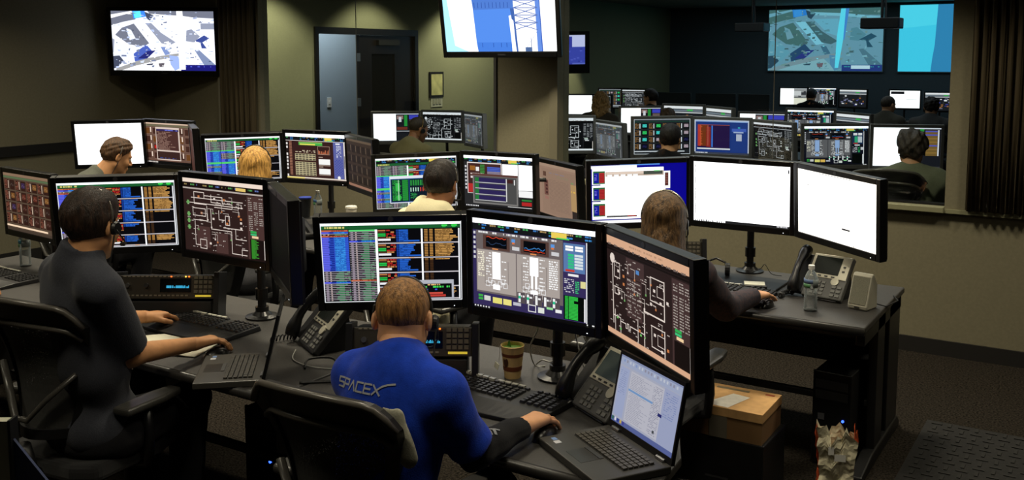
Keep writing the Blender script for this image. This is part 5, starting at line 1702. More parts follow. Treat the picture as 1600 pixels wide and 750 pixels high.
def hair_mesh(style, h, seed):
    t = {'buzz': 0.004, 'short': 0.013, 'wavy': 0.018, 'long': 0.014, 'bob': 0.016, 'curly': 0.024, 'bald': 0.001, 'shaggy': 0.026}[style]
    P = [ell((0, -0.012, 0.032), (0.075, 0.097, 0.086))]
    if style in ('short', 'wavy', 'shaggy'):
        P.append(ell((0, 0.005, 0.082), (0.055, 0.062, 0.034), k=0.03))
    if style in ('long', 'bob', 'curly'):
        L = {'long': 0.27, 'bob': 0.23, 'curly': 0.2}[style]
        for k in range(9):
            a = math.radians(-15 + 210 * k / 8)
            x, y = -0.078 * math.cos(a), -0.02 - 0.075 * max(0, math.sin(a))
            P.append(cone((x * 0.78, y * 0.8, 0.04), (x * 0.88, y + 0.005, 0.03 - L), 0.016, 0.019 if style != 'curly' else 0.03, 0.016))
    def clip(X, Y, Z):
        Zb = Z + 0 * Y
        yl = np.interp(Zb, [-0.4, -0.02, 0.02, 0.05, 0.085, 0.13], [0.0, 0.0, 0.016, 0.046, 0.070, 0.062]) if style not in ('long', 'bob', 'curly') else np.interp(Zb, [-0.4, 0.03, 0.055, 0.09, 0.12], [0.02, 0.03, 0.05, 0.085, 0.12])
        g = Y - yl
        if style not in ('long', 'bob', 'curly'):
            Yb = Y + 0 * Z
            zl = np.interp(Yb, [-0.2, -0.06, -0.035, 0.0, 0.05], [-0.075, -0.07, -0.035, -0.025, 0.0]) - (0.03 if style == 'shaggy' else 0.022 if style == 'buzz' else 0.008)
            g = np.maximum(g, zl - Z)
            d = np.sqrt(((np.abs(X) - 0.085) / 0.03) ** 2 + ((Y + 0.008) / 0.023) ** 2 + ((Z + 0.004) / 0.036) ** 2)
            g = np.maximum(g, (1 - d) * 0.02)
        if style in ('long', 'bob', 'curly'):
            L = {'long': 0.24, 'bob': 0.20, 'curly': 0.2}[style]
            g = np.maximum(g, -L - Z + 0.02 * np.sin(X * 60 + Y * 40))
        return g * 0.7
    amp = {'buzz': 0.0004, 'bald': 0.0001, 'short': 0.003, 'wavy': 0.009, 'long': 0.0025, 'bob': 0.0025, 'curly': 0.016, 'shaggy': 0.012}[style]
    return implicit(P, h, t, (amp, 110 if style in ('short', 'buzz', 'bald') else 75, seed), clip)

def hand_pieces(w, d, up, side, h, curl=0.35, sc=1.0, spread=1.0):
    """w wrist, d along the hand, up = back of the hand, side = towards the thumb"""
    w, d, up, side = [np.asarray(q, float) for q in (w, d, up, side)]
    d /= np.linalg.norm(d); side = side - d * (side @ d); side /= np.linalg.norm(side); up = np.cross(d, side) * (1 if np.cross(d, side) @ up > 0 else -1)
    P = []
    T = lambda a, b, c: w + sc * (d * a + side * b + up * c)
    P.append(cone(T(-0.05, 0, 0), T(0.0, 0, 0.0), 0.027 * sc, 0.025 * sc, 0.02))
    kn = [(0.088, 0.030), (0.092, 0.010), (0.087, -0.010), (0.078, -0.028)]
    for a, b in kn:
        P.append(cone(T(0.0, b * 0.55, 0.0), T(a, b, 0.003), 0.016 * sc, 0.0125 * sc, 0.016))
    P.append(cone(T(0.01, 0.018, -0.006), T(0.05, 0.034, -0.010), 0.016 * sc, 0.014 * sc, 0.015))
    lens = [(0.042, 0.025, 0.02), (0.047, 0.029, 0.021), (0.043, 0.027, 0.02), (0.033, 0.02, 0.018)]
    for i, ((a, b), L) in enumerate(zip(kn, lens)):
        p = T(a, b, 0.003)
        fan = spread * (0.14 - 0.1 * i)
        dr = d + side * fan; dr /= np.linalg.norm(dr)
        ang = 0.12
        for j, l in enumerate(L):
            ang += curl * (0.8 if j == 0 else 1.15)
            v = dr * math.cos(ang) - up * math.sin(ang)
            q = p + v * l * sc
            r0 = [0.0095, 0.0085, 0.0078][j] * sc * (0.88 if i == 3 else 1)
            P.append(cone(p, q, r0, r0 * 0.92, 0.004))
            p = q
    p = T(0.035, 0.034, -0.008)
    for j, (l, dv) in enumerate(((0.036, d * 0.72 + side * 0.62 - up * 0.25), (0.028, d * 0.92 + side * 0.3 - up * 0.25))):
        dv = dv / np.linalg.norm(dv)
        q = p + dv * l * sc
        P.append(cone(p, q, (0.0125 - 0.002 * j) * sc, (0.0105 - 0.0015 * j) * sc, 0.006))
        p = q
    return implicit(P, h)

def headset(M, label, t=0.014, side=1, both=False, mic=True, col=None, cup=True):
    o = thing('headset', label, 'headset', group='headsets worn by the operators')
    o.matrix_world = M
    R, H = 0.077 + t, 0.097 + t
    pts = [(R * math.sin(a), -0.012, 0.02 + H * math.cos(a)) for a in [math.radians(-92 + 184 * i / 24) for i in range(25)]]
    m = MB(); m.tube(pts, 0.0036, 8, flat=1.6)
    m.build('headband', col or mat('headset_metal', rgb(60, 60, 62), 0.3, metal=0.6), o, smooth=True)
    for s in (((-1, 1) if both else (side,)) if cup else ()):
        m = MB(); m.tube([(s * 0.084, 0.006, -0.006), (s * 0.093, 0.006, -0.006), (s * 0.102, 0.006, -0.006)], [0.023, 0.025, 0.02], 18)
        m.build('ear_cup', M_BLACK, o, smooth=False)
    if not both:
        m = MB(); m.cbox((-side * (0.08 + t * 0.8), -0.012, 0.022), (0.008, 0.025, 0.035)); m.build('temple_pad', M_BLACK, o, bev=0.003)
    if mic:
        m = MB(); m.tube([(side * 0.1, 0.0, -0.01), (side * 0.1, 0.04, -0.045), (side * 0.08, 0.085, -0.065), (side * 0.05, 0.11, -0.068)], 0.0028, 6)
        m.build('microphone_boom', M_BLACK, o, smooth=True)
        m = MB(); m.tube([(side * 0.055, 0.108, -0.068), (side * 0.035, 0.118, -0.069)], 0.006, 8); m.build('microphone', M_BLACK, o)
    m = MB(); m.tube([(side * 0.1, -0.01, -0.03), (side * 0.1, -0.02, -0.1), (side * 0.09, -0.03, -0.2)], 0.0025, 6); m.build('cord', M_CABLE, o)
    return o

def person(label, head, neck, pelvis, sL, sR, eL=None, eR=None, wL=None, wR=None, dirL=None, dirR=None, face=90, skin=None, hair=('short', None), shirt=None, sleeve='short',
           trousers=None, res=0.01, hres=0.006, hands=(), group=None, seed=1, fat=1.0, collar=None, hood=None, knees=None, eyes=False, curl=0.35):
    """head=(x,y,z,yaw,pitch,roll); face: compass angle the body faces; everything in room metres"""
    root = thing('person', label, 'person', (pelvis[0], pelvis[1], 0), 0, group)
    O = V3(pelvis[0], pelvis[1], 0)
    fa = math.radians(face)
    f = V3(math.cos(fa), math.sin(fa), 0); rt = V3(math.sin(fa), -math.cos(fa), 0)
    neck, pelvis, sL, sR = [np.asarray(q, float) - O for q in (neck, pelvis, sL, sR)]
    dn = V3(0, 0, -1)
    def dflt(v, alt):
        return (np.asarray(v, float) - O) if v is not None else alt
    eL = dflt(eL, sL + dn * 0.25 + f * 0.1 - rt * 0.05); eR = dflt(eR, sR + dn * 0.25 + f * 0.1 + rt * 0.05)
    wL = dflt(wL, eL + f * 0.23 + V3(0, 0, -0.02) + rt * 0.06); wR = dflt(wR, eR + f * 0.23 + V3(0, 0, -0.02) - rt * 0.06)
    Mh = head_matrix(tuple(np.array(head[:3]) - O), *head[3:])
    up = neck - pelvis; up /= np.linalg.norm(up)
    r_ = sR - sL; r_ /= np.linalg.norm(r_); fw = np.cross(up, r_); fw /= np.linalg.norm(fw); r_ = np.cross(fw, up)
    R = np.stack([r_, fw, up], 1)
    mid = (sL + sR) / 2
    hl = pelvis - rt * 0.1 + V3(0, 0, -0.02); hr = pelvis + rt * 0.1 + V3(0, 0, -0.02)
    if knees is None:
        kl, kr = hl + f * 0.42 - rt * 0.06 + V3(0, 0, 0.0), hr + f * 0.42 + rt * 0.06
    else:
        kl, kr = [np.asarray(q, float) - O for q in knees]
    al, ar = V3(kl[0], kl[1], 0.1) - f * 0.06, V3(kr[0], kr[1], 0.1) - f * 0.06
    torso = [ell(pelvis + up * 0.02, (0.175 * fat, 0.13 * fat, 0.12), R), ell(pelvis * 0.55 + mid * 0.45, (0.155 * fat, 0.115 * fat, 0.17), R, 0.06),
             ell(pelvis * 0.2 + mid * 0.8 + fw * 0.0, (0.168 * fat, 0.108 * fat, 0.17), R, 0.06),
             ell(mid * 0.9 + pelvis * 0.1 - fw * 0.05, (0.13 * fat, 0.05, 0.12), R, 0.05),
             cone(neck, sL + up * 0.01, 0.052, 0.05, 0.05), cone(neck, sR + up * 0.01, 0.052, 0.05, 0.05)]
    armsU = [cone(sL, eL, 0.056 * fat, 0.043, 0.035), cone(sR, eR, 0.056 * fat, 0.043, 0.035)]
    armsF = [cone(eL, wL, 0.042, 0.027, 0.02), cone(eR, wR, 0.042, 0.027, 0.02)]
    hl_ = Mh @ Vector((0, -0.02, -0.04)); hn = np.array(hl_)
    nk = [cone(neck - up * 0.02, hn, 0.06, 0.054, 0.03)]
    legs = [cone(hl, kl, 0.088 * fat, 0.06, 0.04), cone(hr, kr, 0.088 * fat, 0.06, 0.04), cone(kl, al, 0.058, 0.042, 0.03), cone(kr, ar, 0.058, 0.042, 0.03)]
    # body: one skin mesh
    pcs = []
    V, Q = implicit(torso + armsU + armsF + nk + legs, max(res, 0.009)); pcs.append((V, Q, 0))
    V, Q = implicit(head_prims(hair[0] not in ('long', 'bob', 'curly')), hres); V = xform(V, Mh); pcs.append((V, Q, 0))
    for s, (e, w, dv) in (('L', (eL, wL, dirL)), ('R', (eR, wR, dirR))):
        if s in hands:
            d = np.asarray(dv, float) if dv is not None else f + V3(0, 0, -0.1)
            sd = rt if s == 'L' else -rt
            V, Q = hand_pieces(w, d, (0, 0, 1), sd, 0.0032 if res < 0.012 else 0.005, curl); pcs.append((V, Q, 0))
        else:
            V, Q = implicit([cone(w, w + (w - e) / np.linalg.norm(w - e) * 0.09, 0.03, 0.026, 0.02)], 0.012); pcs.append((V, Q, 0))
    mts = [skin]
    if eyes:
        for s in (-1, 1):
            for c, r, k in (((s * 0.031, 0.0795, 0.004), 0.0115, 1), ((s * 0.031, 0.0862, 0.004), 0.0055, 2)):
                V, Q = implicit([ell(c, (r, r, r), k=0.004)], 0.0018); pcs.append((xform(V, Mh), Q, k))
        mts += [mat('eye_white', rgb(215, 210, 200), 0.3), mat('eye_iris', rgb(40, 28, 20), 0.2)]
    link('body', np_mesh('body', pcs, mts), None, root)
    # hair
    if hair[0] != 'bald':
        V, Q = hair_mesh(hair[0], hres, seed)
        hp = [(xform(V, Mh), Q, 0)]
        if eyes:
            for s in (-1, 1):
                V, Q = implicit([cone((s * 0.018, 0.089, 0.026), (s * 0.044, 0.083, 0.027), 0.004, 0.003, 0.003)], 0.003); hp.append((xform(V, Mh), Q, 0))
        link('hair', np_mesh('hair', hp, [hair[1]]), None, root)
    # shirt
    t2 = [p for p in torso]
    if sleeve == 'short':
        for a, b in ((sL, eL), (sR, eR)):
            t2.append(cut(a, a + (b - a) * 0.86, 0.060 * fat, 0.055, 0.03))
    else:
        t2 += [cone(sL, eL, 0.062 * fat, 0.05, 0.03), cone(sR, eR, 0.062 * fat, 0.05, 0.03), cut(eL, eL + (wL - eL) * 0.97, 0.05, 0.037, 0.02), cut(eR, eR + (wR - eR) * 0.97, 0.05, 0.037, 0.02)]
    if collar:
        t2 += [cut(neck - up * 0.05, neck + (hn - neck) * collar, 0.066, 0.06, 0.02)]
    if hood:
        b0 = neck - fw * 0.055 + up * 0.0
        t2 += [ell(b0 - up * 0.02, (0.105, 0.065, 0.07), R, 0.03), cone(neck - r_ * 0.075 + up * 0.03, neck + fw * 0.05 - r_ * 0.03 - up * 0.01, 0.035, 0.03, 0.03), cone(neck + r_ * 0.075 + up * 0.03, neck + fw * 0.05 + r_ * 0.03 - up * 0.01, 0.035, 0.03, 0.03)]
    def hem(X, Y, Z):
        p0 = pelvis - up * 0.12
        return (p0[0] - X) * up[0] + (p0[1] - Y) * up[1] + (p0[2] - Z) * up[2]
    V, Q = implicit(t2, max(res, 0.008), 0.011, (0.0062, 26, seed), hem)
    sh = link('shirt', np_mesh('shirt', [(V, Q, 0)], [shirt]), None, root)
    V, Q = implicit([ell(pelvis + up * -0.01, (0.178 * fat, 0.135 * fat, 0.11), R)] + [cone(hl, kl, 0.09 * fat, 0.066, 0.04), cone(hr, kr, 0.09 * fat, 0.066, 0.04), cut(kl, al, 0.064, 0.055, 0.03), cut(kr, ar, 0.064, 0.055, 0.03)], max(res, 0.012), 0.008, (0.004, 30, seed + 3))
    link('trousers', np_mesh('trousers', [(V, Q, 0)], [trousers or M_TROUSER]), None, root)
    for a in (al, ar):
        g = V3(a[0], a[1], 0)
        V, Q = implicit([cone(g + V3(0, 0, 0.045) - f * 0.04, g + f * 0.15 + V3(0, 0, 0.035), 0.043, 0.034, 0.02), cone(g + V3(0, 0, 0.05), g + V3(0, 0, 0.1), 0.042, 0.04, 0.02)], 0.014)
        V[:, 2] = np.maximum(V[:, 2], 0.002)
        link('shoe', np_mesh('shoe', [(V, Q, 0)], [M_SHOE]), None, root)
    return root, sh, Matrix.Translation((O[0], O[1], 0)) @ Mh

def hair_mat(name, c, c2):
    return mat(name, rgb(*c), 0.5, spec=0.35, noise=(45, 0.6, rgb(*c2)), stretch=(2.2, 2.2, 0.35), bump=(120, 0.5))
def skin_mat(name, c):
    return mat(name, rgb(*c), 0.5, spec=0.35, noise=(25, 0.08))
def cloth_mat(name, c, n=0.12, sc=160):
    return mat(name, rgb(*c), 0.95, spec=0.1, noise=(sc, n), bump=(260, 0.15), sheen=0.1)
M_TROUSER = cloth_mat('dark_trousers', (30, 30, 33))
M_SHOE = mat('shoe_leather', rgb(30, 26, 24), 0.5)
SK_A = skin_mat('fair_skin', (214, 158, 116)); SK_B = skin_mat('tan_skin', (206, 150, 104)); SK_D = skin_mat('brown_skin', (150, 102, 70))
# ------------------------------------------------------------------ desks and displays of the control room
ROW1, ROW2 = 2.26, 4.23
for cx, who in ((-1.66, 'long black console desk of the operator in the blue shirt'), (-3.20, 'black console desk of the operator in the dark polo shirt'), (-4.74, 'black console desk with a water bottle, cut off by the picture edge')):
    desk(cx, ROW1, who, 'console desks of the front row', angled=cx > -2)
for cx, who in ((-1.66, 'black console desk with phone, bottle and silver speaker by the bare wall'), (-3.20, 'console desk in front of the operator in the white hoodie'), (-4.74, 'console desk with coffee cup in front of the blonde operator'), (-6.28, 'console desk of the young man in profile by the side wall')):
    desk(cx, ROW2, who, 'console desks of the second row')

G1, G2 = 'monitors of the front row', 'monitors of the second row'
mA = [(-1.696, 2.789, 1.168, -3.9, -0.4, 0.4), (-2.276, 2.739, 1.139, 35.8, -13.0, 0.6), (-1.189, 2.623, 1.164, -36.7, -2.4, -0.6)]
monitor(mA[1], 'large monitor with blue, green and orange telemetry lists behind the shaved head', scr_telemetry(1, popup=True), G1)
monitor(mA[0], 'large monitor with a grey engine overview page above the paper cup', scr_engines(2), G1)
monitor(mA[2], 'large angled monitor with a white piping diagram on brown above the open laptop', scr_pid(3, bg=(40, 28, 27), title=(214, 168, 136), variant=1), G1)
mB = [(-3.220, 2.756, 1.215, -1.4, -0.9, 0.2), (-3.948, 2.763, 1.168, 43.1, -10.1, 0.4), (-2.715, 2.595, 1.205, -36.0, -1.0, 0.0)]
monitor(mB[1], 'monitor with blue and orange lists in front of the dark haired operator in polo shirt', scr_telemetry(11), G1)
monitor(mB[0], 'monitor with a brown valve diagram right of the dark haired operator', scr_pid(12), G1)
monitor(mB[2], 'dark monitor seen edge on beside the brown valve diagram', Scr((9, 8, 8)), G1)
mC = [(-5.03, 2.96, 1.10, -5.5, -2.0, 0.0)]
monitor(mC[0], 'monitor with brown gauge tiles cut off by the picture edge', scr_tiles(21), G1)
mR = [(-1.675, 4.869, 1.184, 0.8, -3.7, -0.3), (-2.193, 4.723, 1.168, 34.7, -5.2, 1.8), (-1.131, 4.645, 1.181, -33.0, -4.9, -2.5)]
monitor(mR[1], 'monitor with white windows on a deep blue desktop beside the long haired operator', scr_blue(31), G2)
monitor(mR[0], 'blank white monitor with small marks down its edge, middle of the brightest three', scr_white(32, 1), G2)
monitor(mR[2], 'angled blank white monitor hanging over the desk phone', scr_white(33, 2), G2)
mF = [(-3.243, 4.926, 1.130, -1.7, -1.1, 0.8), (-3.810, 4.839, 1.102, 42.1, 0.1, 1.4), (-2.93, 5.12, 1.075, -33.0, -3.0, 0.0)]
monitor(mF[1], 'monitor with a green diagram window behind the white hoodie', scr_green(41), G2)
monitor(mF[0], 'monitor with violet bars and white windows right of the white hoodie', scr_windows(42), G2)
monitor(mF[2], 'angled monitor with a dim tan document page', scr_document(43), G2)
mE = [(-4.775, 4.924, 1.204, 6.0, -2.4, 0.1), (-5.339, 4.775, 1.174, 44.5, -12.8, 1.2), (-4.285, 4.83, 1.19, -29.0, -3.0, 0.0)]
monitor(mE[1], 'monitor with blue and orange lists behind the blonde operator', scr_telemetry(51, partial=True), G2)
monitor(mE[0], 'monitor with a brown page, pale table and violet side strip', scr_table(52), G2)
monitor(mE[2], 'dim angled monitor of faint tiles between table page and green diagram', scr_dim(53), G2)
mD = [(-6.288, 4.864, 1.228, 1.7, -2.8, -0.2), (-6.741, 4.663, 1.222, 34.4, -4.4, 1.2), (-5.80, 4.70, 1.21, -36.0, -3.0, 0.0)]
monitor(mD[1], 'blank white monitor behind the young man in profile', scr_white(61), G2)
monitor(mD[0], 'monitor with a brown terminal window beside the blank white one', scr_console(62), G2)
monitor(mD[2], 'monitor seen nearly edge on beside the brown terminal window', Scr((74, 44, 38)), G2)
for x, y, ms, lb in ((-1.70, 2.98, mA, 'black pole stand rising behind the paper cup'), (-3.24, 2.98, mB, 'black pole stand behind the ergonomic keyboard of the polo shirt operator'), (-5.0, 3.10, mC, 'pole stand of the monitor with brown tiles'),
                     (-1.685, 5.08, mR, 'black pole stand in front of the bare wall'), (-3.25, 5.12, mF, 'pole stand behind the white hoodie operator'), (-4.80, 5.10, mE, 'black pole stand between water bottle and coffee cup'), (-6.30, 5.06, mD, 'pole stand behind the young man in profile')):
    stand(x, y, DZ, ms, lb, 'monitor pole stands')

# ------------------------------------------------------------------ televisions and projected pictures
def tv(P, w, h, label, scr, mount, b=(0.04, 0.04, 0.04, 0.055)):
    o = thing('television', label, 'television', group='televisions')
    o.matrix_world = pose(*P)
    frame_mesh(w, h, *b, -0.01, 0.05).build('bezel', M_BLACK2, o, bev=0.006)
    MB().box(-w / 2 - 0.02, w / 2 + 0.02, 0.005, 0.075, -h / 2 - 0.03, h / 2 + 0.02).build('housing', M_BLACK, o)
    link('screen', scr.mesh('screen', w, h), M_TV, o)
    MB().cbox((0, -0.011, -h / 2 - b[3] * 0.5), (0.06, 0.002, 0.012)).build('emblem', mat('tv_emblem', rgb(50, 50, 54), 0.4), o)
    Mi = o.matrix_world.inverted()
    pts = [Mi @ Vector(q) for q in mount]
    MB().tube([Vector((0, 0.07, 0))] + pts, 0.025, 10).build('mount_arm', M_BLACK, o)
    MB().box(-0.14, 0.14, 0.075, 0.09, -0.1, 0.1).build('mount_plate', M_DKMETAL, o)
    return o
tv((-8.060, 6.223, 2.064, 28.6, -3.5, -0.5), 1.04, 0.585, 'corner television showing a bright aerial view of roads and buildings', scr_landing(71), [(-8.45, 6.46, 2.06), (-8.64, 6.52, 2.06)])
tv((-3.98, 6.072, 2.174, 22.3, -19.1, 0.2), 0.85, 0.48, 'hanging television with a blue tower and lattice mast against white', scr_tower(72), [(-4.02, 6.28, 2.2), (-4.02, 6.28, 2.98)], b=(0.03, 0.035, 0.03, 0.048))
tvs = Scr((80, 92, 170)); tvs.rect(0, 0, 1, 0.4, (176, 180, 214)); tvs.rect(0.62, 0.05, 0.78, 1, (48, 54, 140)); tvs.rect(0, 0.42, 1, 0.95, (52, 62, 150))
for k in range(30):
    rx = random.Random(k)
    x_, y_ = rx.uniform(0, .95), rx.uniform(.45, .9)
    tvs.rect(x_, y_, x_ + 0.04, y_ + 0.05, (44, 52, 134) if k % 2 else (70, 80, 170))
tv((-8.28, 14.4, 2.03, 33.0, -5.0, 1.0), 1.0, 0.50, 'television deep in the second room, half hidden by the hanging one', tvs, [(-8.5, 14.6, 2.03), (-8.65, 14.7, 2.03)], b=(0.08, 0.08, 0.06, 0.16))

def projected(x0, x1, z0, z1, label, scr):
    o = thing('projection_screen', label, 'projection screen', ((x0 + x1) / 2, 20.14, (z0 + z1) / 2), group='projected pictures')
    w, h = x1 - x0, z1 - z0
    MB().box(-w / 2 - 0.02, w / 2 + 0.02, 0.004, 0.03, -h / 2 - 0.02, h / 2 + 0.02).build('screen_panel', mat('projection_cloth', rgb(120, 130, 135), 0.9), o)
    link('projected_image', scr.mesh('projected_image', w, h), M_PROJ, o)
    return o
projected(-6.40, -4.10, 1.63, 2.89, 'wall screen with a cyan aerial view of roads and a tall column', scr_landing(81, cyan=True))
s2 = Scr((70, 214, 246)); s2.poly([(0.30, 0), (1, 0), (1, 1), (0.26, 1), (0.27, 0.8), (0.285, 0.6), (0.29, 0.4)], (52, 140, 190)); s2.poly([(0, 0), (0.3, 0), (0.29, 0.3), (0, 0.35)], (84, 226, 252))
projected(-3.80, -1.50, 1.63, 2.92, 'wall screen of plain bright cyan and blue', s2)
def projector(x, y, z, label):
    o = thing('projector', label, 'projector', (x, y, z), 0, 'ceiling projectors')
    MB().box(-0.24, 0.24, -0.17, 0.17, -0.08, 0.06).build('case', M_BLACK, o, bev=0.012)
    MB().tube([(0.02, 0.17, 0.0), (0.02, 0.2, 0.0)], 0.045, 16).build('lens', M_BLACK2, o)
    MB().tube([(0, 0, 0.06), (0, 0, 2.98 - z)], 0.02, 10).build('ceiling_pole', M_BLACK, o)
    MB().tube([(0.06, -0.05, 0.06), (0.05, -0.02, 0.2), (0.02, 0, 0.45)], 0.012, 8).build('cable', M_CABLE, o)
    MB().box(0.2, 0.243, -0.1, 0.1, -0.06, 0.04).build('side_cover', mat('projector_cover', rgb(90, 104, 112), 0.5), o)
projector(-2.75, 13.4, 2.36, 'black ceiling projector hanging in front of the plain cyan wall screen')
projector(-5.17, 15.4, 2.40, 'black ceiling projector hanging left of the aerial wall screen')

# ------------------------------------------------------------------ displays and desks of the second room
GF = 'monitors in the room behind the glass'
far_mons = [
 ((-7.050, 8.584, 1.099, 36.0, -6.6, 0.2), 'far monitor half white left of the man in olive', scr_white_left(101, 0.5, 0)),
 ((-6.762, 9.083, 1.097, 6.4, -1.8, 0.5), 'far monitor with white pipe diagram right of the man in olive', scr_pid(102, bg=(16, 17, 19), line=(236, 238, 242), title=(244, 246, 250), colr=False, variant=1)),
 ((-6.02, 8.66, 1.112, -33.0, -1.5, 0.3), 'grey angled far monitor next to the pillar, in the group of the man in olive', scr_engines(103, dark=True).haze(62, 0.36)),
 ((-5.15, 8.30, 1.13, -62.0, 0.0, 0.0), 'far monitor seen edge on against the pillar', scr_white_left(104, 0.7, 1)),
 ((-4.667, 8.352, 1.139, 34.7, 0.6, 0.1), 'far monitor with white pipe diagram cut off by the pillar', scr_pid(105, bg=(14, 15, 17), line=(236, 238, 242), title=(244, 246, 250), colr=False, variant=1)),
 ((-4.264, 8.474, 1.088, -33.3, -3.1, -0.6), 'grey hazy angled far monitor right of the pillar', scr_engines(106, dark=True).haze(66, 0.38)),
 ((-3.564, 8.162, 1.178, 32.9, 0.0, 0.6), 'far monitor of gauge tiles with green accents behind a dark head', scr_tiles(107, bg=(34, 38, 42), tile=(16, 18, 20), far=True)),
 ((-3.192, 8.696, 1.152, 6.0, -2.4, 0.1), 'far monitor with an orange and violet listing on blue', scr_terminal(108)),
 ((-2.70, 8.69, 1.136, -32.0, -3.1, 0.0), 'far angled monitor with a dense white valve diagram on black', scr_pid(109, bg=(20, 21, 22), line=(214, 216, 220), title=(240, 240, 244), colr=False, variant=0)),
 ((-2.023, 8.249, 1.164, 24.2, 2.8, 0.8), 'far monitor with dark engine overview and bright title bar', scr_engines(110, dark=True)),
 ((-1.474, 8.303, 1.170, 21.6, 0.0, 0.1), 'far monitor half white beside the grey haired man', scr_white_left(111, 0.53, 1)),
 ((-5.238, 11.310, 1.094, 38.6, 0, 0), 'small far monitor, half white and half coloured, above the gauge tiles', scr_white_left(112, 0.5, 0)),
 ((-4.585, 11.130, 1.142, -2.8, 0, 0), 'small far monitor with a white title behind a brown haired head', scr_colourline(113)),
 ((-3.819, 10.297, 1.165, -37.7, 0, 0), 'small angled far monitor with teal and green blocks', scr_colourline(114)),
 ((-3.071, 11.287, 1.126, 5.8, 0, 0), 'small far monitor with white title above the valve diagram', scr_engines(115, dark=True)),
 ((-2.692, 11.706, 1.067, -32.1, 0.2, -0.7), 'small angled far monitor with grey and brown dials', scr_colourline(116)),
 ((-3.63, 11.25, 1.07, 12.0, 0, 0), 'small far monitor with a white corner behind a dark chair', scr_white_left(117, 0.35, 0)),
 ((-7.98, 14.62, 1.09, 25.0, 0, 0), 'tiny plain pale monitor by the pillar edge', scr_white(118)),
 ((-7.62, 14.73, 1.087, -12.0, 0, 0.3), 'tiny far monitor with green traces beside the curly blonde head', scr_tiles(119, bg=(30, 32, 34), tile=(16, 18, 20), far=True)),
 ((-7.92, 15.9, 1.16, 20.0, 0, 0), 'tiny dim far monitor of grey tiles behind the curly blonde head', scr_tiles(120, bg=(60, 62, 64), tile=(26, 28, 30), far=True)),
 ((-7.416, 15.775, 1.159, 1.7, 0, 0), 'tiny far monitor with dense white lines beside a dark head', scr_pid(121, bg=(40, 42, 44), line=(220, 222, 226), title=(244, 246, 250), colr=False, variant=0)),
 ((-5.518, 19.05, 1.131, 12.5, 0, 0), 'tiny monitor, half white, under the aerial wall screen', scr_white_left(122, 0.5, 2)),
 ((-5.00, 19.15, 1.140, 10.0, 0, 0), 'tiny monitor with a green corner under the aerial wall screen', scr_engines(123, dark=True)),
 ((-4.40, 19.10, 1.12, -8.0, 0, 0), 'tiny monitor with blue columns under the aerial wall screen', scr_colourline(124)),
 ((-3.46, 19.1, 1.123, 10.0, 0, 0), 'tiny white monitor with black bar under the cyan wall screen', scr_bar(125)),
 ((-2.85, 19.15, 1.092, 14.0, 0, 0), 'tiny monitor with blue columns beside the curtain', scr_colourline(126)),
]
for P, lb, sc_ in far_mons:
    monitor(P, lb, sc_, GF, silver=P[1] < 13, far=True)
def far_desk(x0, x1, y, label, d=0.45):
    o = thing('console_desk', label, 'desk', ((x0 + x1) / 2, y, 0), 0, 'console desks in the room behind the glass')
    h = (x1 - x0) / 2
    MB().box(-h, h, -d, d, 0.70, 0.73).build('desk_top', M_DESK, o, bev=0.005)
    MB().box(-h, h, 0.35, 0.38, 0.1, 0.70).build('back_panel', M_BLACK, o)
    for s in (-1, 1):
        MB().box(s * (h - 0.05) - 0.03, s * (h - 0.05) + 0.03, -0.4, 0.4, 0.0, 0.70).build('leg', M_BLACK, o)
    return o
far_desk(-7.6, -5.7, 8.75, 'far console desk of the man in olive')
far_desk(-5.6, -4.0, 8.55, 'far console desk just right of the pillar')
far_desk(-3.95, -2.35, 8.65, 'far console desk under the orange and violet listing')
far_desk(-2.3, -0.8, 8.35, 'far console desk of the grey haired man')
far_desk(-5.7, -4.0, 11.25, 'far console desk in the middle of the second room')
far_desk(-3.95, -2.2, 11.5, 'far console desk under the small angled monitor with dials')
far_desk(-8.45, -6.9, 15.3, 'far console desk by the olive wall', 0.98)
far_desk(-6.0, -4.0, 19.25, 'far console desk under the aerial wall screen')
far_desk(-3.85, -1.9, 19.25, 'far console desk under the cyan wall screen')
# dark partitions at the back of the second room
for k, (x, w, y) in enumerate(((-7.5, 0.8, 17.6), (-6.6, 0.8, 17.6), (-5.85, 0.6, 17.6))):
    o = tag(MB().box(x - w / 2, x + w / 2, y, y + 0.05, 0.0, 1.22).build('partition_screen', mat('partition_cloth', rgb(60, 64, 66), 0.95), bev=0.008), ['dark partition panel nearest the olive wall', 'dark partition panel in the middle of three', 'narrow dark partition panel nearest the aerial wall screen'][k], 'partition', 'partition panels')
# ------------------------------------------------------------------ people and their chairs
CG = 'office chairs'
# operator in the blue shirt
personA, shirtA, MhA = person('operator in a royal blue shirt with cropped hair, seen from behind', (-1.748, 2.15, 1.135, 117, 24, 0), (-1.71, 2.08, 1.035), (-1.73, 2.00, 0.55),
    (-1.86, 2.07, 0.965), (-1.535, 2.05, 0.975), eL=(-2.0, 2.28, 0.80), eR=(-1.495, 2.15, 0.79), wL=(-1.965, 2.53, 0.80), wR=(-1.485, 2.40, 0.785),
    dirL=(0.1, 1, -0.05), dirR=(0.12, 1, -0.02), face=96, skin=SK_A, hair=('buzz', hair_mat('cropped_ginger_hair', (150, 108, 62), (96, 66, 38))), shirt=cloth_mat('royal_blue_cloth', (26, 62, 178), 0.18, 30),
    sleeve='short', res=0.008, hres=0.0042, hands=('L', 'R'), group='operators of the front row', seed=4, fat=0.97, curl=0.28, collar=0.38)
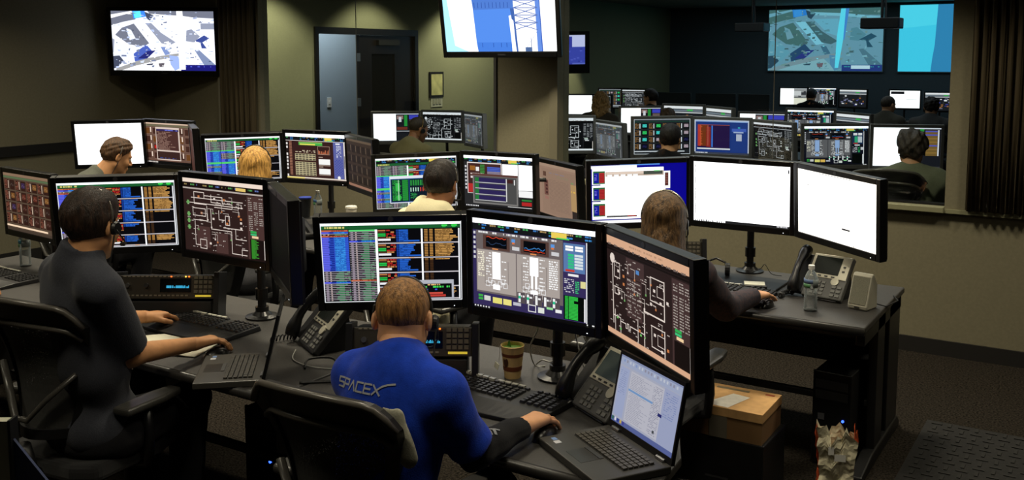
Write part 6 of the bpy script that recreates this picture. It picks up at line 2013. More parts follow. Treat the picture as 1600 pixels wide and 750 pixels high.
# black sleeve under the blue one on the mouse arm
OA = np.array([-1.73, 2.00, 0])
def sleeve_part(a, b, c, r0, r1, r2, root, O, material, name='undersleeve', rs=0.007):
    a, b, c = [np.array(q, float) - O for q in (a, b, c)]
    V, Q = implicit([cone(a, b, r0, r1, 0.02), cut(b, c, r1, r2, 0.02)], rs, 0.006, (0.004, 60, 8))
    return link(name, np_mesh(name, [(V, Q, 0)], [material]), None, root)
usA = sleeve_part((-1.51, 2.11, 0.86), (-1.495, 2.15, 0.79), (-1.486, 2.385, 0.785), 0.045, 0.044, 0.031, personA, OA, cloth_mat('black_sleeve_cloth', (20, 20, 22)))
sleeve_part((-1.97, 2.2, 0.87), (-2.0, 2.28, 0.80), (-1.967, 2.5, 0.80), 0.045, 0.044, 0.031, personA, OA, MATS['black_sleeve_cloth'])
# grey print on the forearm sleeve and on the shirt back
def strokes_to_mesh(strokes, w):
    """polylines in 2d -> list of small quads"""
    quads = []
    for pts in strokes:
        for (a, b), (c, d) in zip(pts, pts[1:]):
            l = math.hypot(c - a, d - b)
            n = max(1, int(l / 0.25))
            nx, ny = -(d - b) / l * w / 2, (c - a) / l * w / 2
            ex, ey = (c - a) / l * w * 0.35, (d - b) / l * w * 0.35
            a_, b_, c_, d_ = a - ex, b - ey, c + ex, d + ey
            for k in range(n):
                t0, t1 = k / n, (k + 1) / n
                p0 = (a_ + (c_ - a_) * t0, b_ + (d_ - b_) * t0); p1 = (a_ + (c_ - a_) * t1, b_ + (d_ - b_) * t1)
                quads.append([(p0[0] + nx, p0[1] + ny), (p1[0] + nx, p1[1] + ny), (p1[0] - nx, p1[1] - ny), (p0[0] - nx, p0[1] - ny)])
    return quads
LET = {'S': [[(1, 1), (0, 1), (0, .5), (1, .5), (1, 0), (0, 0)]], 'P': [[(0, 0), (0, 1), (1, 1), (1, .45), (0, .45)]], 'A': [[(0, 0), (.5, 1), (1, 0)]],
       'C': [[(1, 1), (0, 1), (0, 0), (1, 0)]], 'E': [[(1, 1), (0, 1)], [(0.9, .5), (0, .5)], [(0, 1), (0, 0), (1, 0)]],
       'X': [[(0, 1), (1, 0)], [(0, 0), (.35, .36)], [(.5, .5), (1.1, .95), (1.7, 1.2), (2.5, 1.35)]]}
def lettering(word, shirt, root, origin, xdir, size, depth, material, name='lettering', gap=1.35, ud=(0, 0, 1)):
    bm = bmesh.new(); bm.from_mesh(shirt.data)
    tree = BVHTree.FromBMesh(bm); bm.free()
    m = MB()
    xd = Vector(xdir).normalized(); dd = Vector(depth).normalized(); ud = Vector(ud).normalized()
    x = 0
    for ch in word:
        for q in strokes_to_mesh(LET[ch], 0.2):
            vs = []
            for a, b in q:
                p = Vector(origin) + xd * ((x + a * 0.95) * size) + ud * (b * size * 0.95)
                hit = tree.ray_cast(p - dd * 0.5, dd)
                if hit[0] is None:
                    break
                vs.append(hit[0] - dd * 0.0025)
            if len(vs) == 4:
                m.add(vs, [(0, 1, 2, 3)])
        x += gap
    return m.build(name, material, shirt)
M_PRINT = mat('silver_print', rgb(168, 172, 178), 0.5)
LET['8'] = [[(0, 0), (.2, .9), (.8, 1), (1, .6), (.6, .2), (.3, .5), (.7, .8)], [(.9, 0), (1.4, .5), (1.2, 1), (1.6, .2)]]
lettering('8', usA, personA, (0.27, 0.17, 0.83), (0.0, 1, 0.0), 0.042, (-0.55, 0.25, -0.8), mat('sleeve_print', rgb(120, 122, 126), 0.6), 'sleeve_print', ud=(-0.5, -0.3, 0.5))
# origin in the shirt's own metres (person empty at the pelvis)
lettering('SPACEX', shirtA, personA, (-0.125, -0.06, 0.975), (1, 0.0, 0.05), 0.027, (0.0, 1, -0.2), M_PRINT, gap=1.2)
headset(MhA, 'black headset band across the cropped head of the blue shirt operator', 0.006, 1, mic=True, col=mat('headset_black', rgb(28, 27, 26), 0.35))
chair(-1.81, 2.10, math.radians(2), 'mesh back office chair behind the blue shirt', CG, dz=0.015)
# pale jacket hanging over the chair corner
V_, Q_ = implicit([cone((-1.635, 1.935, 0.955), (-1.59, 1.935, 0.95), 0.012, 0.018, 0.02), cone((-1.59, 1.935, 0.95), (-1.555, 1.935, 0.84), 0.018, 0.03, 0.02)], 0.006, 0.0, (0.006, 45, 3))
V_[:, 1] = 1.925 + (V_[:, 1] - 1.935) * 0.45
tag(link('draped_jacket', np_mesh('draped_jacket', [(V_, Q_, 0)], [cloth_mat('pale_grey_cloth', (170, 168, 150))]), None), 'pale grey cloth draped over the corner of the chair behind the blue shirt', 'jacket')

# operator in the dark polo shirt
HB = hair_mat('dark_brown_hair', (50, 35, 26), (22, 15, 11))
personB, shirtB, MhB = person('operator in a dark polo shirt with dark brown hair and headset', (-3.012, 2.00, 1.318, 108, 8, 0), (-3.04, 1.955, 1.19), (-3.12, 2.05, 0.57),
    (-3.24, 2.03, 1.115), (-2.885, 1.94, 1.12), eL=(-3.40, 2.24, 0.86), eR=(-2.955, 2.10, 0.84), wL=(-3.475, 2.535, 0.80), wR=(-2.99, 2.40, 0.795),
    dirL=(0.05, 1, -0.12), dirR=(0.12, 1, -0.05), face=104, skin=SK_B, hair=('short', HB), shirt=cloth_mat('charcoal_polo_cloth', (62, 64, 72)), sleeve='short', res=0.008, hres=0.0042,
    hands=('L', 'R'), group='operators of the front row', seed=9, fat=1.05, collar=0.62, eyes=True, knees=((-3.33, 2.42, 0.56), (-3.05, 2.42, 0.56)), curl=0.3)
headset(MhB, 'headset with ear cup and microphone on the dark haired polo shirt operator', 0.014, 1, mic=True, col=mat('headset_silver', rgb(170, 165, 155), 0.25, metal=0.8))
chair(-3.20, 2.09, math.radians(8), 'mesh back office chair cut off by the picture edge behind the dark polo shirt', CG, dz=0.075)
# operator beyond the picture edge, only the mouse hand shows
person('arm and hand of an operator reaching in from the picture edge', (-5.15, 2.02, 1.27, 95, 10, 0), (-5.15, 1.96, 1.13), (-5.15, 1.93, 0.55), (-5.34, 1.97, 1.05), (-4.96, 1.97, 1.05),
    eR=(-4.80, 2.16, 0.84), wR=(-4.69, 2.42, 0.795), dirR=(0.25, 1, -0.05), face=90, skin=SK_B, hair=('short', HB), shirt=cloth_mat('grey_knit', (70, 70, 74)), sleeve='short', res=0.011, hres=0.01, hands=('R',), group='operators of the front row', seed=12)
chair(-5.2, 2.05, 0, 'office chair beyond the picture edge beside the water bottle desk', CG)

# second row
HR = hair_mat('long_brown_hair', (96, 72, 46), (44, 32, 22))
pR, shR, MhR = person('long haired operator in a dark plaid shirt reaching for a mouse', (-1.63, 3.77, 1.20, 108, 14, 0), (-1.63, 3.71, 1.06), (-1.64, 3.70, 0.55), (-1.80, 3.75, 0.99), (-1.46, 3.75, 0.99),
    eR=(-1.44, 4.02, 0.80), wR=(-1.395, 4.275, 0.80), dirR=(0.2, 1, -0.08), face=92, skin=SK_A, hair=('long', HR), shirt=mat('dark_plaid_cloth', rgb(52, 36, 38), 0.95, noise=(70, 0.7, rgb(30, 34, 46))), sleeve='long', res=0.010, hres=0.006, hands=('R',), group='operators of the second row', seed=21, fat=0.92, curl=0.17, knees=((-1.85, 4.12, 0.53), (-1.66, 4.14, 0.53)))
headset(MhR, 'headset on the long haired operator in plaid', 0.018, 1, col=MATS['headset_silver'])
chair(-1.66, 3.68, 0, 'dark office chair under the long haired operator', CG)
pF, shF, MhF = person('dark haired operator in a cream white hoodie', (-2.95, 3.95, 1.245, 104, 12, 0), (-2.96, 3.89, 1.11), (-3.02, 3.84, 0.55), (-3.15, 3.92, 1.035), (-2.77, 3.88, 1.035),
    face=98, skin=SK_D, hair=('short', hair_mat('black_hair', (34, 24, 18), (14, 10, 8))), shirt=cloth_mat('cream_fleece', (236, 226, 186), 0.05), sleeve='long', res=0.009, hres=0.006, group='operators of the second row', seed=23, hood=True, fat=1.0)
headset(MhF, 'thin headset on the operator in the white hoodie', 0.014, 1, cup=False, col=MATS['headset_silver'])
chair(-3.05, 3.86, math.radians(-10), 'dark office chair under the white hoodie operator', CG)
HE = hair_mat('blonde_hair', (206, 158, 84), (140, 98, 46))
pE, shE, MhE = person('blonde operator with a headband seen from behind', (-4.43, 4.05, 1.235, 128, 8, 0), (-4.44, 3.99, 1.10), (-4.46, 3.96, 0.55), (-4.60, 4.02, 1.02), (-4.28, 3.98, 1.02),
    face=105, skin=SK_A, hair=('bob', HE), shirt=cloth_mat('grey_blouse', (80, 80, 84)), sleeve='long', res=0.011, hres=0.006, group='operators of the second row', seed=25, fat=0.92)
headset(MhE, 'dark headset band on the blonde operator', 0.019, 1, mic=False, cup=False, col=MATS['headset_black'])
chair(-4.47, 3.96, 0, 'dark office chair under the blonde operator', CG)
pD, shD, MhD = person('young man in a grey jacket in profile with headset', (-5.88, 4.12, 1.215, 72, 22, 0), (-5.95, 4.02, 1.09), (-6.08, 3.90, 0.55), (-6.10, 4.06, 1.02), (-5.86, 3.88, 1.02),
    face=85, skin=SK_B, hair=('short', hair_mat('brown_hair', (92, 66, 44), (46, 32, 22))), shirt=cloth_mat('grey_green_jacket', (104, 106, 96)), sleeve='long', res=0.010, hres=0.0045, group='operators of the second row', seed=27, collar=0.3, eyes=True)
headset(MhD, 'silver headset on the young man in profile', 0.013, 1, mic=False, col=MATS['headset_silver'], cup=False)
chair(-6.1, 3.95, math.radians(20), 'dark office chair under the young man in profile', CG)

# people in the second room
GP = 'people in the room behind the glass'
def far_person(x, y, z, yaw, label, hair, shirt, face=90, pitch=8, lean=(0.0, 0.0), skin=SK_A, head_off=(0, 0), res=0.016, seed=1, fat=1.0, col_head=None, sleeve='long'):
    f = V3(math.cos(math.radians(face)), math.sin(math.radians(face)), 0); r = V3(f[1], -f[0], 0)
    b = V3(x, y, 0) - f * lean[0]
    nk = V3(x, y, z - 0.13) - f * (0.05 + lean[1])
    sh = nk - V3(0, 0, 0.075)
    p, s_, M = person(label, (x, y, z, yaw, pitch, 0), nk, b - f * 0.1 + V3(0, 0, 0.55), sh - r * 0.185, sh + r * 0.185, face=face, skin=skin, hair=hair, shirt=shirt, sleeve=sleeve, res=res, hres=0.009, group=GP, seed=seed, fat=fat)
    return M
HG = hair_mat('grey_brown_hair', (74, 64, 54), (34, 28, 24)); HK = MATS['black_hair']
M_ = far_person(-5.80, 7.40, 1.20, 66, 'man in an olive shirt leaning towards the far monitors', ('buzz', hair_mat('stubble_hair', (58, 46, 34), (36, 28, 20))), cloth_mat('olive_cloth', (122, 112, 78)), face=85, pitch=20, lean=(0.12, 0.06), skin=SK_D, res=0.013, seed=31, fat=1.1)
headset(M_, 'thin headset on the man in olive', 0.006, 1, mic=False, col=mat('headset_gold', rgb(150, 120, 70), 0.3, metal=0.8))
far_person(-3.08, 7.22, 1.235, 100, 'dark head in front of the gauge tiles monitor', ('short', HK), cloth_mat('black_cloth', (22, 22, 24)), seed=33)
far_person(-1.22, 7.05, 1.265, 105, 'grey haired man in a green grey shirt near the curtain', ('shaggy', HG), cloth_mat('green_grey_cloth', (116, 120, 98)), face=100, seed=34, fat=1.1)
far_person(-4.45, 10.35, 1.18, 100, 'brown haired head between two small far monitors', ('wavy', hair_mat('mid_brown_hair', (88, 66, 42), (52, 38, 26))), MATS['black_cloth'], seed=35)
far_person(-5.55, 10.80, 1.33, 120, 'curly blonde person by the tiny green monitor', ('curly', hair_mat('curly_blonde_hair', (170, 130, 74), (100, 72, 40))), cloth_mat('brown_knit', (70, 62, 50)), seed=36)
far_person(-5.42, 12.0, 1.35, 170, 'dark haired person turned sideways beside the tiny white line diagram', ('short', HK), MATS['black_cloth'], face=140, seed=37)
far_person(-4.70, 17.3, 1.22, 95, 'silhouette in front of the tiny white monitor under the aerial screen', ('short', HK), MATS['black_cloth'], seed=38)
far_person(-2.55, 13.0, 1.29, 60, 'man in a dull brown shirt turned sideways before the tiny white monitor', ('buzz', HG), cloth_mat('dull_brown_cloth', (84, 80, 70)), face=70, seed=39)
far_person(-2.05, 13.1, 1.27, 95, 'dark haired man in a grey shirt beside the curtain', ('wavy', HK), cloth_mat('far_grey_cloth', (80, 80, 80)), seed=40, fat=1.1)
chair(-1.38, 7.02, math.radians(12), 'dark curved chair back in front of the grey haired man', CG, dz=0.15)
chair(-3.1, 7.1, 0, 'office chair under the dark head by the gauge tiles monitor', CG)
chair(-5.85, 7.25, 0, 'office chair under the man in olive', CG)
chair(-2.78, 12.2, math.radians(5), 'far dark chair back left of the man in dull brown', CG, dz=0.08)
chair(-1.98, 12.5, 0, 'far dark chair back behind the man in grey', CG, dz=0.05)
chair(-3.55, 10.1, math.radians(20), 'far empty dark chair below the tiny monitors', CG, dz=0.06)
chair(-4.95, 10.6, math.radians(-15), 'far dark chair beside the curly blonde person', CG)
# ------------------------------------------------------------------ things on the desks
KG, MG, PG, IG = 'keyboards', 'computer mice', 'desk phones', 'intercom panels'
keyboard(-1.76, 2.655, DZ, math.radians(-3), 'curved black keyboard in front of the paper cup', KG)
keyboard(-3.32, 2.70, DZ, math.radians(2), 'curved black keyboard under the hands of the polo shirt operator', KG)
keyboard(-1.62, 4.46, DZ + 0.012, math.radians(0), 'black keyboard beside the hand in the plaid sleeve', KG)
keyboard(-4.98, 2.74, DZ, 0, 'black keyboard at the picture edge below the water bottle', KG)
keyboard(-3.2, 4.5, DZ, 0, 'keyboard in front of the white hoodie operator', KG)
mouse(-1.455, 2.475, DZ, 0, 'black mouse under the hand of the blue shirt operator', MG)
mouse(-2.965, 2.485, DZ, 0, 'black mouse under the hand of the polo shirt operator', MG)
mouse(-1.372, 4.39, DZ, 0, 'black mouse under the hand in the plaid sleeve', MG)
mouse(-4.66, 2.50, DZ, 0, 'black mouse at the picture edge', MG)
# flat black board under the second row keyboard
bo = tag(MB().box(-1.92, -1.42, 4.34, 4.93, DZ, DZ + 0.012).build('desk_pad', M_BLACK, bev=0.004), 'flat black board under the keyboard beside the plaid sleeve', 'desk pad')
# spare notes beside that keyboard
nt_ = thing('note_pad', 'small pad with white paper behind the keyboard of the plaid sleeve', 'note pad', (-1.52, 4.66, DZ + 0.012), math.radians(20))
MB().box(-0.06, 0.06, -0.045, 0.045, 0, 0.025).build('pad', M_BLACK, nt_, bev=0.004)
MB().box(-0.05, 0.05, -0.038, 0.035, 0.025, 0.029).build('paper', M_PAPER, nt_)
MB().tube([(-0.2, 0.02, 0.006), (-0.05, 0.06, 0.007)], 0.004, 6).build('pen', M_WHITE, nt_)
hs = thing('spare_headset', 'black headset lying on the desk behind the plaid sleeve keyboard', 'headset', (-1.80, 4.86, DZ + 0.012), 0.3)
MB().tube([(-0.06, 0, 0.02), (-0.05, 0.03, 0.06), (0, 0.04, 0.08), (0.05, 0.03, 0.06), (0.06, 0, 0.02)], 0.006, 8).build('headband', M_BLACK2, hs, smooth=True)
for s in (-1, 1):
    MB().tube([(s * 0.05, 0, 0.032), (s * 0.075, 0, 0.032)], 0.032, 14).build('ear_cup', M_BLACK, hs)

comm_panel(-2.12, 2.655, DZ + 0.08, math.radians(32), 'black intercom panel with cyan readout behind the blue shirt operator', IG)
comm_panel(-3.57, 2.72, DZ + 0.08, math.radians(32), 'intercom panel with cyan readout behind the polo shirt operator', IG)
comm_panel(-2.03, 4.66, DZ + 0.08, math.radians(28), 'intercom panel with keypad beside the long brown hair', IG)
for x, y, a, lb in ((-2.12, 2.655, 32, 'blue shirt operator'), (-3.57, 2.72, 32, 'polo shirt operator'), (-2.03, 4.66, 28, 'long haired operator')):
    mr = MB(); mr.M = Matrix.Translation((x, y, 0)) @ rotz(math.radians(a))
    tag(mr.box(-0.2, 0.2, 0.005, 0.14, DZ, DZ + 0.082).build('panel_riser', M_DKGREY, bev=0.003), 'low grey riser under the intercom panel of the ' + lb, 'riser', 'risers under the intercom panels')

phone(-1.42, 2.80, DZ, math.radians(-30), 'desk phone with grey keypad behind the open laptop', PG)
phone(-2.72, 2.83, DZ, math.radians(-28), 'dark desk phone with handset and coiled cord beside the black chair rail', PG, silver=False, lit=False)
phone(-1.22, 4.74, DZ, math.radians(-12), 'silver and grey desk phone behind the water bottle', PG, tilt=52, lit=False)

# open laptop beside the mouse
M = pose(-1.155, 2.544, 0.865, -32.5, 0, 0)
c = Vector((-1.155, 2.544, 0)); back = Vector((math.sin(math.radians(32.5)), math.cos(math.radians(32.5)), 0))
hinge = c - back * (0.104 + 0.02) * math.sin(math.radians(10.8)); hinge.z = DZ
laptop(Matrix.Translation(hinge) @ rotz(math.radians(-32.5)), 10.8, scr_office(201), 'open laptop with a pale blue page in front of the desk phone', 'laptops')
# dark laptop turned to the polo shirt operator
hb = Vector((-2.66, 2.45, DZ))
laptop(Matrix.Translation(hb) @ rotz(math.radians(-48)), 14, Scr((20, 22, 28)), 'dark laptop with its lid seen edge on beside the polo shirt operator', 'laptops', w=0.335, d=0.235, on=False)

tower_pc(-2.99, 2.72, 0.0, math.radians(3), 'black computer tower with blue light behind the mesh chair', 'computer towers')
tower_pc(-1.065, 4.42, 0.02, math.radians(-3), 'black computer tower with blue light under the bare wall desk', 'computer towers')

water_bottle(-1.178, 4.432, DZ, 'clear water bottle standing before the silver desk phone', 'water bottles', band=(96, 120, 160))
water_bottle(-4.88, 5.045, DZ, 'clear water bottle with blue label left of the pole', 'water bottles', band=(70, 110, 160))
water_bottle(-5.18, 3.02, DZ, 'clear water bottle with green and blue label at the picture edge', 'water bottles', band=(60, 130, 150))
coffee_cup(-4.61, 5.10, DZ, 'white lidded coffee cup right of the pole', 'cups')
dc = thing('dark_cup', 'dark plastic cup with a blue rim left of the water bottle', 'cup', (-5.04, 5.08, DZ), 0)
MB().lathe([(0.032, 0), (0.045, 0.145)], n=20).build('cup_body', mat('smoky_plastic', rgb(30, 32, 36), 0.3), dc)
MB().lathe([(0.046, 0.14), (0.047, 0.15), (0.04, 0.15)], n=20).build('rim', mat('blue_rim', rgb(50, 70, 170), 0.4), dc)
og = thing('orange_cup', 'small orange topped cup just above the telemetry monitor', 'cup', (-4.09, 4.76, DZ), 0)
MB().lathe([(0.03, 0), (0.038, 0.13)], n=18).build('cup_body', M_BLACK, og)
MB().lathe([(0.039, 0.13), (0.04, 0.15), (0.03, 0.16)], n=18).build('lid', mat('orange_lid', rgb(200, 120, 50), 0.5), og)

# paper cup with tea
tc = thing('paper_cup', 'cream paper cup with brown band and tea bag string', 'cup', (-1.845, 2.90, DZ), 0)
prof = [(0.030, 0.0), (0.043, 0.118), (0.0445, 0.12), (0.043, 0.122), (0.0415, 0.118), (0.029, 0.006)]
MB().lathe(prof, n=28).build('cup_body', mat('cup_cream', rgb(226, 190, 128), 0.6, noise=(18, 0.05)), tc)
MB().lathe([(0.0395, 0.082), (0.0405, 0.094)], n=28).build('band', mat('cup_brown', rgb(118, 62, 34), 0.6), tc)
MB().lathe([(0.0345, 0.03), (0.0362, 0.046)], n=28).build('band', MATS['cup_brown'], tc)
m = MB()
for k in range(14):
    a = -1.75 + 0.32 * math.cos(k * 2 * math.pi / 14); z = 0.064 + 0.017 * math.sin(k * 2 * math.pi / 14)
    m.v.append((0.0385 * 1.0 * math.cos(a), 0.0385 * math.sin(a), z))
m.f.append(tuple(range(14)))
m.build('emblem', mat('cup_emblem_dark', rgb(70, 34, 20), 0.6), tc)
MB().lathe([(0.0405, 0.108), (0.0, 0.1085)], n=24).build('tea', mat('tea_green', rgb(96, 140, 60), 0.3), tc)
MB().add([(-0.03, 0.01, 0.11), (-0.005, 0.0, 0.11), (-0.018, 0.005, 0.14), (-0.02, 0.008, 0.11)], [(0, 1, 2), (1, 3, 2), (3, 0, 2), (0, 3, 1)]).build('tea_leaf', mat('leaf_green', rgb(70, 130, 50), 0.5), tc)
MB().tube([(-0.03, -0.03, 0.121), (-0.033, -0.034, 0.118), (-0.036, -0.036, 0.06)], 0.0012, 5).build('string', M_WHITE, tc)
MB().add([(-0.052, -0.037, 0.06), (-0.03, -0.045, 0.052), (-0.034, -0.048, 0.032), (-0.056, -0.04, 0.04), (-0.052, -0.035, 0.06), (-0.03, -0.043, 0.052), (-0.034, -0.046, 0.032), (-0.056, -0.038, 0.04)], [(0, 3, 2, 1), (4, 5, 6, 7), (0, 1, 5, 4), (1, 2, 6, 5), (2, 3, 7, 6), (3, 0, 4, 7)]).build('tea_tag', M_PAPER, tc)

# silver desktop speaker
spk = thing('desktop_speaker', 'silver grey desktop speaker beside the silver desk phone', 'speaker', (-0.985, 4.60, DZ), math.radians(-14))
MB().prismx([(-0.045, 0.0), (-0.05, 0.02), (-0.005, 0.155), (0.005, 0.165), (0.02, 0.168), (0.055, 0.12), (0.06, 0.0)], -0.048, 0.048).build('cabinet', M_SILVER, spk, bev=0.008)
m = MB(); m.prismx([(-0.0505, 0.028), (-0.008, 0.152), (-0.005, 0.152), (-0.045, 0.028)], -0.04, 0.04); m.build('grille', mat('speaker_cloth', rgb(126, 124, 108), 0.9, noise=(400, 0.3)), spk)
MB().cbox((0, -0.0495, 0.013), (0.025, 0.003, 0.007)).build('emblem', M_DKGREY, spk)
MB().tube([(0.03, 0.06, 0.02), (0.07, 0.1, 0.004), (0.06, 0.25, 0.003), (0.0, 0.33, 0.003)], 0.003, 6).build('cord', M_CABLE, spk, smooth=True)

# loose paper under the forearm of the polo shirt operator
m = MB(); n = 8
for i in range(n + 1):
    for j in range(2):
        x = -0.18 + 0.36 * i / n
        m.v.append((x, -0.11 + 0.22 * j, 0.004 + 0.012 * math.sin(i * 0.8) ** 2 * (1 if j else .5)))
for i in range(n):
    m.f.append((i * 2, i * 2 + 2, i * 2 + 3, i * 2 + 1))
m.v += [(x, y, z - 0.003) for x, y, z in m.v]
k0 = 2 * (n + 1)
for i in range(n):
    m.f.append((k0 + i * 2, k0 + i * 2 + 1, k0 + i * 2 + 3, k0 + i * 2 + 2))
for i in range(n):
    m.f.append((i * 2, k0 + i * 2, k0 + i * 2 + 2, i * 2 + 2)); m.f.append((i * 2 + 1, i * 2 + 3, k0 + i * 2 + 3, k0 + i * 2 + 1))
pp = tag(m.build('paper_sheet', M_PAPER, smooth=True), 'cream sheet of paper under the forearm of the polo shirt operator', 'paper')
pp.location = (-3.22, 2.46, DZ + 0.001); pp.rotation_euler = (0, 0, 0.35)

# cardboard parcel on a black case, beyond the laptop
cs = thing('equipment_case', 'low black case under the cardboard parcel', 'case', (-1.38, 3.93, 0), 0)
MB().box(-0.22, 0.19, -0.1, 0.2, 0.0, 0.28).build('case_body', M_BLACK, cs, bev=0.006)
MB().box(-0.05, 0.05, -0.15, -0.13, 0.1, 0.12).build('handle', M_DKMETAL, cs)
bx_ = thing('cardboard_box', 'flat brown cardboard parcel with a white label', 'box', (-1.385, 3.97, 0.28), math.radians(1))
MB().box(-0.20, 0.18, -0.14, 0.14, 0.0, 0.115).build('tray', mat('cardboard_side', rgb(128, 96, 60), 0.85), bx_)  # darker copy of the cardboard: shade painted into the sides
MB().box(-0.203, 0.183, -0.143, 0.143, 0.095, 0.135).build('lid', M_CARD, bx_, bev=0.002)
MB().add([(-0.08, -0.13, 0.1362), (0.03, -0.135, 0.1362), (0.075, 0.03, 0.1362), (-0.005, 0.045, 0.1362)], [(0, 1, 2, 3)]).build('address_label', mat('white_label', rgb(232, 226, 214), 0.6, noise=(30, 0.1)), bx_)
MB().box(-0.05, 0.03, -0.1425, -0.141, 0.0, 0.095).build('tape', mat('packing_tape', rgb(110, 104, 92), 0.25), bx_)
MB().box(-0.1, 0.05, 0.09, 0.11, 0.135, 0.1362).build('printed_strip', mat('parcel_print', rgb(120, 110, 84), 0.7), bx_)
MB().box(0.12, 0.16, 0.1, 0.115, 0.135, 0.1362).build('red_mark', mat('red_print', rgb(170, 80, 50), 0.7), bx_)

# crumpled paper bag on the floor
bg = thing('paper_bag', 'crumpled white paper bag with orange sides on the floor', 'bag', (-0.945, 4.03, 0), math.radians(18))
def bag_mesh(name, sel, mt):
    r = random.Random(5)
    nu, nv = 40, 22
    m = MB(); idx = {}
    def pt(i, j):
        t = i / nu * 4; s = int(t) % 4; u = t - int(t)
        w, d = 0.075, 0.045
        cr = [(-w, -d), (w, -d), (w, d), (-w, d)]
        a, b = cr[s], cr[(s + 1) % 4]
        x, y = a[0] + (b[0] - a[0]) * u, a[1] + (b[1] - a[1]) * u
        v = j / nv
        top = 0.33 + 0.025 * math.sin(i * 1.1) + 0.018 * math.sin(i * 2.7 + 1) + (0.02 if s == 0 and u < 0.25 else 0)
        z = v * top
        k = 1.0 - 0.12 * math.sin(v * 3) + 0.10 * v
        nz = 0.020 * mnoise.noise(Vector((x, y, z)) * 16) + 0.010 * mnoise.noise(Vector((x, y, z)) * 40 + Vector((3, 1, 7)))
        return (x * k + nz * 0.6, y * k + nz, z)
    for i in range(nu):
        if not sel(i):
            continue
        for j in range(nv):
            q = [pt(i, j), pt((i + 1) % nu, j), pt((i + 1) % nu, j + 1), pt(i, j + 1)]
            o = len(m.v); m.v += q; m.f.append((o, o + 1, o + 2, o + 3))
    return m.build(name, mt, bg)
M_BAG = mat('bag_paper', rgb(214, 206, 176), 0.75, noise=(22, 0.12), bump=(40, 0.4))
M_BAGO = mat('bag_orange', rgb(186, 76, 30), 0.75, noise=(30, 0.25))
side = lambda i: (10 <= i < 20) or (30 <= i < 40)
bag_mesh('front_face', lambda i: i < 10, M_BAG)
bag_mesh('back_face', lambda i: 20 <= i < 30, M_BAG)
bag_mesh('gusset', lambda i: 10 <= i < 20, M_BAGO)
bag_mesh('gusset', lambda i: i >= 30, M_BAGO)
MB().box(-0.07, 0.07, -0.04, 0.04, 0.0, 0.004).build('bag_bottom', M_BAG, bg)
m = MB(); m.add([(-0.0, -0.052, 0.075), (0.025, -0.052, 0.072), (0.03, -0.052, 0.09), (0.01, -0.052, 0.1), (-0.006, -0.052, 0.09)], [(0, 1, 2, 3, 4)]); m.build('orange_emblem', M_BAGO, bg)
for (x0, x1, z0, z1) in ((-0.01, 0.035, 0.225, 0.255), (-0.035, -0.012, 0.25, 0.285)):
    MB().box(x0, x1, -0.057, -0.056, z0, z1).build('receipt', M_WHITE, bg)

# cables on and under the desks
def cable(label, pts, r=0.003, mt=None, n=24):
    P = [Vector(p) for p in pts]
    out = []
    for i in range(len(P) - 1):
        p0 = P[max(0, i - 1)]; p1 = P[i]; p2 = P[i + 1]; p3 = P[min(len(P) - 1, i + 2)]
        for k in range(6):
            t = k / 6
            out.append(0.5 * ((2 * p1) + (p2 - p0) * t + (2 * p0 - 5 * p1 + 4 * p2 - p3) * t * t + (3 * p1 - p0 - 3 * p2 + p3) * t ** 3))
    out.append(P[-1])
    return tag(MB().tube(out, r, 6).build('cable', mt or M_CABLE, smooth=True), label, 'cable', 'cables')
z = DZ + 0.004
cable('black cable looping over the desk beside the dark laptop', [(-2.55, 2.55, z), (-2.62, 2.64, z), (-2.55, 2.70, z), (-2.42, 2.62, z), (-2.3, 2.72, z), (-2.28, 2.9, z)], 0.004)
cable('pale thin cable curving past the dark desk phone', [(-2.75, 2.70, z), (-2.66, 2.60, z), (-2.52, 2.58, z), (-2.38, 2.66, z), (-2.34, 2.80, z)], 0.0022, M_GCABLE)
cable('black power cord with a bulge in front of the blue shirt', [(-2.45, 2.42, z), (-2.35, 2.5, z), (-2.25, 2.55, z), (-2.16, 2.66, z)], 0.006)
cable('white cable hanging behind the paper cup', [(-1.78, 2.93, 1.0), (-1.765, 2.95, 0.92), (-1.83, 3.0, 0.82), (-1.84, 3.05, z), (-1.80, 3.06, z)], 0.003, M_GCABLE)
cable('white cable running to the foot of the black pole', [(-1.84, 3.06, z), (-1.79, 3.02, 0.77), (-1.74, 2.99, 0.78), (-1.715, 2.985, 0.79)], 0.003, M_GCABLE)
cable('white cable hanging right of the black pole', [(-1.60, 2.92, 1.02), (-1.60, 2.94, 0.9), (-1.56, 2.93, 0.80), (-1.50, 2.90, z)], 0.0028, M_GCABLE)
cable('black cable hanging under the cardboard parcel', [(-1.60, 3.86, 0.25), (-1.42, 3.85, 0.22), (-1.30, 3.86, 0.12), (-1.27, 3.88, 0.01), (-1.26, 4.0, 0.008)], 0.004, mat('grey_black_cable', rgb(70, 68, 64), 0.5))
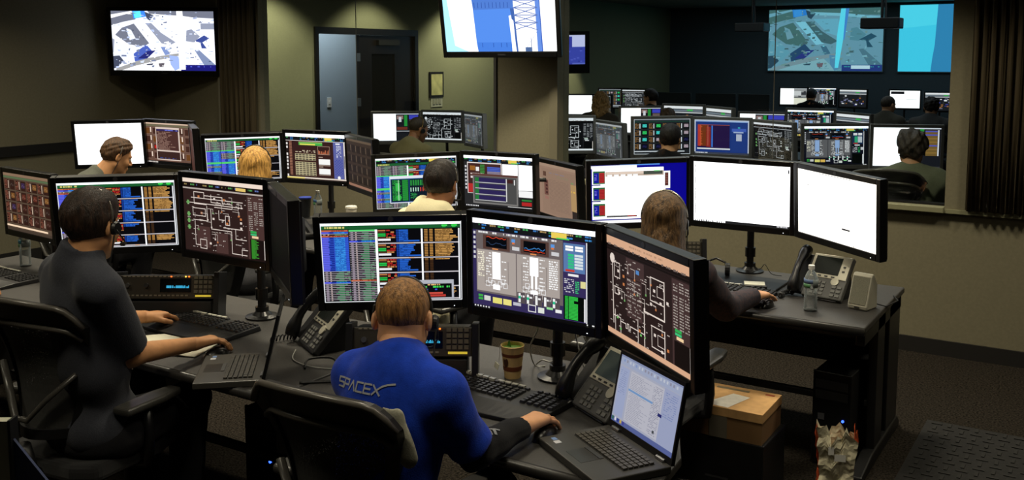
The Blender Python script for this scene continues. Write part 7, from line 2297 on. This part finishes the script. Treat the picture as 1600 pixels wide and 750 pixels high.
cable('thin black wire curling by the pole in front of the bare wall', [(-1.66, 5.02, z), (-1.60, 5.0, 0.77), (-1.57, 4.98, 0.80), (-1.54, 5.0, 0.75), (-1.5, 5.05, z)], 0.002)
cable('black cord running behind the silver speaker', [(-1.3, 4.98, z), (-1.2, 4.90, z), (-1.1, 4.95, z), (-1.0, 4.9, z)], 0.003)

# front desk below the picture with an upright folder whose corner shows
fd = thing('near_desk', 'desk below the picture edge carrying the upright folder', 'desk', (-2.2, 0.7, 0), 0)
MB().box(-0.75, 0.75, -0.4, 0.4, 0.70, 0.73).build('desk_top', M_DESK, fd)
for s in (-1, 1):
    MB().box(s * 0.7 - 0.03, s * 0.7 + 0.03, -0.35, 0.35, 0, 0.70).build('leg', M_BLACK, fd)
fo = thing('upright_folder', 'pale upright folder with a dark blue flap in the lower picture corner', 'folder', (-1.985, 1.105, DZ), math.radians(33))
MB().box(-0.26, 0.0, -0.012, 0.012, 0, 0.395).build('pale_cover', mat('folder_pale', rgb(176, 176, 156), 0.6), fo)
MB().box(0.0, 0.006, -0.014, 0.02, 0, 0.397).build('spine', M_BLACK, fo)
MB().prism([(0.006, 0.0), (0.006, 0.352), (0.09, 0.235), (0.2, 0.08), (0.2, 0.0)], -0.004, 0.004).build('blue_flap', mat('folder_blue', rgb(52, 62, 98), 0.5), fo)
# woven mat on the floor beyond the desk end
mt_ = thing('floor_mat', 'dark woven mat on the floor in the lower right corner', 'mat', (0, 0, 0))
MB().box(-0.78, 0.9, 3.6, 5.28, 0.001, 0.012).build('mat_body', mat('mat_rubber', rgb(20, 19, 18), 0.95, noise=(60, 0.5)), mt_, bev=0.004)
m = MB()
for i in range(26):
    for j in range(26):
        x, y = -0.75 + i * 0.0635, 3.65 + j * 0.0625
        if (i + j) % 2:
            m.box(x, x + 0.05, y + 0.015, y + 0.03, 0.011, 0.016)
        else:
            m.box(x + 0.015, x + 0.03, y, y + 0.05, 0.011, 0.016)
m.build('raised_ribs', mat('mat_ribs', rgb(24, 23, 21), 0.9), mt_, kind='stuff')
